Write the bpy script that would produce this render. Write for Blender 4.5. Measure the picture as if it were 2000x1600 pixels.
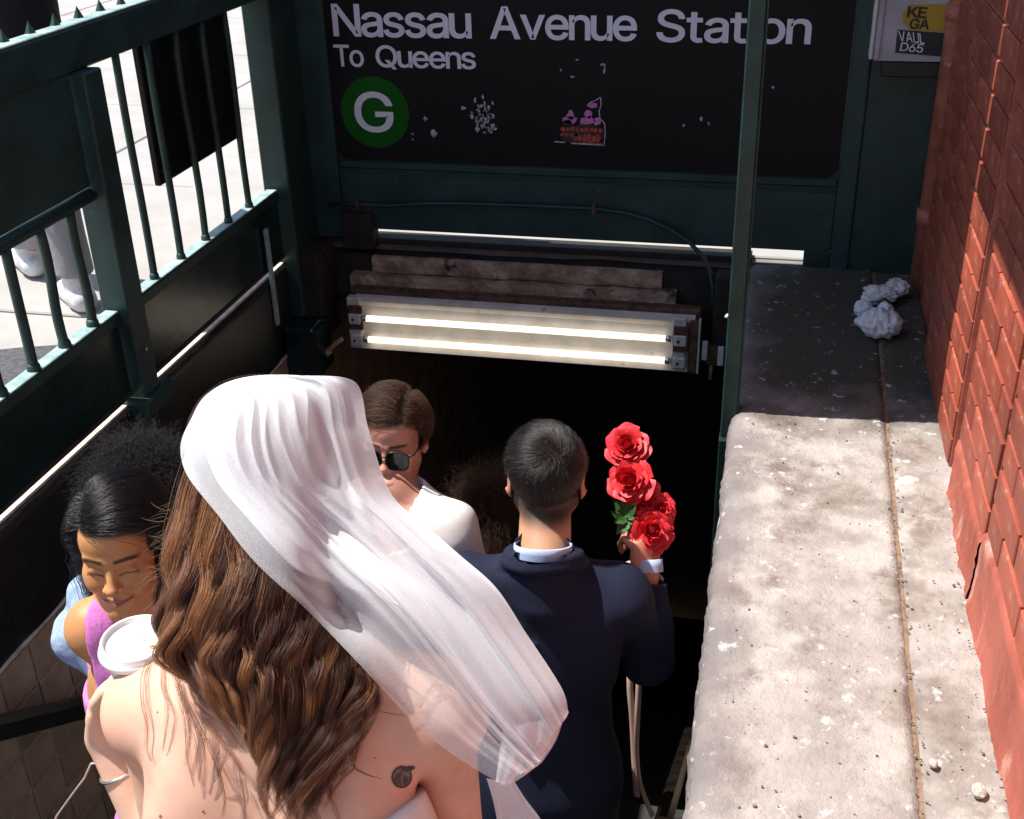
import bpy, math, random
import numpy as np
from mathutils import Vector, Matrix

for o in list(bpy.data.objects):
    bpy.data.objects.remove(o)
S = bpy.context.scene
COL = S.collection
random.seed(7)
RNG = np.random.default_rng(7)

# ------------------------------------------------------------------ camera
# z = 0 is the pavement; the photographer stands at the head of the stairs.
FPX, EYE = 2285.0, 1.65
CAMR = np.array([[0.97593447, 0.08009027, -0.20282371],
                 [0.21670743, -0.45979664, 0.86117649],
                 [-0.0242858, -0.88440522, -0.46608754]])     # rows: world X, Y, Z in (right, down, forward)
cam = bpy.data.cameras.new('camera')
cam.sensor_fit = 'HORIZONTAL'
cam.sensor_width = 36.0
cam.lens = FPX / 2000 * 36.0
cam.clip_start = 0.02
cam.clip_end = 500
camo = bpy.data.objects.new('camera', cam)
COL.objects.link(camo)
camo.matrix_world = Matrix(((CAMR[0, 0], -CAMR[0, 1], -CAMR[0, 2], 0),
                            (CAMR[1, 0], -CAMR[1, 1], -CAMR[1, 2], 0),
                            (CAMR[2, 0], -CAMR[2, 1], -CAMR[2, 2], EYE), (0, 0, 0, 1)))
cam.dof.use_dof = False
S.camera = camo

# ------------------------------------------------------------------ light
SUN = Vector((-0.46, -0.015, 0.888)).normalized()               # towards the sun
w = bpy.data.worlds.new('World'); S.world = w; w.use_nodes = True
nt = w.node_tree; nt.nodes.clear()
sky = nt.nodes.new('ShaderNodeTexSky'); sky.sky_type = 'NISHITA'; sky.sun_disc = False
sky.sun_elevation = math.asin(SUN.z); sky.sun_rotation = math.atan2(SUN.x, SUN.y)
bg = nt.nodes.new('ShaderNodeBackground'); bg.inputs[1].default_value = 0.10
wo = nt.nodes.new('ShaderNodeOutputWorld')
nt.links.new(sky.outputs[0], bg.inputs[0]); nt.links.new(bg.outputs[0], wo.inputs[0])
sl = bpy.data.lights.new('sun', 'SUN'); sl.energy = 4.6; sl.angle = math.radians(0.53); sl.color = (1.0, 0.955, 0.89)
so = bpy.data.objects.new('sun', sl); COL.objects.link(so)
so.rotation_euler = (-SUN).to_track_quat('-Z', 'Y').to_euler(); so.location = SUN * 20
S.view_settings.view_transform = 'Standard'; S.view_settings.look = 'None'
S.view_settings.exposure = 0.80; S.view_settings.gamma = 1.0
S.view_settings.use_curve_mapping = False
S.render.engine = 'CYCLES'
cy = S.cycles
cy.max_bounces = 7; cy.diffuse_bounces = 3; cy.glossy_bounces = 3; cy.transparent_max_bounces = 16
cy.transmission_bounces = 4; cy.use_denoising = True
cy.sample_clamp_indirect = 6.0
try:
    S.cycles_curves.shape = 'RIBBONS'
except Exception:
    pass

# ------------------------------------------------------------------ helpers
def A(*v):
    return np.array(v, float)
def nrm(v):
    v = np.asarray(v, float); return v / np.linalg.norm(v)
def at(u, v, d):
    """world point seen at photograph pixel (u, v) at depth d metres."""
    return CAMR @ np.array([u - 1000.0, v - 800.0, FPX]) * (d / FPX) + A(0, 0, EYE)
def atY(u, v, y):
    r = CAMR @ np.array([u - 1000.0, v - 800.0, FPX]); return r * (y / r[1]) + A(0, 0, EYE)
def atX(u, v, x):
    r = CAMR @ np.array([u - 1000.0, v - 800.0, FPX]); return r * (x / r[0]) + A(0, 0, EYE)

def tag(o, label=None, cat=None, group=None, kind=None):
    if label: o['label'] = label
    if cat: o['category'] = cat
    if group: o['group'] = group
    if kind: o['kind'] = kind
    return o
def empty(name, label, cat, loc=(0, 0, 0), group=None):
    o = bpy.data.objects.new(name, None); COL.objects.link(o)
    o.location = loc; o.empty_display_size = 0.1
    return tag(o, label, cat, group)
def link(name, me, parent=None, mat=None, smooth=False):
    if mat is not None:
        me.materials.clear(); me.materials.append(mat)
    if smooth:
        me.polygons.foreach_set('use_smooth', [True] * len(me.polygons))
    o = bpy.data.objects.new(name, me); COL.objects.link(o)
    if parent is not None:
        o.parent = parent
        # meshes carry world coordinates; only a top-level parent has a location to undo
        o.matrix_parent_inverse = Matrix.Translation(-Vector(parent.location)) if parent.parent is None else Matrix.Identity(4)
    return o
def mesh(name, V, F, parent=None, mat=None, smooth=False, cols=None):
    me = bpy.data.meshes.new(name)
    me.from_pydata([tuple(map(float, v)) for v in V] if not isinstance(V, np.ndarray) else V.tolist(), [], F if isinstance(F, list) else F.tolist())
    me.update()
    if cols is not None:
        a = me.color_attributes.new('Col', 'FLOAT_COLOR', 'POINT')
        c = np.ones((len(V), 4), np.float32); c[:, :3] = cols
        a.data.foreach_set('color', c.ravel())
    return link(name, me, parent, mat, smooth)

class MB:
    """collects simple solids into one mesh"""
    def __init__(s): s.V = []; s.F = []
    def add(s, V, F):
        n = len(s.V); s.V += [tuple(map(float, v)) for v in V]; s.F += [tuple(i + n for i in f) for f in F]; return s
    def box(s, x0, x1, y0, y1, z0, z1, c=0.0, M=None):
        """box with chamfered edges"""
        P = []
        if c <= 0:
            P = [(x, y, z) for x in (x0, x1) for y in (y0, y1) for z in (z0, z1)]
            F = [(0, 1, 3, 2), (4, 6, 7, 5), (0, 4, 5, 1), (2, 3, 7, 6), (0, 2, 6, 4), (1, 5, 7, 3)]
        else:
            idx = {}
            for i, x in enumerate((x0, x1)):
                for j, y in enumerate((y0, y1)):
                    for k, z in enumerate((z0, z1)):
                        sx, sy, sz = (1, -1)[i], (1, -1)[j], (1, -1)[k]
                        for a in range(3):
                            idx[(i, j, k, a)] = len(P)
                            P.append((x + (0 if a == 0 else sx * c), y + (0 if a == 1 else sy * c), z + (0 if a == 2 else sz * c)))
            g = lambda i, j, k, a: idx[(i, j, k, a)]
            F = []
            for i in (0, 1):
                q = [g(i, 0, 0, 0), g(i, 0, 1, 0), g(i, 1, 1, 0), g(i, 1, 0, 0)]; F.append(tuple(q if i == 0 else q[::-1]))
                q = [g(0, i, 0, 1), g(1, i, 0, 1), g(1, i, 1, 1), g(0, i, 1, 1)]; F.append(tuple(q if i == 0 else q[::-1]))
                q = [g(0, 0, i, 2), g(0, 1, i, 2), g(1, 1, i, 2), g(1, 0, i, 2)]; F.append(tuple(q if i == 0 else q[::-1]))
            for i in (0, 1):
                for j in (0, 1):
                    q = [g(i, j, 0, 0), g(i, j, 1, 0), g(i, j, 1, 1), g(i, j, 0, 1)]; F.append(tuple(q if (i + j) % 2 else q[::-1]))
                    q = [g(i, 0, j, 0), g(i, 1, j, 0), g(i, 1, j, 2), g(i, 0, j, 2)]; F.append(tuple(q[::-1] if (i + j) % 2 else q))
                    q = [g(0, i, j, 1), g(1, i, j, 1), g(1, i, j, 2), g(0, i, j, 2)]; F.append(tuple(q if (i + j) % 2 else q[::-1]))
            for i in (0, 1):
                for j in (0, 1):
                    for k in (0, 1):
                        q = [g(i, j, k, 0), g(i, j, k, 1), g(i, j, k, 2)]; F.append(tuple(q if (i + j + k) % 2 else q[::-1]))
        if M is not None:
            P = [tuple(M @ Vector(p)) for p in P]
        return s.add(P, F)
    def tube(s, pts, r, n=10, cap=True):
        pts = [np.asarray(p, float) for p in pts]
        rs = r if hasattr(r, '__len__') else [r] * len(pts)
        rings = []; prev = None
        for i, p in enumerate(pts):
            t = nrm((pts[min(i + 1, len(pts) - 1)] - pts[max(i - 1, 0)]))
            if prev is None:
                a = np.cross(t, A(0, 0, 1) if abs(t[2]) < .9 else A(1, 0, 0))
            else:
                a = prev - t * (prev @ t)
            a = nrm(a); b = np.cross(t, a); prev = a
            rings.append([p + rs[i] * (math.cos(q) * a + math.sin(q) * b) for q in (2 * math.pi * k / n for k in range(n))])
        V = [v for g in rings for v in g]; F = []
        for i in range(len(pts) - 1):
            for k in range(n):
                F.append((i * n + k, i * n + (k + 1) % n, (i + 1) * n + (k + 1) % n, (i + 1) * n + k))
        if cap:
            F.append(tuple(range(n))[::-1]); F.append(tuple((len(pts) - 1) * n + k for k in range(n)))
        return s.add(V, F)
    def ball(s, c, r, n=10, m=6):
        c = np.asarray(c, float); r = np.asarray(r, float) * np.ones(3)
        V = [c + r * A(0, 0, 1)]
        for i in range(1, m):
            for k in range(n):
                a, b = math.pi * i / m, 2 * math.pi * k / n
                V.append(c + r * A(math.sin(a) * math.cos(b), math.sin(a) * math.sin(b), math.cos(a)))
        V.append(c - r * A(0, 0, 1)); F = []
        for k in range(n):
            F.append((0, 1 + k, 1 + (k + 1) % n))
            F.append((len(V) - 1, 1 + (m - 2) * n + (k + 1) % n, 1 + (m - 2) * n + k))
            for i in range(m - 2):
                F.append((1 + i * n + k, 1 + (i + 1) * n + k, 1 + (i + 1) * n + (k + 1) % n, 1 + i * n + (k + 1) % n))
        return s.add(V, F)
    def lathe(s, prof, c, ax=(0, 0, 1), n=32):
        ax = nrm(ax); a = nrm(np.cross(ax, A(1, 0.1, 0))); b = np.cross(ax, a); c = np.asarray(c, float)
        V = []; F = []
        for (r, h) in prof:
            for k in range(n):
                q = 2 * math.pi * k / n
                V.append(c + ax * h + r * (math.cos(q) * a + math.sin(q) * b))
        for i in range(len(prof) - 1):
            for k in range(n):
                F.append((i * n + k, i * n + (k + 1) % n, (i + 1) * n + (k + 1) % n, (i + 1) * n + k))
        return s.add(V, F)
    def build(s, name, mat=None, parent=None, smooth=False):
        return mesh(name, s.V, s.F, parent, mat, smooth)

# ------------------------------------------------------------------ materials
def pmat(name, c1, c2=None, scale=8.0, rough=0.6, bump=0.0, bscale=None, metal=0.0, spec=0.5, contrast=(0.35, 0.65),
         c3=None, s3=3.0, t3=(0.55, 0.62), stretch=(1, 1, 1), attr=False, rvar=0.1, sss=0.0, coat=0.0, emis=0.0):
    m = bpy.data.materials.new(name); m.use_nodes = True
    n = m.node_tree.nodes; L = m.node_tree.links
    b = n['Principled BSDF']
    b.inputs['Roughness'].default_value = rough; b.inputs['Metallic'].default_value = metal
    b.inputs['Specular IOR Level'].default_value = spec
    tc = n.new('ShaderNodeTexCoord'); mp = n.new('ShaderNodeMapping'); mp.inputs['Scale'].default_value = stretch
    L.new(tc.outputs['Object'], mp.inputs[0])
    def noise(sc, det=6, rg=0.6):
        q = n.new('ShaderNodeTexNoise'); q.inputs['Scale'].default_value = sc; q.inputs['Detail'].default_value = det
        q.inputs['Roughness'].default_value = rg; L.new(mp.outputs[0], q.inputs['Vector']); return q
    def ramp(src, p):
        r = n.new('ShaderNodeMapRange'); r.inputs[1].default_value = p[0]; r.inputs[2].default_value = p[1]; r.interpolation_type = 'SMOOTHSTEP'
        L.new(src, r.inputs[0]); return r
    def mix(fac, a, bb, mode='MIX'):
        x = n.new('ShaderNodeMix'); x.data_type = 'RGBA'; x.blend_type = mode
        if isinstance(fac, (int, float)): x.inputs[0].default_value = fac
        else: L.new(fac, x.inputs[0])
        for k, v in ((6, a), (7, bb)):
            if isinstance(v, tuple): x.inputs[k].default_value = (*v, 1)
            else: L.new(v, x.inputs[k])
        return x.outputs[2]
    n1 = noise(scale)
    if c2 is None: c2 = tuple(v * 0.72 for v in c1)
    f = ramp(n1.outputs['Fac'], contrast).outputs[0]
    col = mix(f, c2, c1)
    if c3 is not None:
        n3 = noise(s3, 5, 0.65)
        col = mix(ramp(n3.outputs['Fac'], t3).outputs[0], col, c3)
    if attr:
        at_ = n.new('ShaderNodeAttribute'); at_.attribute_name = 'Col'
        col = mix(1.0, at_.outputs['Color'], col, 'MULTIPLY')
    L.new(col, b.inputs['Base Color'])
    if rvar:
        rr = n.new('ShaderNodeMapRange'); rr.inputs[3].default_value = max(0.02, rough - rvar); rr.inputs[4].default_value = min(1, rough + rvar)
        L.new(n1.outputs['Fac'], rr.inputs[0]); L.new(rr.outputs[0], b.inputs['Roughness'])
    if bump:
        nb = noise(bscale or scale * 4, 8, 0.7)
        bp = n.new('ShaderNodeBump'); bp.inputs['Strength'].default_value = 1.0; bp.inputs['Distance'].default_value = bump
        L.new(nb.outputs['Fac'], bp.inputs['Height']); L.new(bp.outputs[0], b.inputs['Normal'])
    if sss:
        b.inputs['Subsurface Weight'].default_value = sss; b.inputs['Subsurface Radius'].default_value = (1.0, 0.35, 0.2)
        b.inputs['Subsurface Scale'].default_value = 0.008
    if coat:
        b.inputs['Coat Weight'].default_value = coat; b.inputs['Coat Roughness'].default_value = 0.15
    if emis:
        b.inputs['Emission Color'].default_value = (*c1, 1); b.inputs['Emission Strength'].default_value = emis
    return m

M = {}
M['green'] = pmat('green_paint', (0.017, 0.055, 0.046), (0.010, 0.033, 0.028), 9, 0.46, 0.0016, 50, c3=(0.07, 0.042, 0.026), s3=19, t3=(0.655, 0.70))
M['green_side'] = pmat('green_paint_worn', (0.019, 0.059, 0.053), (0.012, 0.036, 0.033), 6, 0.5, 0.0012, 45, c3=(0.07, 0.11, 0.105), s3=24, t3=(0.67, 0.72))
M['gloss_green'] = pmat('glossy_green_paint', (0.010, 0.030, 0.030), (0.006, 0.019, 0.019), 5, 0.26, 0.0008, 20)
M['sunlit_green'] = pmat('sunlit_top_paint', (0.42, 0.52, 0.50), (0.22, 0.36, 0.35), 22, 0.40, 0.002, 60, c3=(0.05, 0.12, 0.12), s3=30, t3=(0.66, 0.72))  # lit copy of the green: sunlight on top faces put into the colour
M['black_enamel'] = pmat('black_enamel', (0.0085, 0.0085, 0.0095), (0.006, 0.006, 0.007), 4, 0.5, 0.0004, 40, spec=0.2, c3=(0.03, 0.03, 0.04), s3=40, t3=(0.74, 0.78))
M['letter'] = pmat('white_lettering', (0.80, 0.79, 0.88), (0.75, 0.74, 0.83), 12, 0.5)
M['badge'] = pmat('green_badge', (0.004, 0.115, 0.005), (0.003, 0.095, 0.004), 10, 0.5, spec=0.15)
M['granite'] = pmat('dark_granite', (0.016, 0.015, 0.016), (0.006, 0.006, 0.007), 60, 0.42, 0.0015, 90, c3=(0.06, 0.058, 0.06), s3=8, t3=(0.68, 0.86))
M['rust_edge'] = pmat('rusty_edge', (0.05, 0.032, 0.022), (0.02, 0.015, 0.012), 20, 0.7, 0.002)
M['tile'] = pmat('brown_wall_tile', (0.56, 0.44, 0.32), (0.38, 0.29, 0.205), 7, 0.4, 0.0008, 30)
M['grout'] = pmat('pale_grout', (0.72, 0.66, 0.56), (0.5, 0.44, 0.36), 25, 0.8, 0.001)
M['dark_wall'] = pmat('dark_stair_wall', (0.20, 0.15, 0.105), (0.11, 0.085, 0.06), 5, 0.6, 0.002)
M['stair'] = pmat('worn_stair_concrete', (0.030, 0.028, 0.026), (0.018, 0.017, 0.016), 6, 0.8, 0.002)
M['stone'] = pmat('brown_stained_stone', (0.50, 0.37, 0.27), (0.22, 0.145, 0.10), 9, 0.85, 0.006, 28, c3=(0.03, 0.02, 0.015), s3=6, t3=(0.60, 0.70))
M['soot'] = pmat('sooty_concrete', (0.035, 0.027, 0.022), (0.016, 0.013, 0.011), 16, 0.9, 0.006, 30, c3=(0.10, 0.045, 0.025), s3=9, t3=(0.66, 0.74))
M['pave'] = pmat('pale_pavement', (0.38, 0.365, 0.345), (0.33, 0.315, 0.295), 3, 0.9, 0.002, 60, c3=(0.40, 0.38, 0.36), s3=1.2, t3=(0.5, 0.7))
M['joint'] = pmat('pavement_joint', (0.22, 0.20, 0.18), None, 10, 0.9)
M['shadow_tone'] = pmat('dark_patch', (0.10, 0.10, 0.11), (0.05, 0.05, 0.055), 60, 0.85, 0.004, 90)
M['brick'] = pmat('red_painted_brick', (0.43, 0.098, 0.056), (0.31, 0.064, 0.037), 9, 0.5, 0.0022, 40, c3=(0.52, 0.25, 0.185), s3=20, t3=(0.60, 0.74))
def vary(m, lo, hi):
    """each brick its own shade"""
    n = m.node_tree.nodes; L = m.node_tree.links; b = n['Principled BSDF']; src = b.inputs['Base Color'].links[0].from_socket
    oi = n.new('ShaderNodeObjectInfo'); r = n.new('ShaderNodeMapRange'); r.inputs[3].default_value = lo; r.inputs[4].default_value = hi
    L.new(oi.outputs['Random'], r.inputs[0]); hs = n.new('ShaderNodeHueSaturation'); L.new(r.outputs[0], hs.inputs['Value']); L.new(src, hs.inputs['Color'])
    L.new(hs.outputs[0], b.inputs['Base Color'])
vary(M['brick'], 0.66, 1.08)
vary(M['tile'], 0.75, 1.1)
M['brickwall'] = pmat('red_painted_joint', (0.50, 0.17, 0.115), (0.36, 0.10, 0.065), 14, 0.6, 0.003, 40, c3=(0.6, 0.36, 0.27), s3=18, t3=(0.62, 0.72))
M['render'] = pmat('red_painted_render', (0.44, 0.115, 0.075), (0.33, 0.08, 0.05), 5, 0.55, 0.006, 22, c3=(0.64, 0.34, 0.27), s3=7, t3=(0.56, 0.72), stretch=(1, 1.4, 0.5))
M['white_metal'] = pmat('dirty_white_enamel', (0.74, 0.71, 0.67), (0.60, 0.56, 0.51), 9, 0.4, 0.0006, 30, c3=(0.42, 0.32, 0.22), s3=16, t3=(0.64, 0.72))
M['rust'] = pmat('rusty_metal', (0.16, 0.075, 0.04), (0.05, 0.028, 0.02), 30, 0.75, 0.003, 60)
M['tan_pipe'] = pmat('tan_painted_pipe', (0.42, 0.29, 0.17), (0.30, 0.19, 0.11), 10, 0.5)
M['white_paint'] = pmat('white_gloss', (0.72, 0.70, 0.68), (0.62, 0.60, 0.58), 12, 0.4)
M['lilac_box'] = pmat('grey_lilac_enamel', (0.50, 0.46, 0.52), (0.40, 0.36, 0.42), 8, 0.5, 0.001, 30, c3=(0.2, 0.15, 0.15), s3=18, t3=(0.68, 0.74))
M['yellow'] = pmat('yellow_sticker', (0.55, 0.33, 0.03), (0.45, 0.26, 0.02), 14, 0.5)
M['black_print'] = pmat('black_print', (0.02, 0.02, 0.022), None, 10, 0.5)
M['pink'] = pmat('pink_print', (0.62, 0.20, 0.52), (0.5, 0.14, 0.4), 40, 0.5)
M['redprint'] = pmat('red_print', (0.55, 0.07, 0.04), (0.25, 0.03, 0.02), 60, 0.5)
M['scrape'] = pmat('scraped_white', (0.55, 0.53, 0.58), (0.3, 0.29, 0.33), 60, 0.6)
M['handrail'] = pmat('dark_bronze_rail', (0.035, 0.026, 0.019), (0.018, 0.014, 0.011), 12, 0.26, metal=0.6)
M['wood_rail'] = pmat('black_worn_rail', (0.022, 0.024, 0.022), (0.012, 0.014, 0.013), 14, 0.33, 0.001, 40, stretch=(1, .2, 1))
M['plastic'] = pmat('thin_white_plastic', (0.86, 0.87, 0.92), (0.76, 0.77, 0.83), 12, 0.35, 0.004, 30, c3=(0.5, 0.42, 0.45), s3=10, t3=(0.62, 0.7))
M['tissue'] = pmat('white_tissue', (0.88, 0.87, 0.87), (0.6, 0.59, 0.58), 14, 0.8, 0.004, 30)
M['pebble'] = pmat('grit', (0.36, 0.31, 0.27), (0.12, 0.10, 0.085), 60, 0.9, 0.002)
M['pebble_pale'] = pmat('pale_grit', (0.50, 0.45, 0.39), (0.36, 0.32, 0.28), 60, 0.9, 0.003, 90)
M['dirt'] = pmat('dirt', (0.27, 0.18, 0.12), (0.17, 0.105, 0.07), 40, 0.95, 0.004, 60)
M['navy'] = pmat('navy_wool', (0.0155, 0.0195, 0.044), (0.011, 0.014, 0.032), 200, 0.75, 0.0012, 420, spec=0.18)
M['shirt_blue'] = pmat('pale_blue_cotton', (0.46, 0.56, 0.78), (0.42, 0.52, 0.74), 80, 0.8, 0.0006, 300)
M['trouser'] = pmat('navy_trouser', (0.02, 0.022, 0.038), None, 150, 0.8)
M['tee'] = pmat('white_jersey', (0.74, 0.71, 0.68), (0.69, 0.66, 0.63), 9, 0.85, 0.0015, 12)
M['pinktop'] = pmat('pink_ribbed_knit', (0.66, 0.21, 0.54), (0.58, 0.17, 0.47), 40, 0.85, 0.003, 160, stretch=(1, 1, 0.2))
M['denim'] = pmat('pale_blue_denim', (0.36, 0.46, 0.62), (0.25, 0.33, 0.48), 60, 0.85, 0.003, 60)
M['jeans'] = pmat('dark_jeans', (0.05, 0.06, 0.10), None, 80, 0.85)
M['dress'] = pmat('ivory_satin', (0.78, 0.76, 0.73), (0.72, 0.70, 0.67), 18, 0.42, 0.004, 30)
M['shoe'] = pmat('black_leather', (0.012, 0.012, 0.012), None, 20, 0.3)
M['white_shoe'] = pmat('white_shoe', (0.75, 0.74, 0.74), None, 20, 0.5)
M['cream_trouser'] = pmat('light_grey_linen', (0.34, 0.32, 0.325), (0.26, 0.245, 0.25), 8, 0.9, 0.004, 20)
M['black_cloth'] = pmat('black_cloth', (0.010, 0.010, 0.011), None, 20, 0.9)
M['cup'] = pmat('white_cup_plastic', (0.80, 0.79, 0.78), (0.77, 0.76, 0.75), 6, 0.35, rvar=0.03)
M['coffee'] = pmat('coffee_brown', (0.30, 0.19, 0.05), None, 20, 0.4)
M['silver'] = pmat('silver', (0.75, 0.74, 0.72), None, 30, 0.22, metal=1.0)
M['lens'] = pmat('dark_lens', (0.008, 0.008, 0.010), None, 5, 0.06, rvar=0.0)
M['petal'] = pmat('red_rose_petal', (0.74, 0.030, 0.042), (0.62, 0.016, 0.026), 30, 0.55, 0.0008, 120, sss=0.12)
M['leaf'] = pmat('rose_leaf', (0.045, 0.13, 0.03), (0.025, 0.08, 0.018), 40, 0.45, 0.001, 90)
M['stem'] = pmat('rose_stem', (0.16, 0.24, 0.08), (0.09, 0.15, 0.05), 30, 0.5)
M['ribbon'] = pmat('blush_satin_ribbon', (0.62, 0.44, 0.38), (0.52, 0.36, 0.31), 12, 0.38, 0.001, 30)
M['shade_canopy'] = pmat('dark_shade_canvas', (0.03, 0.05, 0.045), None, 8, 0.8)
M['skin'] = pmat('skin', (1, 1, 1), (0.92, 0.88, 0.86), 30, 0.50, 0.00022, 700, c3=(0.97, 0.86, 0.82), s3=9, t3=(0.48, 0.70), attr=True, spec=0.4, sss=0.18)
M['ink'] = pmat('tattoo_ink', (0.075, 0.065, 0.07), (0.035, 0.03, 0.033), 90, 0.5)

def emit_mat(name, col, s):
    m = bpy.data.materials.new(name); m.use_nodes = True
    n = m.node_tree.nodes; b = n['Principled BSDF']
    b.inputs['Base Color'].default_value = (*col, 1)
    tc = n.new('ShaderNodeTexCoord'); nz = n.new('ShaderNodeTexNoise'); nz.inputs['Scale'].default_value = 6
    mr = n.new('ShaderNodeMapRange'); mr.inputs[3].default_value = s * 0.85; mr.inputs[4].default_value = s * 1.1
    m.node_tree.links.new(tc.outputs['Object'], nz.inputs[0]); m.node_tree.links.new(nz.outputs[0], mr.inputs[0])
    b.inputs['Emission Color'].default_value = (*col, 1)
    m.node_tree.links.new(mr.outputs[0], b.inputs['Emission Strength'])
    return m
M['tube'] = emit_mat('glowing_tube', (1.0, 0.90, 0.72), 0.80)

def hair_mat(name, rough=0.32, radial=0.4, ior=1.38, body=0.62):
    m = bpy.data.materials.new(name); m.use_nodes = True
    n = m.node_tree.nodes; L = m.node_tree.links
    n.remove(n['Principled BSDF'])
    h = n.new('ShaderNodeBsdfHairPrincipled')
    h.parametrization = 'COLOR'
    a = n.new('ShaderNodeAttribute'); a.attribute_name = 'hcol'
    L.new(a.outputs['Color'], h.inputs['Color'])
    h.inputs['Roughness'].default_value = rough
    h.inputs['Radial Roughness'].default_value = radial
    h.inputs['IOR'].default_value = ior
    if 'Coat' in h.inputs: h.inputs['Coat'].default_value = 0.0
    b = n.new('ShaderNodeBsdfPrincipled'); b.inputs['Roughness'].default_value = 0.5; b.inputs['Specular IOR Level'].default_value = 0.2
    L.new(a.outputs['Color'], b.inputs['Base Color'])
    x = n.new('ShaderNodeMixShader'); x.inputs[0].default_value = body; L.new(h.outputs[0], x.inputs[1]); L.new(b.outputs[0], x.inputs[2])
    L.new(x.outputs[0], n['Material Output'].inputs[0])
    return m
M['hair'] = hair_mat('hair')
M['hair_sleek'] = hair_mat('sleek_hair', 0.20, 0.28, 1.55, 0.25)

def veil_mat(name, op):
    m = bpy.data.materials.new(name); m.use_nodes = True
    n = m.node_tree.nodes; L = m.node_tree.links
    n.remove(n['Principled BSDF'])
    d = n.new('ShaderNodeBsdfDiffuse'); d.inputs[0].default_value = (0.92, 0.94, 0.97, 1)
    t = n.new('ShaderNodeBsdfTranslucent'); t.inputs[0].default_value = (0.92, 0.94, 0.97, 1)
    tr = n.new('ShaderNodeBsdfTransparent')
    a = n.new('ShaderNodeMixShader'); a.inputs[0].default_value = 0.28
    L.new(d.outputs[0], a.inputs[1]); L.new(t.outputs[0], a.inputs[2])
    lw = n.new('ShaderNodeLayerWeight'); lw.inputs[0].default_value = 0.35
    tc = n.new('ShaderNodeTexCoord'); nz = n.new('ShaderNodeTexNoise'); nz.inputs['Scale'].default_value = 900; nz.inputs['Detail'].default_value = 2
    L.new(tc.outputs['Object'], nz.inputs[0])
    mr = n.new('ShaderNodeMapRange'); mr.inputs[1].default_value = 0.3; mr.inputs[2].default_value = 0.7
    mr.inputs[3].default_value = op - 0.10; mr.inputs[4].default_value = op + 0.10
    L.new(nz.outputs[0], mr.inputs[0])
    # thread count along the line of sight grows where the cloth is seen edge-on
    mx = n.new('ShaderNodeMath'); mx.operation = 'MULTIPLY_ADD'; mx.inputs[1].default_value = 0.60; mx.use_clamp = True
    L.new(lw.outputs['Facing'], mx.inputs[0]); L.new(mr.outputs[0], mx.inputs[2])
    b = n.new('ShaderNodeMixShader'); L.new(mx.outputs[0], b.inputs[0]); L.new(tr.outputs[0], b.inputs[1]); L.new(a.outputs[0], b.inputs[2])
    L.new(b.outputs[0], n['Material Output'].inputs[0])
    return m
M['veil'] = veil_mat('white_tulle', 0.31)
M['veil_dense'] = veil_mat('white_tulle_folded', 0.62)

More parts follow.
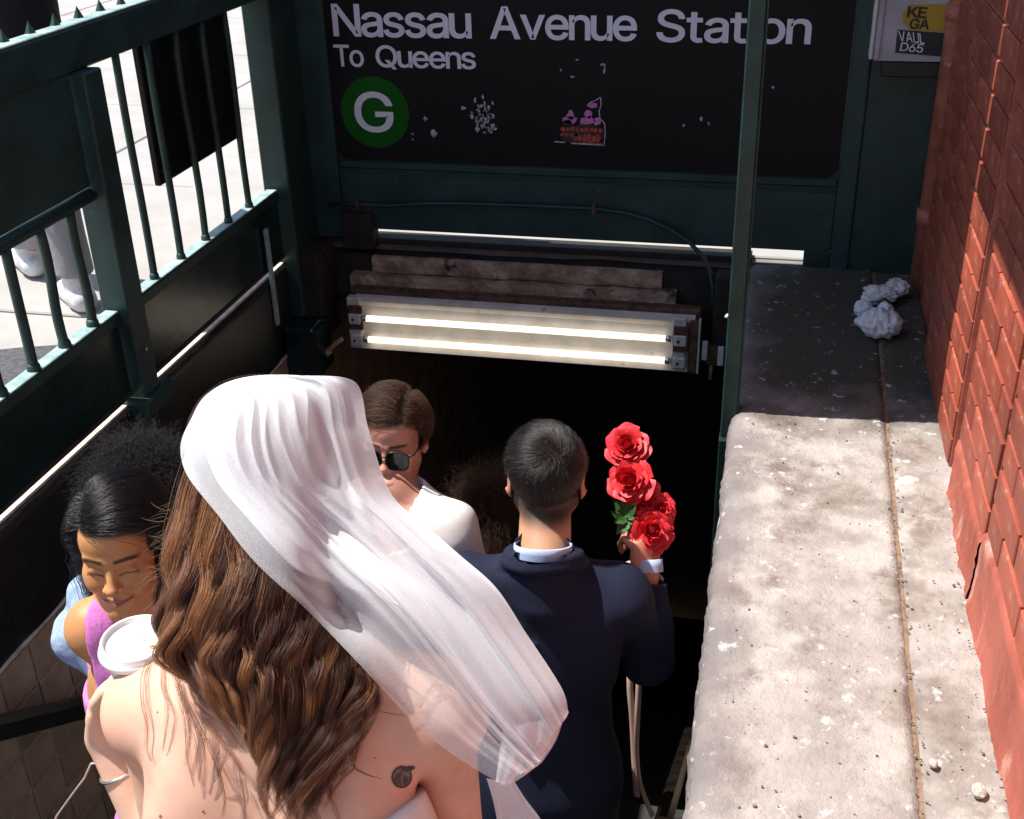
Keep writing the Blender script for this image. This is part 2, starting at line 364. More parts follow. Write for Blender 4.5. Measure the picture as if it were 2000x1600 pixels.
# concrete of the kerb: pinkish, stained, with paint splashes and a worn dark inner edge
def kerb_mat():
    m = pmat('stained_pink_concrete', (0.48, 0.440, 0.405), (0.31, 0.272, 0.245), 8, 0.88, 0.009, 55, c3=(0.20, 0.155, 0.135), s3=5.5, t3=(0.50, 0.68))
    n = m.node_tree.nodes; L = m.node_tree.links; b = n['Principled BSDF']
    src = b.inputs['Base Color'].links[0].from_socket
    mp = [x for x in n if x.type == 'MAPPING'][0]
    def lay(src, sc, lo, hi, col, seed, det=4, fac=1.0):
        q = n.new('ShaderNodeTexNoise'); q.noise_dimensions = '4D'; q.inputs['W'].default_value = seed
        q.inputs['Scale'].default_value = sc; q.inputs['Detail'].default_value = det; q.inputs['Roughness'].default_value = 0.62
        L.new(mp.outputs[0], q.inputs['Vector'])
        r = n.new('ShaderNodeMapRange'); r.inputs[1].default_value = lo; r.inputs[2].default_value = hi; r.inputs[4].default_value = fac
        L.new(q.outputs['Fac'], r.inputs[0])
        x = n.new('ShaderNodeMix'); x.data_type = 'RGBA'; L.new(r.outputs[0], x.inputs[0]); L.new(src, x.inputs[6]); x.inputs[7].default_value = (*col, 1)
        return x.outputs[2]
    s = lay(src, 2.6, 0.50, 0.64, (0.40, 0.35, 0.33), 12.3, 7, .8)     # grey cement bloom
    s = lay(s, 3.4, 0.52, 0.66, (0.185, 0.135, 0.108), 4.4, 9, .85)     # brown dirt
    s = lay(s, 6.5, 0.655, 0.67, (0.66, 0.575, 0.45), 3.1, 7)               # cream paint flakes
    s = lay(s, 9, 0.70, 0.73, (0.78, 0.78, 0.78), 8.4, 6)            # white splashes
    s = lay(s, 70, 0.67, 0.72, (0.10, 0.075, 0.06), 1.7, 2)            # pits
    s = lay(s, 45, 0.70, 0.73, (0.66, 0.62, 0.57), 5.5, 2)             # specks
    # far end: dirt plus painted-in shade under the sign; worn rim along the stairs
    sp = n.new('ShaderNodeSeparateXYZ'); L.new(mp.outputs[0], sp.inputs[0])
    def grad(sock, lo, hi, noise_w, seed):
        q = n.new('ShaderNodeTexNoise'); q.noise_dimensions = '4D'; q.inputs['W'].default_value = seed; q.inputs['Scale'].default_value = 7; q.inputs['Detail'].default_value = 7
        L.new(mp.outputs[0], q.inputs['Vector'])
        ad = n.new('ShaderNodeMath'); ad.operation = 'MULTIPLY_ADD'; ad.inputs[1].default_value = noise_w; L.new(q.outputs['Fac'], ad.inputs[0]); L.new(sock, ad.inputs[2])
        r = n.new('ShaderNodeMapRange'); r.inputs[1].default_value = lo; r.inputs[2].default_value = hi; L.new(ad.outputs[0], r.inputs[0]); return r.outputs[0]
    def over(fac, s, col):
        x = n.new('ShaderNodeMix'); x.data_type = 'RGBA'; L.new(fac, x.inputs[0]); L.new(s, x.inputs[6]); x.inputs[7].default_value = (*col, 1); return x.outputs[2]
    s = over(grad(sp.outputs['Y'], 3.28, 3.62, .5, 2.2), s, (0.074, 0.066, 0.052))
    s = over(grad(sp.outputs['X'], .22, .10, .34, 6.1), s, (0.215, 0.185, 0.185))
    s = lay(s, 24, 0.60, 0.66, (0.62, 0.60, 0.585), 9.7, 8, .75)
    L.new(s, b.inputs['Base Color'])
    return m
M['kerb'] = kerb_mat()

# ================================================================== SETTING
def floor_z(y):
    return -0.66 * max(0.0, y - 0.08)
LX, RX = -1.90, -0.06            # inner faces of the stairwell
YN, YS = 4.43, 0.05              # far lip and head of the stairs

# pavement: bed with the stairwell left open, then single flags left of the fence
b = MB()
for (x0, x1, y0, y1) in ((-60, -2.03, -40, 80), (-2.03, 60, YN + .02, 80), (-2.03, 60, -40, YS), (0.56, 60, YS, YN + .02)):
    b.box(x0, x1, y0, y1, -0.25, -0.012)
pav = b.build('sidewalk', M['joint']); tag(pav, kind='structure')
flag_me = {}
for i, x in enumerate(np.arange(-2.035, -11.5, -1.42)):
    for j, y in enumerate(np.arange(0.4, 17.0, 1.55)):
        wd, hd = 1.405, 1.535
        o = mesh('paving_slab', *(lambda q: (q.V, q.F))(MB().box(x - wd, x, y, y + hd, -0.06, random.uniform(-.002, .001), 0.006)), pav, M['pave'])
for j, x in enumerate((-2.75, .30, 1.72)):
    for k in range(3):
        mesh('paving_slab', *(lambda q: (q.V, q.F))(MB().box(x, x + (3.035 if j == 0 else 1.405), YN + .06 + k * 1.55, YN + .06 + k * 1.55 + 1.535, -0.06, random.uniform(-.001, .001), 0.006)), pav, M['pave'])
# passer-by's shadow laid on the pavement as a dark patch, behind the bars
V = [(-2.34 + .30 * math.cos(a) * random.uniform(.9, 1.1), 2.98 + .26 * math.sin(a) * random.uniform(.9, 1.1), 0.004) for a in np.linspace(0, 2 * math.pi, 30, endpoint=False)]
V += [(x, y, -0.004) for x, y, z in V]
pt = mesh('shadow_patch', V, [tuple(range(30))] + [(i, i + 30, (i + 1) % 30 + 30, (i + 1) % 30) for i in range(30)], None, M['shadow_tone']); tag(pt, kind='structure')

# stair flight
st = empty('staircase', None, None, (-1.0, YS, 0)); tag(st, kind='structure')
rise, run = 0.175, 0.265
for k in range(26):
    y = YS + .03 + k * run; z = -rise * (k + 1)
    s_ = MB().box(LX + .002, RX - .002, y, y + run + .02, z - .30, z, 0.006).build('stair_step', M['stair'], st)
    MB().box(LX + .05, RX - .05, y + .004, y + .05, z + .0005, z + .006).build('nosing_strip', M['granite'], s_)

# stairwell walls: left granite band over brown tiles
wl = MB().box(LX - .12, LX - .004, YS, 9, -5, -.002).build('left_stair_wall', M['grout']); tag(wl, kind='structure')
g = MB()
N = 60
for i in range(N + 1):
    y = YS + (YN - YS) * i / N
    g.V += [(LX + .006 + .004 * math.sin(i * 1.7), y, -.365), (LX + .010, y, -.05), (LX + .004 + .003 * math.sin(i * 2.9), y, -.012), (LX - .03, y, -.006), (LX - .12, y, -.006)]
for i in range(N):
    for k in range(4):
        a = i * 5 + k; g.F.append((a, a + 5, a + 6, a + 1))
g.build('granite_band', M['granite'], wl, True)
MB().box(LX - .003, LX + .012, YS, YN, -.376, -.3655, .002).build('tile_edging', M['grout'], wl)
tme = None
T = 0.1375
for i in range(14):
    for k in range(6):
        y = 1.50 + i * T; z = -.380 - (k + 1) * T
        if tme is None:
            q = MB().box(0, .007, 0, T - .009, 0, T - .009, .0018); tme = bpy.data.meshes.new('wall_tile'); tme.from_pydata(q.V, [], q.F); tme.update(); tme.materials.append(M['tile'])
        o = link('wall_tile', tme, wl)
        o.location = (LX - .0035 + random.uniform(-.0008, .0008), y, z)
q = MB()
for i in range(-10, 46):
    for k in range(30):
        if 0 <= i < 14 and k < 6: continue
        y = 1.50 + i * T; z = -.380 - (k + 1) * T
        q.box(LX - .0035, LX + .0035 + random.uniform(-.0006, .0006), y, y + T - .009, z, z + T - .009)
tag(q.build('far_tiles', M['tile'], wl), kind='stuff')

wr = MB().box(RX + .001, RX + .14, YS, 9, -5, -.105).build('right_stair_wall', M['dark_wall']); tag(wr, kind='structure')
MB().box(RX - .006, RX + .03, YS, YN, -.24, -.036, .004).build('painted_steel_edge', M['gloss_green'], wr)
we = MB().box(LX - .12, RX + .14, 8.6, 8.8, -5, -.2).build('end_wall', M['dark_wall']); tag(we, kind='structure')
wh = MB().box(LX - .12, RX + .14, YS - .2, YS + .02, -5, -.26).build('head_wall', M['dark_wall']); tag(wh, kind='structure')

# far lip of the opening: two courses of stained stone with a sooty slab over and behind
def rough_beam(name, x0, x1, y0, z0, z1, depth, mt, amp, parent, nx=70, nz=6, seed=0):
    R_ = np.random.default_rng(seed)
    xs = np.linspace(x0, x1, nx)
    n1 = np.interp(np.arange(nx), np.arange(0, nx + 8, 5)[:nx // 5 + 2], R_.normal(0, 1, nx // 5 + 2))
    V = []; F = []
    zs = np.linspace(z1, z0, nz)
    for i, x in enumerate(xs):
        V.append((x, y0 + depth, z1 + amp * .2 * n1[i]))
        for k, z in enumerate(zs):
            e = amp * (0.8 if k in (0, nz - 1) else 0)
            V.append((x, y0 + e + amp * .5 * R_.normal() + .3 * amp * n1[i], z + (amp * .4 * n1[i] if k in (0, nz - 1) else 0)))
        V.append((x, y0 + depth, z0))
    m_ = nz + 2
    for i in range(nx - 1):
        for k in range(m_ - 1):
            a = i * m_ + k; F.append((a, a + 1, a + 1 + m_, a + m_))
    F.append(tuple(range(m_))[::-1]); F.append(tuple((nx - 1) * m_ + k for k in range(m_)))
    return mesh(name, V, F, parent, mt)
slab = rough_beam('ceiling_slab', LX - .1, RX + .1, 4.36, -.235, -.040, 5.2, M['soot'], .006, None, seed=3); tag(slab, kind='structure')
rough_beam('stone_course', -1.60, -.40, 4.335, -.100, -.034, .03, M['stone'], .004, slab, 80, 6, 5)
rough_beam('stone_course', -1.69, -.34, 4.30, -.200, -.106, .06, M['stone'], .005, slab, 90, 7, 7)
sill = MB().box(LX, RX, 4.41, 4.50, -.004, .022, .004).build('sooty_sill', M['soot'], slab)
V = []; F = []
MB().box(LX + .002, LX + .13, 4.17, 4.36, -.36, .02, .01).build('corner_block', M['soot'], slab)
MB().box(RX - .13, RX - .002, 4.26, 4.36, -.33, -.01, .01).build('corner_block', M['soot'], slab)

# kerb on the right: slab, recessed joint, strip along the wall
def kerb_sheet(name, x0f, x1f, y0, y1, nx, ny, seed, zf, inner):
    R_ = np.random.default_rng(seed)
    from math import sin
    rough = np.convolve(R_.normal(0, 1, ny + 8), np.ones(5) / 5, 'same')[4:ny + 4]
    V = []; F = []
    ys = np.linspace(y0, y1, ny)
    prof = [(-.010, -.115), (-.012, -.06), (-.007, -.028), (.001, -.012), (.016, -.002)] if inner else [(0, -.10), (0, -.02), (.004, -.004)]
    cols = len(prof) + nx + 2
    for j, y in enumerate(ys):
        xa, xb = x0f(y), x1f(y)
        for (dx, dz) in prof:
            V.append((xa + dx + (.004 * rough[j] * (1 if inner else .4) if dz > -.1 else 0) + (.0022 * R_.normal() if inner and dz > -.1 else 0), y, dz + (.002 * R_.normal() if inner and -.1 < dz < 0 else 0)))
        for i in range(nx):
            t = (i + 1) / (nx + 1)
            x = xa + .03 + (xb - xa - .04) * t
            V.append((x, y, zf(x, y) + .0009 * R_.normal()))
        V.append((xb - .003 + .001 * R_.normal(), y, -.005)); V.append((xb, y, -.10))
    for j in range(ny - 1):
        for i in range(cols - 1):
            a = j * cols + i; F.append((a, a + 1, a + 1 + cols, a + cols))
    F.append(tuple(range(cols))[::-1]); F.append(tuple((ny - 1) * cols + k for k in range(cols)))
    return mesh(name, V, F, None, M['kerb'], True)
jx = lambda y: 0.352 + (y - 1.55) * .0165
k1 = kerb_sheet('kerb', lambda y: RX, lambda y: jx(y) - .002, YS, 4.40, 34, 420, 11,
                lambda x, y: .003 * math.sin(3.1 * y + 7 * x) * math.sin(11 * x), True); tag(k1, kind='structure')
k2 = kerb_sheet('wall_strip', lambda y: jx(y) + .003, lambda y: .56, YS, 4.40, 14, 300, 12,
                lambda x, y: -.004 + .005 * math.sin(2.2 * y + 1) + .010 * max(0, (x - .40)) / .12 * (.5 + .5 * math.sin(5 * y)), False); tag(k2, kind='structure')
q = MB().box(RX + .02, .60, YS, 4.40, -.25, -.030)
for i in range(24):
    y_ = YS + (4.40 - YS) * i / 24; y2_ = YS + (4.40 - YS) * (i + 1) / 24; xm_ = jx((y_ + y2_) / 2)
    q.box(xm_ - .010, xm_ + .012, y_ + .0005, y2_ - .0005, -.029, -.007)
jb = q.build('kerb_bed', M['dirt']); tag(jb, kind='structure')

# red painted brick wall of the corner building
WX = 0.52
bw = empty('brick_wall', 'red painted brick wall rising from the concrete kerb, half in sunlight', 'wall', (WX + .3, 2.8, 0))
def wallbody(y0, y1, x0, z1=3.2):
    return MB().box(x0, WX + .6, y0, y1, -.25, z1)
body = MB()
for (y0, y1, x0) in ((-1.0, 2.30, WX + .004), (2.30, 2.325, WX + .05), (2.325, 2.80, WX + .004), (2.80, 2.905, WX + .065), (2.905, 3.62, WX + .004), (3.62, 4.19, WX + .03)):
    body.box(x0, WX + .6, y0, y1, -.25, 3.2)
body.build('wall_core', M['brickwall'], bw)
CH = 0.0855
def brick_mesh(L, prot):
    q = MB().box(-prot, .03, 0, L, 0, CH - .010, .0025)
    me = bpy.data.meshes.new('brick'); me.from_pydata(q.V, [], q.F); me.update(); me.materials.append(M['brick']); return me
bm_full, bm_half = brick_mesh(.222, .0035), brick_mesh(.106, .0035)
nb = 0
for (y0, y1, x0, zlo) in ((1.70, 2.297, WX, .20), (2.328, 2.797, WX, .16), (2.91, 3.617, WX, .02), (3.625, 4.185, WX + .028, .02)):
    k = 0
    z = zlo
    while z < 1.18:
        y = y0; first = True
        while y < y1 - .02:
            L = .106 if first and k % 2 else .222
            if y + L > y1 - .055: L = y1 - y
            me = bm_half if L == .106 else bm_full if L == .222 else brick_mesh(L, .0035)
            if nb < 290:
                o = link('brick', me, bw)
                o.location = Vector((x0 + random.uniform(-.0016, .0012), y, z + random.uniform(-.0010, .0010)))
                o.rotation_euler = (random.uniform(-.004, .004), 0, random.uniform(-.004, .004))
                nb += 1
            y += L + .010; first = False
        z += CH; k += 1
# rendered base of the near part, uneven
def rendered(y0, y1, z1, seed):
    R_ = np.random.default_rng(seed); V = []; F = []
    ny, nz = 70, 14
    rid = np.interp(np.linspace(0, 1, ny), np.linspace(0, 1, 16), R_.normal(0, 1, 16))
    for j in range(ny):
        y = y0 + (y1 - y0) * j / (ny - 1)
        for k in range(nz):
            z = -.03 + (z1 + .03) * k / (nz - 1)
            e = .016 if k == nz - 1 else 0
            V.append((WX - .010 + e + .0030 * rid[j] * (1 - .5 * k / nz) - .010 * max(0, 1 - k / 4) + .0012 * R_.normal(), y, z + (.002 * rid[j] if k == nz - 1 else 0)))
    for j in range(ny - 1):
        for k in range(nz - 1):
            a = j * nz + k; F.append((a, a + 1, a + nz + 1, a + nz))
    mesh('rendered_base', V, F, bw, M['render'], True)
rendered(2.328, 2.80, .165, 4); rendered(.6, 2.297, .21, 5)
# unseen canopies, added overhead to shade the wall top, sign and far kerb
aw = empty('shade_canopy', 'unseen dark canvas added overhead to shade the wall, sign and kerb', 'shade_canopy', (WX, 3.9, 2.0))
V = []
def shade_cover(y0, y1, xo, zo):
    return MB().add([(WX, y0, zo + .55), (WX, y1, zo + .55), (xo, y1, zo + .02), (xo, y0, zo + .02), (xo, y0, zo - .16), (xo, y1, zo - .16), (xo + .02, y1, zo - .16), (xo + .02, y0, zo - .16), (xo + .02, y0, zo), (xo + .02, y1, zo), (WX, y1, zo + .52), (WX, y0, zo + .52)],
                    [(0, 1, 2, 3), (3, 2, 5, 4), (4, 5, 6, 7), (7, 6, 9, 8), (8, 9, 10, 11), (11, 10, 1, 0), (0, 3, 4, 7, 8, 11), (1, 10, 9, 6, 5, 2)])
shade_cover(.95, 3.127, .0, 1.85).build('side_shade', M['shade_canopy'], aw)
shade_cover(3.13, 4.38, -2.50, 2.60).build('deep_shade', M['shade_canopy'], aw)

# ================================================================== FENCE
FX = LX
fe = empty('railing', 'dark green iron railing left of the stairs with bars and spiked top rail', 'railing', (FX, 2.9, 0))
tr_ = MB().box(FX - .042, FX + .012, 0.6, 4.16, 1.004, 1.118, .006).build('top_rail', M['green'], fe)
MB().box(FX - .040, FX + .010, 0.6, 4.16, 1.1185, 1.124, .002).build('sunlit_cap', M['sunlit_green'], tr_)  # pale sheet standing for sunlight on the rail's top
for i in range(16):
    y = 2.35 + i * .118
    q = MB().add([(FX - .042, y - .016, 1.121), (FX - .026, y - .016, 1.121), (FX - .026, y + .016, 1.121), (FX - .042, y + .016, 1.121), (FX - .034, y, 1.156)],
                 [(3, 2, 1, 0), (0, 1, 4), (1, 2, 4), (2, 3, 4), (3, 0, 4)])
    q.build('spike', M['green'], tr_)
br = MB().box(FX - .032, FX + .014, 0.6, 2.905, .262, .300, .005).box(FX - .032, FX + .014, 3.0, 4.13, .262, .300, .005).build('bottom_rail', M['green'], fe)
MB().box(FX - .030, FX + .012, 0.6, 2.900, .3005, .306, .002).box(FX - .030, FX + .012, 3.005, 4.12, .3005, .306, .002).build('sunlit_cap', M['sunlit_green'], br)
MB().box(FX - .006, FX + .004, 0.6, 2.90, .033, .262).box(FX - .006, FX + .004, 3.0, 4.13, .033, .262).build('kick_panel', M['gloss_green'], fe)
MB().box(FX - .012, FX + .010, .6, 2.90, .022, .036, .002).box(FX - .012, FX + .010, 3.0, 4.13, .022, .036, .002).build('lower_edging', M['rust_edge'], fe)
MB().box(FX - .006, FX + .002, 0.6, 2.90, .690, 1.004).build('upper_panel', M['green_side'], fe)
mr_ = MB(); mr_.tube([(FX - .006, y, .664) for y in np.linspace(.6, 2.93, 6)], .021, 12)
mr_.build('middle_rail', M['green'], fe, True)
def bar(y, z0, z1, r, bend):
    q = MB(); zs = np.linspace(z0, z1, 9)
    q.tube([(FX - .006, y + bend * math.sin((z - z0) / (z1 - z0) * math.pi * 2.0), z) for z in zs], [r] * 9, 10)
    q.tube([(FX - .006, y, z0 - .004), (FX - .006, y, z0 + .012), (FX - .006, y, z0 + .022)], [r * 1.35, r * 1.3, r], 10)
    return q.build('bar', M['green'], fe, True)
for y in (1.29, 1.44, 1.59, 1.74, 1.89, 2.04, 2.19, 2.337, 2.487, 2.640, 2.789): bar(y, .304, .652, .0145, random.uniform(-.006, .006))
for y in (3.165, 3.350, 3.535, 3.720, 3.902): bar(y, .304, 1.006, .0120, random.uniform(-.009, .009))
pm = MB().box(FX - .045, FX + .045, 2.905, 3.0, .0, 1.003, .005).build('post', M['green_side'], fe)
MB().box(FX - .05, FX + .065, 2.875, 3.05, -.05, .012, .006).build('post_foot', M['green'], pm)
MB().tube([(FX + .046, 2.95, .16), (FX + .052, 2.95, .16)], .007, 8).build('bolt', M['silver'], pm)
pe = MB().box(FX - .05, FX + .060, 4.135, 4.235, -.24, 1.6, .006).build('post', M['green'], fe)
MB().box(FX - .055, FX + .052, 4.236, 4.46, -.24, 1.7, .004).build('corner_panel', M['green'], pe)
MB().box(FX + .004, FX + .150, 4.03, 4.19, -.46, -.245, .008).build('post_shoe', M['gloss_green'], pe)
MB().box(FX + .012, FX + .026, 3.95, 3.975, -.20, .20, .003).build('side_strap', M['sunlit_green'], fe)  # sun on the strap is in its pale colour

# black board hung on the street side of the bars
hb = MB().box(FX - .050, FX - .028, 3.335, 3.955, .555, 1.003, .004).build('hanging_board', M['black_enamel'])
tag(hb, 'black rectangular board hung behind the railing bars, its back to the stairs', 'board')
for (y, z) in ((3.36, .60), (3.93, .60), (3.36, .97), (3.93, .97)):
    MB().tube([(FX - .0275, y, z), (FX - .022, y, z)], .006, 8).build('fixing_bolt', M['rust'], hb)

# square post on the inner edge of the kerb
po = empty('gate_post', 'slim dark green square post standing on the stair edge in front of the sign', 'post', (-.075, 3.17, -.05))
MB().box(-.098, -.052, 3.15, 3.196, -.09, 1.62, .004).build('post_tube', M['green'], po)
MB().box(-.0515, -.047, 3.152, 3.194, -.03, 1.60, .001).build('side_flange', M['green_side'], po)
MB().box(-.100, -.0655, 3.13, 3.30, -.60, -.09, .004).build('post_foot', M['gloss_green'], po)
MB().tube([(-.0985, 3.165, .30), (-.106, 3.160, .30)], [.008, .003], 8).build('bolt', M['white_paint'], po)

# ================================================================== STATION SIGN
SY = 4.42
sg = empty('station_sign', 'black enamel station sign with white lettering and green G disc above the stair opening', 'sign', (-.73, SY, .3))
def rrect(x0, x1, z0, z1, r, y0, y1, n=8):
    P = []
    for (cx, cz, a0) in ((x1 - r, z1 - r, 0), (x0 + r, z1 - r, 90), (x0 + r, z0 + r, 180), (x1 - r, z0 + r, 270)):
        for k in range(n + 1):
            a = math.radians(a0 + 90 * k / n); P.append((cx + r * math.cos(a), cz + r * math.sin(a)))
    m_ = len(P)
    V = [(x, y0, z) for x, z in P] + [(x, y1, z) for x, z in P]
    F = [tuple(range(m_)), tuple(range(m_, 2 * m_))[::-1]] + [(i, i + m_, (i + 1) % m_ + m_, (i + 1) % m_) for i in range(m_)]
    return V, F
bd = MB().add(*rrect(-1.735, .232, .352, 1.115, .05, SY - .012, SY + .006)).build('sign_board', M['black_enamel'], sg)
MB().box(-1.86, -1.736, SY - .028, SY + .03, .02, 1.7, .005).build('frame_stile', M['green_side'], sg)
MB().box(.233, .300, SY - .028, SY + .03, -.03, 1.7, .006).build('frame_stile', M['green_side'], sg)
MB().box(.135, .2325, SY - .012, SY + .012, -.02, .059, .003).build('skirt_foot', M['green'], sg)
MB().box(-1.7355, .2325, SY - .008, SY + .02, .30, .42, 0).build('frame_backing', M['green'], sg)
MB().box(-1.7355, .2325, SY - .024, SY + .012, .318, .348, .006).build('bottom_moulding', M['green'], sg)
MB().box(-1.7355, .2325, SY - .020, SY + .012, 1.118, 1.60, .006).build('head_panel', M['green'], sg)
MB().box(-1.7355, .2325, SY - .010, SY + .012, .060, .306, .004).build('skirt_panel', M['green_side'], sg)
MB().box(-1.7355, .2325, SY - .016, SY - .010, .296, .303, .002).build('skirt_lip', M['green'], sg)
MB().box(.301, .72, SY - .012, SY + .02, -.03, 1.7, .004).build('side_panel', M['green'], sg)
MB().box(-1.735, -1.60, SY - .05, SY + .03, -.02, .135, .006).build('rusted_corner', M['soot'], sg)

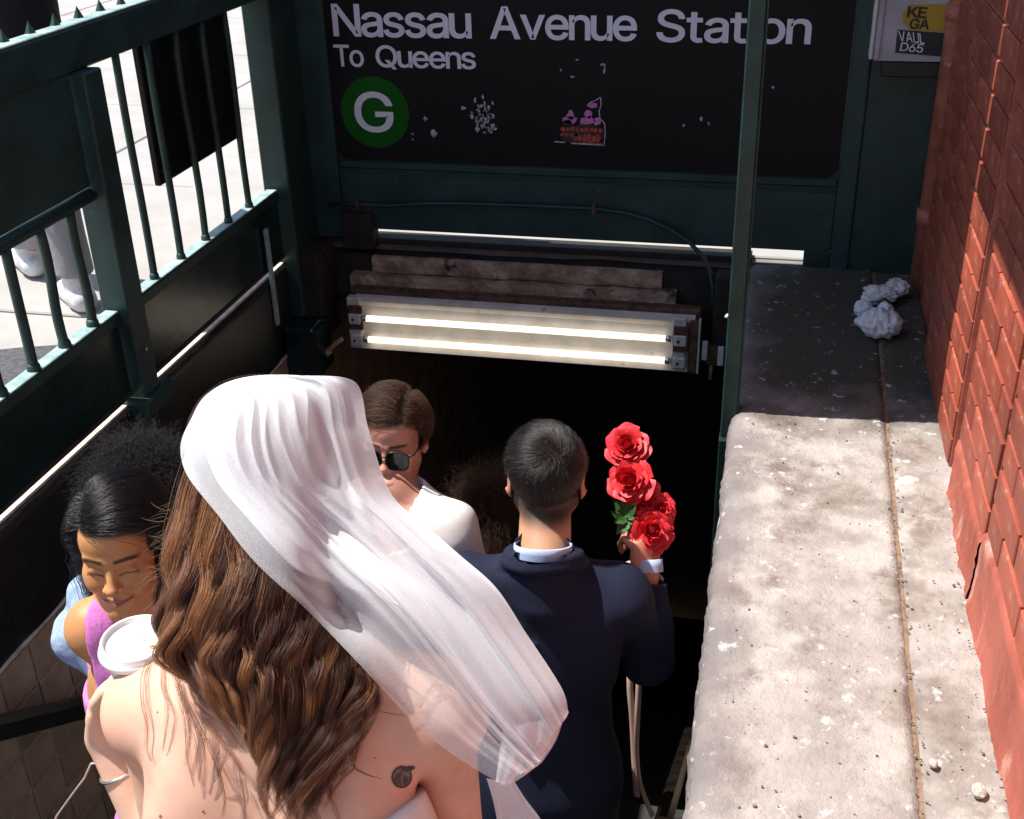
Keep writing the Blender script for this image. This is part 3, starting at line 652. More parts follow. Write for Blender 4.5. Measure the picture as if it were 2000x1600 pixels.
GL = {'N':[[(60,0),(60,509),(136,509),(343,183),(363,151),(388,107),(414,55),(405,54),(401,108),(399,157),(399,195),(399,509),(463,509),(463,0),(387,0),(202,290),(177,331),(148,381),(108,452),(119,454),(122,384),(124,328),(125,291),(125,0)]],'a':[[(160,-9),(142,-8),(126,-5),(110,-1),(94,5),(80,12),(68,22),(57,32),(48,45),(40,58),(35,73),(31,90),(30,108),(31,123),(34,138),(38,150),(43,161),(50,171),(58,179),(67,187),(78,193),(89,199),(100,203),(112,207),(125,211),(178,220),(234,227),(265,235),(276,255),(276,257),(275,268),(273,279),(271,288),(267,297),(262,304),(256,311),(248,317),(240,322),(230,326),(220,329),(208,330),(196,331),(183,330),(171,329),(159,326),(149,322),(118,301),(100,274),(41,291),(48,308),(57,322),(67,335),(79,346),(91,355),(104,364),(118,370),(133,375),(148,379),(163,382),(179,384),(194,384),(239,379),(251,376),(263,372),(275,367),(286,360),(296,353),(306,343),(315,333),(322,320),(329,306),(333,290),(336,272),(337,251),(337,0),(277,0),(277,52),(272,52),(252,25),(244,18),(236,12),(226,6),(215,1),(203,-3),(190,-6),(176,-8)],[(170,45),(187,46),(202,49),(216,53),(228,59),(239,66),(248,74),(257,83),(263,93),(269,104),(272,115),(275,126),(276,138),(276,190),(259,182),(231,176),(200,171),(175,168),(134,159),(125,155),(117,150),(110,145),(103,139),(98,132),(95,124),(93,115),(92,105),(92,95),(94,87),(98,79),(102,72),(107,66),(114,61),(121,56),(130,52),(139,49),(149,47),(159,46)]],'s':[[(182,-8),(163,-7),(145,-5),(128,-2),(112,3),(98,10),(84,18),(72,27),(62,38),(53,50),(45,63),(40,78),(36,94),(94,107),(99,92),(105,79),(114,69),(124,60),(136,54),(150,49),(165,46),(181,45),(200,46),(217,50),(232,55),(244,62),(255,71),(262,81),(267,91),(268,103),(267,112),(265,121),(260,129),(254,136),(246,142),(237,147),(225,151),(212,155),(149,170),(125,177),(104,186),(87,196),(72,208),(61,222),(53,237),(48,255),(47,274),(48,290),(51,305),(57,319),(65,332),(75,343),(87,354),(100,363),(115,370),(131,377),(149,381),(167,384),(187,384),(206,384),(223,381),(239,378),(254,372),(267,366),(279,358),(290,349),(299,339),(307,328),(314,316),(319,303),(324,290),(268,277),(264,288),(258,298),(251,307),(243,316),(232,323),(219,328),(205,331),(187,333),(171,332),(156,329),(143,324),(131,317),(121,308),(114,299),(110,289),(109,277),(110,267),(112,258),(117,250),(124,243),(133,237),(144,232),(157,227),(172,223),(229,209),(254,202),(275,194),(292,183),(306,171),(317,158),(325,142),(330,125),(331,107),(330,90),(326,75),(321,61),(312,47),(302,35),(290,24),(276,15),(260,6),(242,0),(223,-5),(203,-7)]],'u':[[(182,-5),(164,-4),(146,-1),(130,4),(115,11),(101,20),(89,31),(78,44),(69,59),(62,76),(57,95),(54,116),(53,139),(53,379),(114,379),(114,144),(115,123),(119,105),(127,89),(137,75),(150,64),(164,56),(181,52),(200,50),(213,51),(226,53),(238,57),(249,62),(259,69),(268,77),(276,86),(283,97),(289,109),(293,122),(295,137),(296,153),(296,379),(357,379),(357,0),(298,0),(298,92),(307,92),(297,67),(286,47),(272,30),(257,17),(240,7),(222,0),(203,-4)]],'A':[[(16,0),(201,509),(276,509),(463,0),(395,0),(287,302),(264,372),(232,478),(245,478),(213,371),(191,302),(85,0)],[(110,142),(110,199),(370,199),(370,142)]],'v':[[(163,0),(17,379),(84,379),(165,155),(187,87),(206,21),(184,21),(203,87),(224,155),(305,379),(371,379),(226,0)]],'e':[[(212,-8),(185,-7),(161,-2),(138,6),(117,16),(98,30),(82,46),(68,64),(56,85),(46,108),(40,132),(35,159),(34,187),(35,215),(39,242),(46,267),(55,290),(67,311),(81,329),(97,346),(115,359),(135,370),(157,378),(180,383),(205,384),(221,384),(236,382),(251,379),(266,374),(280,368),(294,361),(307,351),(319,341),(331,329),(341,315),(350,299),(357,282),(363,263),(368,242),(370,219),(371,194),(371,169),(97,169),(97,157),(100,139),(104,122),(110,106),(118,92),(128,80),(139,70),(151,61),(165,55),(179,50),(195,47),(212,46),(224,47),(234,48),(244,50),(254,53),(263,56),(271,61),(278,66),(285,73),(292,80),(297,88),(302,96),(306,105),(365,91),(360,77),(353,63),(345,51),(335,39),(324,29),(311,19),(298,11),(283,4),(266,-1),(249,-5),(231,-7)],[(97,221),(309,221),(307,237),(303,254),(298,269),(291,282),(283,294),(273,305),(263,314),(250,321),(237,326),(222,329),(205,330),(189,329),(173,326),(159,321),(146,313),(135,304),(125,294),(116,282),(109,270),(103,256),(99,241)]],'n':[[(114,227),(114,0),(53,0),(53,379),(112,379),(112,287),(102,287),(112,312),(124,332),(137,349),(152,362),(169,372),(187,379),(207,383),(227,384),(246,383),(264,380),(280,376),(295,369),(309,360),(321,349),(332,336),(341,321),(348,304),(353,285),(356,264),(357,240),(357,0),(296,0),(296,235),(295,256),(290,275),(283,291),(273,304),(260,315),(246,323),(229,328),(210,329),(197,328),(184,326),(172,322),(161,317),(150,311),(141,303),(133,293),(126,283),(121,271),(117,257),(114,243)]],'S':[[(224,-9),(197,-8),(172,-4),(149,1),(128,9),(108,19),(91,31),(76,45),(64,60),(54,77),(46,96),(41,115),(38,137),(104,137),(107,123),(110,110),(116,98),(123,88),(132,79),(142,71),(154,64),(166,59),(180,55),(194,52),(209,50),(224,49),(241,50),(257,52),(272,55),(286,60),(299,66),(311,74),(321,82),(329,92),(336,102),(341,114),(345,126),(346,139),(345,151),(342,161),(338,171),(332,179),(325,186),(316,193),(307,199),(296,205),(245,222),(184,239),(154,249),(128,260),(105,274),(86,289),(71,307),(60,326),(54,348),(52,372),(53,393),(58,413),(65,431),(75,448),(87,463),(102,476),(119,488),(138,498),(158,506),(180,511),(203,514),(227,516),(252,514),(275,511),(296,505),(316,498),(334,488),(351,476),(365,463),(377,449),(387,433),(394,415),(399,397),(401,378),(337,378),(334,396),(326,412),(316,426),(302,437),(286,447),(267,453),(247,457),(225,459),(209,458),(194,456),(180,452),(167,448),(156,442),(145,435),(136,427),(129,418),(123,409),(118,398),(116,387),(115,376),(116,363),(119,352),(124,342),(131,334),(139,326),(148,319),(158,313),(169,308),(212,293),(264,279),(312,264),(324,258),(336,252),(347,245),(359,238),(369,229),(379,220),(387,209),(395,198),(401,185),(405,171),(407,155),(408,139),(407,118),(403,99),(396,81),(386,64),(374,48),(360,34),(343,21),(323,11),(302,2),(278,-4),(252,-8)]],'t':[[(204,379),(204,327),(6,327),(6,379)],[(65,471),(126,471),(126,98),(127,86),(128,76),(132,68),(136,61),(142,56),(150,53),(159,51),(170,50),(185,51),(202,54),(213,2),(192,-3),(168,-4),(145,-3),(125,2),(107,10),(92,21),(80,35),(72,52),(67,71),(65,93)]],'i':[[(53,0),(53,379),(114,379),(114,0)],[(84,443),(75,444),(67,446),(60,449),(54,455),(48,461),(44,468),(42,475),(41,483),(42,491),(44,499),(48,506),(54,512),(60,517),(67,521),(75,523),(84,524),(92,523),(100,521),(107,517),(114,512),(119,506),(123,499),(126,491),(126,483),(126,475),(123,468),(119,461),(114,455),(107,449),(100,446),(92,444)]],'o':[[(207,-8),(182,-7),(159,-2),(137,6),(117,16),(98,30),(82,46),(68,64),(56,85),(46,108),(40,133),(36,159),(34,187),(36,216),(40,243),(46,268),(56,291),(68,312),(82,330),(98,346),(117,360),(137,371),(159,378),(182,383),(207,384),(233,383),(256,378),(278,371),(299,360),(317,346),(333,330),(347,312),(359,291),(369,268),(376,243),(380,216),(381,187),(380,159),(376,133),(369,108),(359,85),(347,64),(333,46),(317,30),(299,16),(278,6),(256,-2),(233,-7)],[(207,46),(226,48),(242,51),(257,57),(270,66),(282,76),(292,89),(300,102),(307,117),(312,134),(316,151),(318,169),(319,187),(318,206),(316,224),(312,242),(307,258),(300,274),(292,287),(282,300),(270,310),(257,319),(242,325),(226,329),(207,330),(189,329),(173,325),(158,319),(145,310),(134,300),(124,287),(115,274),(108,258),(103,242),(99,224),(97,206),(96,187),(97,169),(99,151),(103,134),(108,117),(115,102),(124,89),(134,76),(145,66),(158,57),(173,51),(189,48)]],'T':[[(32,452),(32,509),(417,509),(417,452),(257,452),(257,0),(193,0),(193,452)]],'Q':[[(245,159),(313,159),(369,85),(384,65),(468,-48),(401,-48),(346,27),(331,46)],[(267,-7),(235,-5),(205,1),(177,11),(150,25),(126,42),(105,63),(86,88),(70,115),(57,146),(48,179),(42,215),(40,254),(42,293),(48,329),(57,362),(70,393),(86,421),(105,445),(126,466),(150,484),(177,498),(205,508),(235,514),(267,516),(299,514),(329,508),(357,498),(384,484),(408,466),(429,445),(448,421),(464,393),(477,362),(486,329),(491,293),(493,254),(491,215),(486,179),(477,146),(464,115),(448,88),(429,63),(408,42),(384,25),(357,11),(329,1),(299,-5)],[(267,53),(289,54),(310,59),(330,66),(349,76),(367,89),(383,105),(396,123),(408,144),(418,168),(425,194),(429,223),(430,254),(429,286),(425,314),(418,341),(408,365),(396,386),(383,404),(367,420),(349,433),(330,443),(310,450),(289,454),(267,456),(245,454),(223,450),(203,443),(184,433),(167,420),(151,404),(137,385),(125,364),(116,340),(109,314),(105,285),(103,254),(105,223),(109,194),(116,168),(125,144),(137,123),(151,105),(167,89),(184,76),(203,66),(223,59),(245,54)]],'G':[[(269,-7),(236,-5),(205,1),(176,11),(149,25),(125,43),(104,64),(85,88),(69,116),(57,146),(47,179),(42,215),(40,254),(42,293),(47,329),(57,362),(69,393),(85,421),(103,445),(125,466),(149,484),(175,498),(203,508),(233,514),(265,516),(285,515),(304,513),(322,509),(340,504),(358,497),(374,489),(389,480),(403,469),(416,458),(429,445),(439,431),(449,416),(458,401),(465,384),(470,367),(474,349),(408,349),(404,361),(399,372),(393,383),(387,393),(380,403),(373,411),(365,420),(356,427),(347,434),(337,439),(326,444),(315,448),(304,452),(291,454),(279,455),(265,456),(243,454),(222,450),(202,443),(183,432),(166,419),(150,404),(137,385),(125,364),(116,340),(109,314),(105,285),(103,254),(105,223),(109,194),(116,168),(125,145),(137,124),(151,105),(166,90),(184,76),(203,66),(224,59),(246,54),(269,53),(290,54),(309,57),(328,63),(345,71),(360,81),(374,93),(386,107),(396,123),(404,141),(410,160),(414,180),(415,202),(434,199),(283,199),(283,256),(478,256),(478,200),(476,170),(471,141),(463,115),(451,91),(436,69),(419,50),(399,33),(377,19),(352,8),(326,0),(298,-5)]],'K':[[(104,145),(104,216),(139,261),(174,303),(212,344),(364,509),(448,509),(231,276),(228,276)],[(60,0),(60,509),(125,509),(125,334),(124,225),(125,193),(125,0)],[(372,0),(188,259),(228,309),(449,0)]],'E':[[(60,0),(60,509),(372,509),(372,452),(125,452),(125,286),(355,286),(355,229),(125,229),(125,57),(375,57),(375,0)]],'V':[[(204,0),(16,509),(84,509),(192,206),(215,137),(248,31),(235,31),(267,138),(290,206),(395,509),(463,509),(278,0)]],'U':[[(259,-8),(230,-7),(203,-2),(177,5),(154,15),(133,28),(114,43),(98,60),(85,80),(74,101),(66,124),(62,148),(60,173),(60,509),(124,509),(124,178),(125,160),(128,144),(133,128),(141,113),(150,99),(160,87),(173,77),(187,68),(203,61),(220,56),(239,53),(259,52),(279,53),(298,56),(315,61),(331,68),(345,77),(357,87),(368,99),(377,113),(384,128),(389,144),(392,160),(393,178),(393,509),(457,509),(457,173),(456,148),(451,124),(443,101),(433,80),(419,60),(403,43),(384,28),(363,15),(340,5),(315,-2),(288,-7)]],'L':[[(60,0),(60,509),(125,509),(125,57),(361,57),(361,0)]],'D':[[(219,0),(96,0),(96,57),(215,57),(244,58),(272,63),(296,70),(318,81),(337,94),(354,110),(368,128),(379,149),(388,172),(394,198),(398,226),(399,255),(398,285),(394,312),(388,337),(379,361),(368,381),(354,399),(338,415),(320,428),(299,438),(275,446),(249,450),(221,452),(93,452),(93,509),(225,509),(261,507),(294,501),(325,492),(353,478),(377,461),(399,441),(418,418),(433,391),(446,361),(455,329),(460,293),(462,255),(460,217),(455,181),(446,149),(433,119),(417,92),(398,68),(376,48),(351,31),(322,17),(291,8),(256,2)],[(125,509),(125,0),(60,0),(60,509)]],'6':[[(226,-7),(203,-5),(182,-1),(161,5),(142,15),(125,26),(109,40),(96,56),(84,74),(75,94),(69,115),(65,138),(64,162),(65,180),(68,199),(73,219),(80,239),(89,261),(102,285),(118,311),(137,340),(252,509),(322,509),(151,261),(145,261),(165,288),(196,307),(205,310),(214,312),(224,314),(235,314),(257,313),(278,309),(298,303),(316,295),(332,284),(346,271),(359,257),(370,240),(378,221),(384,201),(388,180),(389,157),(388,134),(384,112),(377,92),(368,73),(356,55),(343,39),(327,26),(310,14),(291,5),(271,-2),(249,-6)],[(226,48),(241,49),(254,52),(267,56),(279,63),(289,70),(299,79),(307,90),(314,101),(320,114),(324,128),(327,142),(327,157),(327,173),(324,187),(320,201),(314,213),(307,225),(299,235),(289,244),(279,251),(267,258),(254,262),(241,264),(226,265),(212,264),(198,262),(186,258),(174,252),(163,244),(153,235),(145,225),(138,214),(132,201),(128,188),(126,174),(125,158),(126,143),(128,128),(132,114),(138,102),(145,90),(153,79),(163,70),(174,63),(186,56),(198,52),(212,49)]],'5':[[(221,-7),(199,-6),(178,-2),(159,3),(140,11),(123,21),(108,32),(94,45),(83,60),(73,76),(66,93),(62,111),(60,130),(122,130),(124,119),(127,108),(132,98),(138,89),(145,80),(154,73),(163,66),(173,60),(184,56),(196,52),(208,50),(221,50),(236,51),(250,53),(264,58),(276,64),(288,72),(298,82),(307,92),(314,104),(320,117),(324,131),(327,146),(328,162),(327,178),(324,193),(320,208),(314,221),(306,233),(297,244),(286,254),(275,262),(262,269),(248,273),(233,276),(218,277),(205,276),(192,275),(180,272),(167,268),(156,264),(145,258),(136,252),(128,246),(67,253),(96,509),(366,509),(366,452),(151,452),(134,301),(136,301),(145,308),(155,315),(166,320),(178,325),(190,329),(203,331),(216,333),(229,334),(247,333),(263,330),(279,326),(294,321),(308,314),(321,306),(334,296),(345,285),(355,273),(364,260),(372,246),(379,231),(384,215),(388,199),(390,181),(391,163),(390,139),(385,117),(379,95),(369,76),(357,57),(343,41),(327,27),(309,15),(289,6),(268,-1),(245,-5)]]}
def glyph_mesh(text, x0, x1, z0, cap, y, name, mt, parent, weight=0.006, sp=30, shear=0.0, fn=None, th=.0015):
    """filled outlines, fitted between x0 and x1 with the baseline at z0 and capitals `cap` high"""
    def area(c): return sum(c[i][0] * c[(i + 1) % len(c)][1] - c[(i + 1) % len(c)][0] * c[i][1] for i in range(len(c))) / 2
    def inside(p, c):
        r = False
        for i in range(len(c)):
            (xa, ya), (xb, yb) = c[i], c[(i + 1) % len(c)]
            if (ya > p[1]) != (yb > p[1]) and p[0] < (xb - xa) * (p[1] - ya) / (yb - ya) + xa: r = not r
        return r
    def grow(c, w_):
        """move an outline outwards (to its right when it runs clockwise)"""
        n = len(c); out = []
        for i in range(n):
            a, q, d = np.array(c[i - 1], float), np.array(c[i], float), np.array(c[(i + 1) % n], float)
            e1, e2 = nrm(q - a + 1e-9), nrm(d - q + 1e-9)
            n1, n2 = A(-e1[1], e1[0]), A(-e2[1], e2[0]); m_ = n1 + n2
            m_ = m_ / max(.35, (m_ @ m_) / 2)
            out.append(tuple(q + m_ * w_))
        return out
    pen = 0.0; groups = []
    for ch in text:
        xs = [p[0] for c in GL[ch] for p in c]; mn, mx_ = min(xs), max(xs)
        big = max(GL[ch], key=lambda c: abs(area(c))); sg_ = 1 if area(big) > 0 else -1
        outs = [c for c in GL[ch] if area(c) * sg_ > 0]; holes = [c for c in GL[ch] if area(c) * sg_ < 0]
        for k, oc in enumerate(outs):
            gset = [oc] + [h for h in holes if inside(h[0], oc)]
            groups.append(([[(pen + px_ - mn, py_) for px_, py_ in grow(c, -sg_ * weight * 1000)] for c in gset], k))
        pen += mx_ - mn + sp
    tot = (pen - sp) / 1000.0
    VV = []; FF = []; KK = []
    for gset, k in groups:
        cu = bpy.data.curves.new(name, 'CURVE'); cu.dimensions = '2D'; cu.fill_mode = 'BOTH'
        for c in gset:
            s_ = cu.splines.new('POLY'); s_.points.add(len(c) - 1)
            s_.points.foreach_set('co', [v for p in c for v in (p[0] / 1000.0, p[1] / 1000.0, 0, 1)]); s_.use_cyclic_u = True
        o = bpy.data.objects.new(name, cu); COL.objects.link(o)
        me = bpy.data.meshes.new_from_object(o.evaluated_get(bpy.context.evaluated_depsgraph_get()))
        bpy.data.objects.remove(o)
        n0 = len(VV); VV += [tuple(v.co)[:2] for v in me.vertices]; KK += [k] * len(me.vertices)
        FF += [tuple(i + n0 for i in p.vertices) for p in me.polygons]
        bpy.data.meshes.remove(me)
    co = np.array(VV); n = len(co)
    X = x0 + co[:, 0] / tot * (x1 - x0); Z = z0 + co[:, 1] / .509 * cap
    if fn is None: V = np.stack([X, y - .00025 * np.array(KK), Z], 1)
    else: V = fn(X, Z) - np.array(KK)[:, None] * A(0, .0003, 0)
    return mesh(name, V, FF, parent, mt)
sx = lambda u, v: atY(u, v, SY - .0135)
def word(t, u0, u1, vb0, vb1, vt, parent, weight=.010, sp=28):
    p0, p1 = sx(u0, vb0), sx(u1, vb1); pt_ = sx(u0, vt)
    return glyph_mesh(t, p0[0], p1[0], (p0[2] + p1[2]) / 2, pt_[2] - p0[2], SY - .0135, 'lettering', M['letter'], parent, weight, sp)
word('Nassau', 653, 920, 70, 74, 9, bd, .011); word('Avenue', 959, 1242, 75, 79, 14, bd, .011); word('Station', 1283, 1581, 80, 86, 19, bd, .011, 38)
word('To', 655, 711, 129, 130, 88, bd, .010, 10); word('Queens', 736, 929, 131, 134, 90, bd, .010, 24)
cG = sx(732, 220); rG = (sx(798, 222)[0] - sx(666, 219)[0]) / 2
dq = MB(); dq.lathe([(0, .0006), (rG, .0006), (rG, -.0015)], (cG[0], SY - .0125, cG[2]), (0, -1, 0), 56)
disc = dq.build('route_disc', M['badge'], bd)
p0, p1, p2 = sx(697, 257), sx(769, 257), sx(697, 180)
glyph_mesh('G', p0[0], p1[0], p0[2] + .003, p2[2] - p0[2] - .004, SY - .0142, 'lettering', M['letter'], disc, .009)
l0, l1 = sx(650, 0), sx(1672, 10)
MB().box(l0[0], l1[0], SY - .0135, SY - .0120, 1.033, 1.0385).build('white_rule', M['letter'], bd)
def blot(us, y, name, mt, parent, n=9, jag=.45, seed=1):
    R_ = np.random.default_rng(seed); V = []; F = []
    for (u, v, ru, rv) in us:
        i0 = len(V)
        for k in range(n):
            a = 2 * math.pi * k / n; s_ = 1 + jag * R_.uniform(-1, 1)
            p = sx(u + ru * s_ * math.cos(a), v + rv * s_ * math.sin(a)); V.append((p[0], y, p[2]))
        F.append(tuple(range(i0, i0 + n))[::-1])
    return mesh(name, V, F, parent, mt)
R2 = np.random.default_rng(21)
sc = [(830, 232, 4, 4), (847, 261, 6, 6), (806, 262, 2, 2), (806, 272, 1.5, 2), (905, 211, 4, 4), (927, 196, 2.5, 6), (943, 190, 2, 5), (922, 228, 4, 4)]
for i in range(46):
    t = R2.uniform(-1, 1); sc.append((945 + 7 * t + R2.normal(0, 9), 232 + 17 * R2.normal(), R2.uniform(1.5, 5), R2.uniform(1.5, 6)))
sc += [(1095, 137, 2, 2.5), (1118, 150, 5, 1.6), (1127, 117, 3, 1.2), (1384, 241, 3, 3), (1370, 232, 3, 4), (1510, 171, 3, 2.5), (1335, 246, 2, 3)]
tag(blot(sc, SY - .0131, 'scraped_patch', M['scrape'], bd, 8, .5, 4), kind='stuff')
blot([(1174, 127, 2, 2), (1177, 126, 4, 2), (1181, 128, 2, 3), (1181, 134, 1.8, 5), (1180, 140, 1.8, 5)], SY - .0131, 'scratch_mark', M['scrape'], bd, 8, .2, 5)
stk = empty('torn_sticker', None, None, (0, 0, 0))
bpy.data.objects.remove(stk)
stk = blot([(1138, 262, 43, 21)], SY - .0130, 'torn_sticker', M['black_print'], bd, 14, .12, 6)
blot([(1114, 225, 7, 9), (1113, 236, 14, 8), (1149, 224, 9, 8), (1147, 236, 16, 9), (1158, 206, 9, 5), (1166, 238, 8, 8), (1108, 239, 9, 5)], SY - .0136, 'pink_shape', M['pink'], stk, 10, .25, 7)
reds = [(1100 + 9 * i, 252 + .4 * i, 4.2, 5) for i in range(9)] + [(1098 + 9 * i, 263 + .4 * i, 4.2, 3.6) for i in range(4)] + [(1124 + 9 * i, 268 + .5 * i, 5, 8) for i in range(6)] + [(1150, 280, 24, 2.5)]
blot(reds, SY - .0136, 'red_shape', M['redprint'], stk, 7, .35, 8)
def strip(pts, w_, name, mt, parent, y):
    V = []; F = []
    for i, (u, v) in enumerate(pts):
        a = np.array(pts[max(i - 1, 0)], float); c = np.array(pts[min(i + 1, len(pts) - 1)], float); t = nrm(c - a); nn = A(-t[1], t[0]) * w_
        for s_ in (-1, 1):
            p = sx(u + s_ * nn[0], v + s_ * nn[1]); V.append((p[0], y, p[2]))
        if i: F.append((2 * i - 2, 2 * i - 1, 2 * i + 1, 2 * i))
    return mesh(name, V, F, parent, mt)
strip([(1173, 190), (1174, 205), (1170, 218), (1172, 232), (1181, 242), (1182, 262), (1180, 284), (1150, 282), (1116, 280)], 1.1, 'torn_edge', M['scrape'], stk, SY - .0137)
strip([(1083, 277), (1104, 278)], 1.2, 'torn_edge', M['scrape'], stk, SY - .0137)
strip([(1146, 207), (1153, 200), (1162, 197), (1172, 190)], .9, 'torn_edge', M['scrape'], stk, SY - .0137)

# conduit that runs along the skirt panel and drops to the lamp
cd = empty('conduit', 'thin dark green conduit running under the sign and bending down to the lamp', 'pipe', (-.7, SY - .05, .14))
P_ = [atY(u, v, y) for (u, v, y) in ((640, 398, 4.39), (700, 399, 4.39), (760, 402, 4.385), (830, 398, 4.385), (900, 398, 4.385), (1000, 401, 4.385), (1100, 405, 4.385), (1160, 408, 4.385), (1220, 416, 4.385), (1270, 430, 4.38), (1310, 449, 4.37), (1345, 472, 4.35), (1372, 500, 4.33), (1387, 530, 4.31), (1392, 560, 4.29), (1394, 600, 4.27))]
q = MB(); q.tube(P_, .0085, 10); q.build('pipe_run', M['green_side'], cd, True)
for i in (1, 7):
    q = MB(); q.box(P_[i][0] - .008, P_[i][0] + .008, SY - .047, SY - .010, P_[i][2] - .020, P_[i][2] + .018, .002); q.build('pipe_clip', M['rust'], cd)

# ================================================================== LAMP
la = empty('strip_light', 'long white twin tube strip light glowing under the stone lip', 'lamp', (-.98, 4.2, -.2))
LYf = 4.22
pA, pB, pC, pD = atY(678, 578, LYf), atY(1368, 622, LYf), atY(684, 676, LYf), atY(1372, 727, LYf)
x0, x1 = pA[0], pB[0]; zt = (pA[2] + pB[2]) / 2; zb = (pC[2] + pD[2]) / 2
MB().box(x0, x1, LYf + .030, LYf + .09, zb + .01, zt + .02, .006).build('housing', M['rust'], la)
rf = MB()
pr = [(LYf + .029, zt), (LYf + .006, zt - .004), (LYf + .006, zt - .022), (LYf + .028, zt - .050), (LYf + .028, zb + .072), (LYf + .014, zb + .018), (LYf - .008, zb), (LYf + .0, zb - .006), (LYf + .03, zb)]
for x in (x0 + .03, x1 - .02):
    rf.V += [(x, y, z) for y, z in pr]
n_ = len(pr)
rf.F = [(i, i + 1, i + 1 + n_, i + n_) for i in range(n_ - 1)]
rf.build('reflector', M['white_metal'], la)
tz = (zb + .135, zb + .040)
for z in tz:
    q = MB(); q.tube([(x0 + .078, LYf - .004, z), (x1 - .130, LYf - .004, z)], .0135, 16); t_ = q.build('tube', M['tube'], la, True)
    for xe, d in ((x0 + .078, -1), (x1 - .130, 1)):
        q = MB(); q.tube([(xe, LYf - .004, z), (xe + d * .022, LYf - .004, z)], .0142, 14); q.build('tube_cap', M['silver'], t_, True)
for (xa, xb) in ((x0 - .004, x0 + .052), (x1 - .106, x1 - .052)):
    e_ = MB().box(xa, xb, LYf - .006, LYf + .03, zb - .004, zt - .004, .004).build('end_plate', M['white_metal'], la)
    for k, z in enumerate((zb + .160, zb + .088)):
        MB().box(xa + .006, xb + .012, LYf - .020, LYf - .0065, z - .002, z + .034, .003).build('socket', M['rust'], e_)
    for z in tz:
        MB().box(xa + .010, xb + .004, LYf - .026, LYf - .007, z - .022, z + .024, .004).build('tube_holder', M['white_paint'], e_)
        MB().tube([((xa + xb) / 2, LYf - .0265, z), ((xa + xb) / 2, LYf - .0285, z)], .006, 8).build('holder_screw', M['black_print'], e_)
MB().box(x1 - .040, x1 - .006, LYf - .012, LYf + .03, zb - .005, zt - .012, .004).build('end_cap', M['rust'], la)
MB().box(x1 - .0045, x1 + .004, LYf - .014, LYf + .03, zb - .006, zt - .010, .002).build('end_flange', M['white_metal'], la)
jb_ = MB().box(x1 + .030, x1 + .072, LYf + .02, LYf + .06, zb + .02, zb + .10, .004).build('junction_box', M['rust'], la)
MB().box(x1 + .012, x1 + .034, LYf + .0, LYf + .019, zb + .05, zb + .13, .003).build('bracket', M['white_metal'], la)
MB().box(x1 + .074, x1 + .098, LYf + .0, LYf + .019, zb + .03, zb + .11, .003).build('bracket', M['white_metal'], la)
q = MB(); q.tube([(x1 + .05, LYf + .04, zb + .02), (x1 + .05, LYf + .04, zb - .05)], .008, 8); q.build('drop_pipe', M['tan_pipe'], la, True)

tp = empty('tan_conduit', 'tan painted conduit with a coupling on the left stair wall', 'pipe', (-1.85, 4.05, -.45))
P_ = [atY(u, v, 4.12) for (u, v) in ((668, 662), (655, 672), (640, 688), (622, 706), (606, 726), (596, 748), (590, 775))]
q = MB(); q.tube(P_, .010, 10); q.build('pipe_run', M['tan_pipe'], tp, True)
q = MB(); c_ = P_[2]; d_ = nrm(P_[3] - P_[2]); q.tube([c_ - d_ * .012, c_ + d_ * .018], .016, 10); q.build('coupling', M['tan_pipe'], tp, True)
q = MB(); q.tube([atY(597, 665, 4.10), atY(596, 702, 4.10)], .009, 10); s_ = q.build('cable_sleeve', M['green_side'], tp, True)
q = MB(); q.tube([atY(596, 703, 4.10), atY(593, 734, 4.10)], .0105, 10); q.build('white_sleeve', M['white_paint'], tp, True)

# meter box at the end of the wall
mb_ = empty('meter_box', 'grey meter box with yellow tag and black plate by the brick wall', 'box', (.42, 4.36, .78))
BY = 4.34
V, F = rrect(.300, .70, .795, 1.35, .012, BY, BY + .06); case = MB().add(V, F).build('case', M['lilac_box'], mb_)
MB().box(.288, .299, BY - .012, BY + .05, .80, 1.35, .003).build('door_edge', M['white_paint'], mb_)
MB().box(.305, .322, BY - .010, BY - .0005, .80, 1.35, .004).build('hinge_bar', M['lilac_box'], mb_)
MB().box(.335, .70, BY + .0, BY + .05, .74, .793, .004).build('bottom_hub', M['black_print'], mb_)
bxp = lambda u, v: atY(u, v, BY - .003)
P8 = [(1776, 10), (1850, 8), (1866, 34), (1850, 62), (1778, 60), (1763, 44), (1763, 27)]
V = [bxp(u, v) for u, v in P8]; V += [A(p[0], BY + .0, p[2]) for p in V]; n_ = len(P8)
yt = mesh('yellow_tag', V, [tuple(range(n_)), tuple(range(n_, 2 * n_))[::-1]] + [(i, i + n_, (i + 1) % n_ + n_, (i + 1) % n_) for i in range(n_)], mb_, M['yellow'])
P4 = [(1753, 58), (1860, 66), (1852, 112), (1748, 103)]
V = [bxp(u, v) for u, v in P4]; V += [A(p[0], BY + .0, p[2]) for p in V]
bp_ = mesh('black_plate', V, [(0, 1, 2, 3), (7, 6, 5, 4)] + [(i, i + 4, (i + 1) % 4 + 4, (i + 1) % 4) for i in range(4)], mb_, M['black_print'])
def plate_word(t, a, b_, vt, mt, parent, wgt=.012, shear=0.0, sp=40):
    def fn(X, Z):
        p0, p1, p2 = bxp(*a), bxp(*b_), bxp(*vt)
        ex = p1 - p0; ez = p2 - p0
        return np.stack([p0 + ex * x + ez * z for x, z in zip(X, Z)]) + A(0, -.0012, 0)
    return glyph_mesh(t, 0, 1, 0, 1, 0, 'lettering', mt, parent, wgt, sp, fn=fn)
plate_word('KE', (1772, 33), (1808, 35), (1775, 13), M['black_print'], yt, .022)
plate_word('GA', (1776, 56), (1813, 57), (1779, 37), M['black_print'], yt, .022)
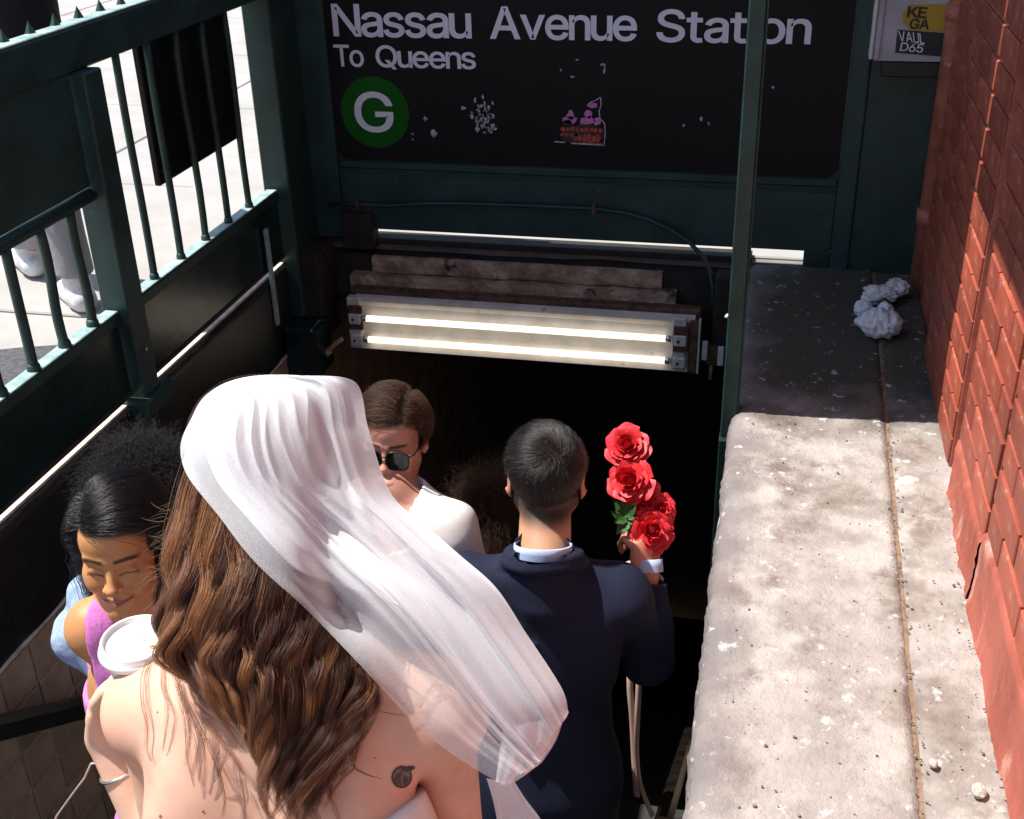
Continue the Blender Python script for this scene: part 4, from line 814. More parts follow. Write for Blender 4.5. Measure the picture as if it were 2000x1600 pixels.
plate_word('VAUL', (1756, 80), (1806, 86), (1754, 60), M['letter'], bp_, .004, sp=60)
plate_word('D65', (1757, 99), (1801, 103), (1761, 83), M['letter'], bp_, .004, sp=60)
# old downpipe that hides the right part of the box
dp = empty('downpipe', 'dark red painted downpipe in the corner beside the meter box', 'pipe', (.52, 4.25, 0))
dp.location = (.545, 4.245, 0)
q = MB(); q.tube([(.555, 4.245, -.02), (.555, 4.245, 3.1)], .040, 18); q.build('pipe_run', M['brickwall'], dp, True)
for z in (.25, .95):
    q = MB(); q.tube([(.555, 4.245, z), (.555, 4.245, z + .05)], .046, 18); q.build('pipe_collar', M['brickwall'], dp, True)

# ================================================================== HANDRAILS
def hrail(name, label, x, wx, y0, y1, zf, prof, mt, parts):
    r_ = empty(name, label, 'handrail', (x, y0, zf(y0)))
    q = MB(); hw, hh = prof
    P = []
    for y in (y0, y1):
        z = zf(y)
        for (dx, dz) in ((-hw, -hh), (-hw, hh * .5), (-hw * .5, hh), (hw * .5, hh), (hw, hh * .5), (hw, -hh)):
            P.append((x + dx, y, z + dz))
    q.add(P, [(i, i + 6, (i + 1) % 6 + 6, (i + 1) % 6) for i in range(6)] + [tuple(range(6)), tuple(range(6, 12))[::-1]])
    q.build('rail', mt, r_)
    for y in parts:
        z = zf(y) - hh
        q = MB(); q.tube([(x, y, z + .004), (x, y + .01, z - .05), (wx, y + .02, z - .07)], .010, 8); q.build('bracket', M['handrail'], r_, True)
    return r_
hrail('handrail', 'dark handrail sloping down along the brown tiled wall', LX + .085, LX, .5, 6.0, lambda y: -.455 - .672 * (y - 1.96), (.028, .034), M['wood_rail'], (1.2, 2.9, 4.4))
hrail('handrail', 'bronze handrail sloping down beside the concrete kerb at the right', RX - .075, RX - .006, .6, 6.0, lambda y: -.505 - .682 * (y - 2.0), (.020, .022), M['handrail'], (1.4, 2.75, 4.2))

# ================================================================== LITTER
bag = empty('plastic_bag', 'crumpled white knotted plastic bag lying on the shaded kerb', 'bag', (.38, 3.83, 0))
def crumple(c, r, seed, n=28, m=18, amp=.25, flat=1.0, twist=None):
    R_ = np.random.default_rng(seed); K = R_.normal(0, 1, (14, 3)) * 3.2; ph = R_.uniform(0, 6.28, 14); V = []; F = []
    for i in range(m + 1):
        for k in range(n):
            a, b_ = math.pi * i / m, 2 * math.pi * k / n
            d = A(math.sin(a) * math.cos(b_), math.sin(a) * math.sin(b_), math.cos(a))
            s_ = 1 + amp * sum(abs(math.sin(K[j] @ d + ph[j])) - .6 for j in range(14)) / 7
            V.append(np.asarray(c) + np.asarray(r) * d * s_)
    for i in range(m):
        for k in range(n):
            F.append((i * n + k, (i + 1) * n + k, (i + 1) * n + (k + 1) % n, i * n + (k + 1) % n))
    return V, F
V, F = crumple((.385, 3.80, .040), (.070, .075, .042), 3, 40, 26, .42); mesh('bag_body', V, F, bag, M['plastic'])
V, F = crumple((.340, 3.935, .032), (.030, .040, .026), 4, 24, 16, .6); mesh('bag_ear', V, F, bag, M['plastic'])
V, F = crumple((.412, 3.925, .034), (.026, .034, .026), 5, 24, 16, .6); mesh('bag_neck', V, F, bag, M['plastic'])
q = MB(); q.tube([(.385, 3.955, .05), (.41, 3.962, .062), (.435, 3.955, .048)], .004, 6); q.build('tie', M['black_print'], bag, True)
tis = empty('paper_tissue', 'crumpled white paper tissue above the plastic bag on the kerb', 'tissue', (.42, 4.08, 0))
V, F = crumple((.400, 4.06, .036), (.055, .055, .028), 8, 34, 22, .75); mesh('crumpled_sheet', V, F, tis, M['tissue'])
V, F = crumple((.465, 4.13, .045), (.036, .055, .022), 9, 26, 18, .8); mesh('sheet_corner', V, F, tis, M['tissue'])
# pebbles and grit along the joint and the wall foot
q = MB()
for i in range(760):
    t = random.random()
    y = 1.5 + 2.6 * random.random() ** .9
    x = {0: jx(y) + random.gauss(.006, .008), 1: .545 - abs(random.gauss(0, .035)), 2: random.uniform(RX + .03, .50)}[0 if t < .22 else 1 if t < .66 else 2]
    r = random.choice((.0010, .0013, .0018, .0026)) * random.uniform(.8, 1.3)
    zz = .002 if t > .66 else 0.0
    q.ball((x, y, zz + r * .3), (r * random.uniform(.8, 1.6), r * random.uniform(.8, 1.6), r), 5, 3)
tag(q.build('grit', M['pebble']), kind='stuff')
for (u, v, r, lab) in ((1823, 1490, .011, 'small pale pebble near the brick wall foot'), (1912, 1545, .017, 'larger pale pebble lowest on the kerb strip')):
    p = atX(u, v, .3); p = CAMR @ A(u - 1000, v - 800, FPX); p = p * ((.006 - EYE) / p[2]) + A(0, 0, EYE)
    V, F = crumple((p[0], p[1], r * .4), (r * .8, r * 1.0, r * .6), int(u), 14, 9, .45); tag(mesh('pebble', V, F, None, M['pebble_pale']), lab, 'pebble')

# ================================================================== FIGURES: smooth-union distance fields meshed with surface nets
class Field:
    def __init__(s, xs, ys, zs):
        s.ax = [np.asarray(a, np.float32) for a in (xs, ys, zs)]
        s.F = np.full([len(a) for a in s.ax], 0.25, np.float32)
    def sub(s, lo, hi):
        sl = []
        for a, l, h in zip(s.ax, lo, hi):
            i0 = max(0, int(np.searchsorted(a, l)) - 1); i1 = min(len(a), int(np.searchsorted(a, h)) + 1)
            if i1 <= i0: return None, None
            sl.append(slice(i0, i1))
        X, Y, Z = (a[q] for a, q in zip(s.ax, sl))
        return tuple(sl), (X[:, None, None], Y[None, :, None], Z[None, None, :])
    def comb(s, sl, d, k, sub=False):
        f = s.F[sl]
        if sub:
            d = -d
            h = np.clip(.5 - .5 * (f - d) / k, 0, 1) if k > 0 else (d > f).astype(np.float32)
            s.F[sl] = f * (1 - h) + d * h + k * h * (1 - h)
        else:
            if k > 0:
                h = np.clip(.5 + .5 * (f - d) / k, 0, 1); s.F[sl] = f * (1 - h) + d * h - k * h * (1 - h)
            else: s.F[sl] = np.minimum(f, d)
    def rc(s, a, b, ra, rb, k=.01, sub=False):
        a = np.asarray(a, float); b = np.asarray(b, float); m = max(ra, rb) + k + .03
        sl, P = s.sub(np.minimum(a, b) - m, np.maximum(a, b) + m)
        if sl is None: return s
        ba = b - a; L = float(ba @ ba) + 1e-12
        t = np.clip(((P[0] - a[0]) * ba[0] + (P[1] - a[1]) * ba[1] + (P[2] - a[2]) * ba[2]) / L, 0, 1)
        d = np.sqrt((P[0] - a[0] - t * ba[0]) ** 2 + (P[1] - a[1] - t * ba[1]) ** 2 + (P[2] - a[2] - t * ba[2]) ** 2) - (ra + (rb - ra) * t)
        s.comb(sl, d, k, sub); return s
    def el(s, c, r, M_=None, k=.01, sub=False):
        """ellipsoid: rows of M_ are its axes"""
        c = np.asarray(c, float); r = np.asarray(r, float); M_ = np.eye(3) if M_ is None else np.asarray(M_, float)
        ext = np.abs(M_.T) @ r + k + .03
        sl, P = s.sub(c - ext, c + ext)
        if sl is None: return s
        D = [P[0] - c[0], P[1] - c[1], P[2] - c[2]]
        k0 = 0; k1 = 0
        for i in range(3):
            q = M_[i, 0] * D[0] + M_[i, 1] * D[1] + M_[i, 2] * D[2]
            k0 = k0 + (q / r[i]) ** 2; k1 = k1 + (q / r[i] ** 2) ** 2
        k0 = np.sqrt(k0); k1 = np.sqrt(k1) + 1e-9
        s.comb(sl, k0 * (k0 - 1) / k1, k, sub); return s
    def half(s, p, n, k=.004):
        """keep the side the normal points away from"""
        n = nrm(n); X, Y, Z = s.ax
        d = (X[:, None, None] - p[0]) * n[0] + (Y[None, :, None] - p[1]) * n[1] + (Z[None, None, :] - p[2]) * n[2]
        s.F = np.maximum(s.F, d.astype(np.float32)); return s
    def noise(s, amp, waves, seed):
        R_ = np.random.default_rng(seed)
        X, Y, Z = (a[q] for a, q in zip(s.ax, (slice(None),) * 3)); X, Y, Z = X[:, None, None], Y[None, :, None], Z[None, None, :]
        for (kx, ky, kz, ph, am) in waves:
            s.F += amp * am * np.sin(kx * X + ky * Y + kz * Z + ph).astype(np.float32)
        return s
    def mesh(s):
        F = s.F; ins = F < 0
        nx, ny, nz = F.shape
        c = np.zeros((nx - 1, ny - 1, nz - 1), np.uint8)
        for i in (0, 1):
            for j in (0, 1):
                for k in (0, 1): c += ins[i:nx - 1 + i, j:ny - 1 + j, k:nz - 1 + k]
        I, J, K = np.nonzero((c > 0) & (c < 8)); n = len(I)
        acc = np.zeros((n, 3)); cnt = np.zeros(n)
        corner = [(i, j, k) for i in (0, 1) for j in (0, 1) for k in (0, 1)]
        vals = {q: F[I + q[0], J + q[1], K + q[2]].astype(float) for q in corner}
        pos = {q: np.stack([s.ax[0][I + q[0]], s.ax[1][J + q[1]], s.ax[2][K + q[2]]], 1).astype(float) for q in corner}
        for a in corner:
            for d in range(3):
                if a[d] == 0:
                    b = tuple(1 if e == d else a[e] for e in range(3))
                    fa, fb = vals[a], vals[b]; m_ = (fa < 0) != (fb < 0)
                    t = np.where(m_, fa / (fa - fb + 1e-20), 0)[:, None]
                    acc += np.where(m_[:, None], pos[a] + (pos[b] - pos[a]) * t, 0); cnt += m_
        V = acc / cnt[:, None]
        idx = np.full((nx - 1, ny - 1, nz - 1), -1, np.int32); idx[I, J, K] = np.arange(n)
        Q = []
        a_, b_ = ins[:-1, 1:-1, 1:-1], ins[1:, 1:-1, 1:-1]; i, j, k = np.nonzero(a_ != b_); j += 1; k += 1
        q = np.stack([idx[i, j - 1, k - 1], idx[i, j, k - 1], idx[i, j, k], idx[i, j - 1, k]], 1); fl = ~ins[i, j, k]; q[fl] = q[fl][:, ::-1]; Q.append(q)
        a_, b_ = ins[1:-1, :-1, 1:-1], ins[1:-1, 1:, 1:-1]; i, j, k = np.nonzero(a_ != b_); i += 1; k += 1
        q = np.stack([idx[i - 1, j, k - 1], idx[i - 1, j, k], idx[i, j, k], idx[i, j, k - 1]], 1); fl = ~ins[i, j, k]; q[fl] = q[fl][:, ::-1]; Q.append(q)
        a_, b_ = ins[1:-1, 1:-1, :-1], ins[1:-1, 1:-1, 1:]; i, j, k = np.nonzero(a_ != b_); i += 1; j += 1
        q = np.stack([idx[i - 1, j - 1, k], idx[i, j - 1, k], idx[i, j, k], idx[i - 1, j, k]], 1); fl = ~ins[i, j, k]; q[fl] = q[fl][:, ::-1]; Q.append(q)
        Q = np.concatenate(Q); Q = Q[(Q >= 0).all(1)]
        return V, Q

def axis(lo, hi, coarse, zones=()):
    """grid line positions: `coarse` spacing, finer inside the zones (lo, hi, step)"""
    out = [lo]; x = lo
    while x < hi:
        st_ = coarse
        for (a, b, f) in zones:
            if x + 1e-6 >= a - f and x < b: st_ = min(st_, f)
            elif x < a: st_ = min(st_, max(f, a - x)) if x + st_ > a else st_
        x += st_; out.append(x)
    return np.array(out)

def frame(yaw, pitch=0.0, roll=0.0):
    """rows: right, forward, up.  yaw 0 looks along +Y, positive turns to the left; pitch > 0 looks down."""
    F_ = A(-math.sin(yaw) * math.cos(pitch), math.cos(yaw) * math.cos(pitch), -math.sin(pitch))
    R_ = A(math.cos(yaw), math.sin(yaw), 0); U_ = np.cross(R_, F_)
    c, s_ = math.cos(roll), math.sin(roll)
    return np.array([c * R_ + s_ * U_, F_, c * U_ - s_ * R_])

def head_field(f, c, Fr, s=1.0, fem=False, smile=0.0, ears=True, neck_to=None, neck_r=.053, detail=True):
    """head with face; c is between the ears at eye level, Fr rows right/forward/up"""
    p = lambda x, y, z: np.asarray(c) + s * (x * Fr[0] + y * Fr[1] + z * Fr[2])
    q = lambda *r: np.array(r) * s
    f.el(p(0, -.014, .030), q(.0735, .092, .082), Fr, .02)
    f.el(p(0, .030, -.028), q(.060, .060, .078), Fr, .03)
    f.el(p(0, .044, .046), q(.058, .046, .050), Fr, .02)
    jw = .044 if fem else .049
    for sg_ in (-1, 1):
        f.rc(p(sg_ * jw, .004, -.058), p(sg_ * .012, .068, -.100), .022 * s, (.015 if fem else .018) * s, .028 * s)
        f.el(p(sg_ * .041, .056, -.022), q(.022, .020, .018), Fr, .016 * s)
        f.el(p(sg_ * .036, .060, -.046 + .006 * smile), q(.020 + .003 * smile, .018 + .005 * smile, .020), Fr, .016 * s)
    f.el(p(0, .076, -.099), q(.017, .013, .014), Fr, .014 * s)
    if detail:
        for sg_ in (-1, 1):
            f.rc(p(sg_ * .010, .084, .016), p(sg_ * .045, .072, .018), .0075 * s, .006 * s, .012 * s)
            f.el(p(sg_ * .031, .096, -.004), q(.0165, .013, .0105), Fr, .010 * s, True)
            f.el(p(sg_ * .031, .0735, -.003), q(.0135, .0128, .0125), Fr, .003 * s)
            f.rc(p(sg_ * .018, .0845, -.007), p(sg_ * .044, .0790, -.006), .0022 * s, .0018 * s, .003 * s)     # lower lid
        f.rc(p(0, .082, .010), p(0, .098, -.024), .0075 * s, .0085 * s, .010 * s)
        f.el(p(0, .104, -.035), q(.0115, .0115, .0095), Fr, .008 * s)
        for sg_ in (-1, 1):
            f.el(p(sg_ * .0135, .0945, -.038), q(.0075, .0095, .0075), Fr, .005 * s)
            f.el(p(sg_ * .0065, .101, -.0465), q(.0035, .0050, .0030), Fr, .003 * s, True)
        mw = .024 + .006 * smile; mz = -.066 + .005 * smile
        f.el(p(0, .074, -.068), q(.030, .016, .020), Fr, .014 * s)
        for sg_ in (-1, 1):
            f.rc(p(0, .0915, -.0635), p(sg_ * mw, .078, mz), .0055 * s, .0026 * s, .004 * s)
            f.rc(p(0, .0905, -.0735), p(sg_ * mw * .9, .079, mz - .003), .0070 * s, .0028 * s, .004 * s)
            f.rc(p(0, .0985, -.0682), p(sg_ * mw * 1.06, .0815, mz - .0008), .0016 * s, .0014 * s, .0022 * s, True)
            if smile: f.rc(p(sg_ * .018, .0915, -.040), p(sg_ * .036, .0775, -.064), .0030 * s, .0025 * s, .009 * s, True)
            f.el(p(sg_ * (mw + .004), .079, mz + .001), q(.004, .004, .004), Fr, .006 * s, True) if smile else None
        f.rc(p(0, .097, -.049), p(0, .0935, -.060), .002 * s, .002 * s, .004 * s, True)
    if ears:
        for sg_ in (-1, 1):
            E_ = frame(0); ax_ = nrm(Fr[0] * sg_ * .80 - Fr[1] * .60)       # plate normal
            up = nrm(Fr[2] - Fr[1] * .15); fw = np.cross(up, ax_)
            Me = np.array([ax_, nrm(fw), up])
            f.el(p(sg_ * .0800, -.016, -.008), q(.0062, .0170, .0290), Me, .005 * s)
            f.el(p(sg_ * .0765, -.010, -.034), q(.0060, .0100, .0120), Me, .006 * s)
            f.el(p(sg_ * .0865, -.010, -.006), q(.0050, .0100, .0185), Me, .003 * s, True)
    if neck_to is not None:
        f.rc(p(0, -.022, -.055), neck_to, neck_r * s * .98, neck_r * 1.06 * s, .022)
    return p

def skin_cols(V, c, Fr, s, base, lips=None, brow=None, lid=None, scalp=None, line=None, beard=None, flush=None):
    L_ = (V - np.asarray(c)) @ Fr.T / s; x, y, z = L_.T
    col = np.tile(np.asarray(base, float), (len(V), 1))
    sm = lambda a, b, t: np.clip((t - a) / (b - a), 0, 1) ** 2 * (3 - 2 * np.clip((t - a) / (b - a), 0, 1))
    def paint(m_, cc): 
        nonlocal col; col = col * (1 - m_[:, None]) + np.asarray(cc, float) * m_[:, None]
    face = (y > .03) & (np.abs(z) < .13)
    if flush is not None:
        m_ = .45 * np.exp(-(((np.abs(x) - .038) / .016) ** 2 + ((z + .036) / .016) ** 2)) * face; paint(m_, flush)
        m_ = .4 * np.exp(-((x / .012) ** 2 + ((z + .036) / .010) ** 2)) * face; paint(m_, flush)
    if beard is not None:
        m_ = sm(-.035, -.062, z) * (np.abs(y - .05) < .09) * (1 - sm(-.118, -.15, z)) * .55 * (1 - np.exp(-((x / .02) ** 2 + ((z + .066) / .01) ** 2))); paint(np.clip(m_, 0, 1), beard)
    if lips is not None:
        zz = -.0685 + 6 * np.abs(x) ** 2
        m_ = (1 - sm(.0062, .0085, np.abs(z - zz) + .18 * np.abs(x) * (np.abs(x) < .03))) * (np.abs(x) < .027) * face; paint(m_.astype(float), lips)
        m_ = np.exp(-(((z - zz) / .0011) ** 2)) * (np.abs(x) < .028) * face; paint(m_.astype(float) * .85, np.asarray(lips) * .25)
    if brow is not None:
        zb_ = .0185 + .10 * (.032 - np.abs(np.abs(x) - .036)) 
        m_ = (1 - sm(.0026, .0052, np.abs(z - zb_))) * sm(.008, .013, np.abs(x)) * (1 - sm(.048, .056, np.abs(x))) * face; paint(m_.astype(float) * .92, brow)
    if lid is not None:
        e = ((np.abs(x) - .031) / .0165) ** 2
        m_ = np.exp(-((z + .0085 + .004 * e) / .0020) ** 2) * (e < 1.1) * face; paint(m_.astype(float) * .95, lid)      # lash line of lowered lids
        m_ = .35 * np.exp(-(e + ((z - .003) / .009) ** 2)) * face; paint(m_.astype(float), np.asarray(base) * .55)
    if scalp is not None:
        paint(np.clip(line(x, y, z), 0, 1), scalp)
    return col

def torso_prims(f, J, inf=0.0, fem=False, arms=True, legs=True, k=.03, bust=1.0):
    """one standing body from its joints; inf inflates it (clothes)"""
    R_, F_, U_ = J['R'], J['F'], J['U']; C = J['C']; B = np.array([R_, F_, U_])
    p = lambda r, fw, u: C + r * R_ + fw * F_ + u * U_
    sw = J['sw']
    if fem:
        f.el(p(0, .012, -.135), A(.148, .098, .195) + inf, B, k)
        f.el(p(0, .010, -.335), A(.125, .088, .14) + inf, B, k)
        f.el(p(0, .006, -.50), A(.172, .118, .14) + inf, B, k + .02)
        for sg_ in (-1, 1): f.el(p(sg_ * .075, .085 - .035 * (1 - bust), -.165), A(.062, .055, .060) * (.6 + .4 * bust) + inf, B, k)
    else:
        f.el(p(0, .010, -.140), A(.165, .112, .205) + inf, B, k)
        f.el(p(0, .008, -.345), A(.148, .105, .155) + inf, B, k)
        f.el(p(0, .004, -.50), A(.160, .115, .13) + inf, B, k + .02)
        for sg_ in (-1, 1): f.el(p(sg_ * .075, .075, -.12), A(.075, .045, .07) + inf, B, k)
    for sg_, sh in ((-1, J['sL']), (1, J['sR'])):
        f.el(p(sg_ * .095, -.048, -.085), A(.070, .042, .105) + inf, B, k)                      # shoulder blade mass
        f.rc(J['neck'] + .0 * U_, sh + U_ * .012, (.044 if fem else .052) + inf, (.042 if fem else .050) + inf, k)   # trapezius
        f.rc(p(sg_ * .06, .05, .005), sh, .030 + inf, .040 + inf, k)
    if arms:
        ua = .043 if fem else .051
        for sg_, sh, e, w_ in ((-1, J['sL'], J['eL'], J['wL']), (1, J['sR'], J['eR'], J['wR'])):
            f.el(sh, A(ua * 1.18, ua * 1.18, ua * 1.25) + inf, B, k)
            f.rc(sh, e, ua + inf, ua * .76 + inf, .018)
            f.rc(e, e + (w_ - e) * .35, ua * .78 + inf, ua * .80 + inf, .012)
            f.rc(e + (w_ - e) * .3, w_, ua * .80 + inf, (.025 if fem else .030) + inf, .012)
    if legs:
        for sg_, h, kn, an in ((-1, J['hL'], J['kL'], J['aL']), (1, J['hR'], J['kR'], J['aR'])):
            f.rc(h, kn, .082 + inf, .054 + inf, .03); f.rc(kn, kn + (an - kn) * .4, .052 + inf, .052 + inf, .02)
            f.rc(kn + (an - kn) * .35, an, .052 + inf, .036 + inf, .02)
            fw = nrm(A(F_[0], F_[1], 0)); f.rc(an - A(0, 0, .035) - fw * .03, an + fw * .15 - A(0, 0, .045), .036 + inf, .028 + inf, .02)
    return p

def joints(C, yaw, lean, sw, footz, foot_y, fem=False, arms=None, neck_up=.055, step=True):
    R_, F_, U_ = frame(yaw, lean)
    J = dict(C=np.asarray(C, float), R=R_, F=F_, U=U_, sw=sw)
    p = lambda r, fw, u: J['C'] + r * R_ + fw * F_ + u * U_
    J['neck'] = p(0, -.018, neck_up)
    J['sL'], J['sR'] = p(-sw, 0, 0), p(sw, 0, 0)
    def_arm = lambda s_: (p(s_ * (sw + .05), -.02, -.30), p(s_ * (sw + .06), .06, -.54))
    J['eL'], J['wL'] = def_arm(-1); J['eR'], J['wR'] = def_arm(1)
    if arms: J.update({k_: np.asarray(v_, float) for k_, v_ in arms.items()})
    hz = footz + (J['C'][2] - footz) * .63
    hc = p(0, 0, -.52)
    for s_, n in ((-1, 'L'), (1, 'R')):
        J['h' + n] = A(hc[0], hc[1], hz) + s_ * .085 * R_
        fz = footz if (n == 'L' or not step) else footz - rise
        fy = hc[1] + (foot_y if n == 'L' or not step else foot_y + run)
        J['a' + n] = A(hc[0] + s_ * .09 * R_[0], fy, fz + .075)
        J['k' + n] = (J['h' + n] + J['a' + n]) / 2 + .05 * nrm(A(F_[0], F_[1], 0))
    return J

def hand_prims(f, wr, d, palm_n, s=1.0, curl=(1.2, 1.2, 1.2, 1.2), thumb=1, spread=.0, k=.005):
    """wr wrist, d palm direction, palm_n the way the palm faces; thumb side +-1 (towards d x palm_n)"""
    d = nrm(d); pn = nrm(np.asarray(palm_n, float) - d * (np.asarray(palm_n, float) @ d)); sd = np.cross(d, pn) * thumb
    B = np.array([sd, d, pn])
    f.rc(wr, wr + d * .02 * s, .024 * s, .026 * s, .01)
    f.el(wr + d * .048 * s, A(.039, .050, .0165) * s, B, .014)
    tips = []
    for i, (o, ln, r) in enumerate(((.028, .98, .0092), (.0095, 1.06, .0096), (-.0095, .99, .0090), (-.027, .80, .0080))):
        a = wr + d * (.088 - .004 * abs(i - 1.2)) * s + sd * o * s + pn * .002
        ang = 0; dirv = d
        q = a
        for j, L_ in enumerate((.043, .026, .021)):
            ang += curl[i] * (.85 if j == 0 else 1.0 if j == 1 else .6)
            dv = d * math.cos(ang) + pn * math.sin(ang) + sd * spread * (1.5 - i) * .3
            b = q + nrm(dv) * L_ * ln * s
            f.rc(q, b, r * (1 - .07 * j) * s, r * (.95 - .09 * j) * s, .003 if j else k); q = b
        tips.append(q)
    a = wr + d * .030 * s + sd * .030 * s + pn * .006 * s
    b = a + (d * .55 + sd * .55 + pn * .55) * .040 * s; c_ = b + (d * .75 + sd * -.05 + pn * .62) * .030 * s; e = c_ + (d * .75 - sd * .35 + pn * .5) * .024 * s
    f.rc(a, b, .0135 * s, .0115 * s, .010); f.rc(b, c_, .0112 * s, .0100 * s, .003); f.rc(c_, e, .0100 * s, .0080 * s, .003)
    return tips

# ------------------------------------------------------------------ hair strands
def curves(name, P, radius, cols, parent, tip=.25, label=None, mt='hair'):
    """P (n, m, 3) world points"""
    n, m_, _ = P.shape
    h = bpy.data.hair_curves.new(name); h.add_curves([m_] * n)
    h.position_data.foreach_set('vector', P.reshape(-1).astype(np.float32))
    r = h.attributes.new('radius', 'FLOAT', 'POINT') if 'radius' not in h.attributes else h.attributes['radius']
    t = np.linspace(0, 1, m_); prof = (1 - (1 - tip) * t ** 3)
    rr = np.asarray(radius, float).reshape(-1, 1) * np.ones((n, 1)) * prof[None]
    r.data.foreach_set('value', rr.reshape(-1).astype(np.float32))
    c = h.attributes.new('hcol', 'FLOAT_COLOR', 'CURVE'); cc = np.ones((n, 4), np.float32); cc[:, :3] = cols
    c.data.foreach_set('color', cc.reshape(-1))
    h.materials.append(M[mt])
    o = bpy.data.objects.new(name, h); COL.objects.link(o)
    if parent is not None:
        o.parent = parent
        o.matrix_parent_inverse = Matrix.Translation(-Vector(parent.location)) if parent.parent is None else Matrix.Identity(4)
    if label: o['label'] = label
    return o
def shade_cols(n, base, var, R_, alt=None, p=.2):
    b = np.tile(np.asarray(base, float), (n, 1)) * (1 + var * R_.normal(0, 1, (n, 1)))
    if alt is not None:
        m_ = R_.random(n) < p; b[m_] = np.asarray(alt) * (1 + var * R_.normal(0, 1, (m_.sum(), 1)))
    return np.clip(b, .002, .9)
def march(roots, c, Fr, er, comb, steps, ds, layer, grav=0.0, balls=(), curl=None, seed=0, jit=.0, stick=1.0):
    """strands laid over an ellipsoid skull (radii er, centre c, rows Fr), combed along comb(local p) and falling freely below it"""
    R_ = np.random.default_rng(seed); n = len(roots); P = np.zeros((n, steps, 3)); p = roots.copy(); P[:, 0] = p
    off = layer.reshape(-1)
    j0 = R_.normal(0, jit, (n, 3))
    gl = Fr @ A(0, 0, -1)
    v = None
    for k in range(1, steps):
        t = k / (steps - 1)
        L_ = p / er; r = np.linalg.norm(L_, axis=1, keepdims=True); nn = p / er ** 2; nn /= np.linalg.norm(nn, axis=1, keepdims=True)
        d = comb(p, t) + j0
        d = d - nn * (d * nn).sum(1, keepdims=True) * stick
        d = d / (np.linalg.norm(d, axis=1, keepdims=True) + 1e-9)
        if grav:
            g_ = np.clip(grav * t * 2, 0, 1); d = d * (1 - g_) + gl * g_
        if v is not None: d = .55 * d + .45 * v
        d /= np.linalg.norm(d, axis=1, keepdims=True) + 1e-9; v = d
        p = p + d * ds.reshape(-1, 1)
        q = p / (er + off[:, None]); rr = np.linalg.norm(q, axis=1, keepdims=True)
        p = np.where(rr < 1, p / rr, p)
        for (bc, br) in balls:
            bb = np.asarray(bc); w_ = p - bb; dd = np.linalg.norm(w_, axis=1, keepdims=True); p = np.where(dd < br, bb + w_ / dd * br, p)
        P[:, k] = p
    if curl is not None:
        am, fr = curl; ph = R_.uniform(0, 6.28, n); a1 = R_.normal(0, 1, (n, 3)); a1 /= np.linalg.norm(a1, axis=1, keepdims=True); a2 = R_.normal(0, 1, (n, 3)); a2 -= a1 * (a1 * a2).sum(1, keepdims=True); a2 /= np.linalg.norm(a2, axis=1, keepdims=True)
        t = np.arange(steps)[None, :] / (steps - 1); env = np.clip(t * 3, 0, 1)
        P = P + (am * env)[..., None] * (np.cos(fr * t + ph[:, None])[..., None] * a1[:, None] + np.sin(fr * t + ph[:, None])[..., None] * a2[:, None])
    return np.asarray(c) + P @ Fr
def scalp_roots(n, er, region, seed):
    R_ = np.random.default_rng(seed); out = []
    while len(out) < n:
        d = R_.normal(0, 1, (n * 2, 3)); d /= np.linalg.norm(d, axis=1, keepdims=True); p = d * er
        out += list(p[region(p)])
    return np.array(out[:n])

# ================================================================== PEOPLE
def person(name_label, loc):
    return empty('person', name_label, 'person', tuple(map(float, loc)))
def ball_balls(J, extra=()):
    return list(extra)
UP = A(0, 0, 1)
sm01 = lambda a, b, t: np.clip((t - a) / (b - a), 0, 1) ** 2 * (3 - 2 * np.clip((t - a) / (b - a), 0, 1))
ER = A(.078, .097, .086)                        # hair-bearing skull, local radii
def skull_c(c, Fr, s=1.0): return c + s * (-.013 * Fr[1] + .030 * Fr[2])
def shoes(J, mt, parent, g=1.0):
    for n in ('L', 'R'):
        a = J['a' + n]; fw = nrm(A(J['F'][0], J['F'][1], 0)); z = a[2] - .075
        f = Field(axis(a[0] - .2, a[0] + .2, .009), axis(a[1] - .25, a[1] + .25, .009), axis(z - .01, z + .14, .008))
        f.rc(a - fw * .04 + UP * (-.035), a + fw * .14 - UP * .045, .042 * g, .036 * g, .02).rc(a - UP * .02, a + UP * .05 * g, .046 * g, .044 * g, .02)
        f.half((a[0], a[1], z + .002), (0, 0, -1))
        V, F = f.mesh(); mesh('shoe', V, F, parent, mt, True)
def trousers(J, mt, parent, zt, fine=.010, flare=.0, hem=-.045):
    b = (min(J['aL'][0], J['aR'][0], J['hL'][0], J['hR'][0]) - .2, max(J['aL'][0], J['aR'][0], J['hL'][0], J['hR'][0]) + .2)
    c = (min(J['aL'][1], J['aR'][1], J['hL'][1]) - .22, max(J['aL'][1], J['aR'][1], J['hL'][1]) + .22)
    f = Field(axis(b[0], b[1], fine), axis(c[0], c[1], fine), axis(min(J['aL'][2], J['aR'][2]) - .05, zt + .05, fine))
    B = np.array([J['R'], J['F'], J['U']]); pc = (J['hL'] + J['hR']) / 2
    f.el(pc + UP * .03, A(.178, .128, .16), B, .03)
    for n in ('L', 'R'):
        f.rc(J['h' + n], J['k' + n], .098, .072 + flare * .4, .03); f.rc(J['k' + n], J['a' + n] - UP * .02, .072 + flare * .4, .056 + flare, .02)
    f.half((0, 0, zt), (0, 0, 1)); f.half((0, 0, min(J['aL'][2], J['aR'][2]) + hem), (0, 0, -1))
    f.noise(.0025, ((30, 12, 22, 0, 1), (-18, 40, 14, 1, .8)), 1)
    V, F = f.mesh(); return mesh('trousers', V, F, parent, mt, True)
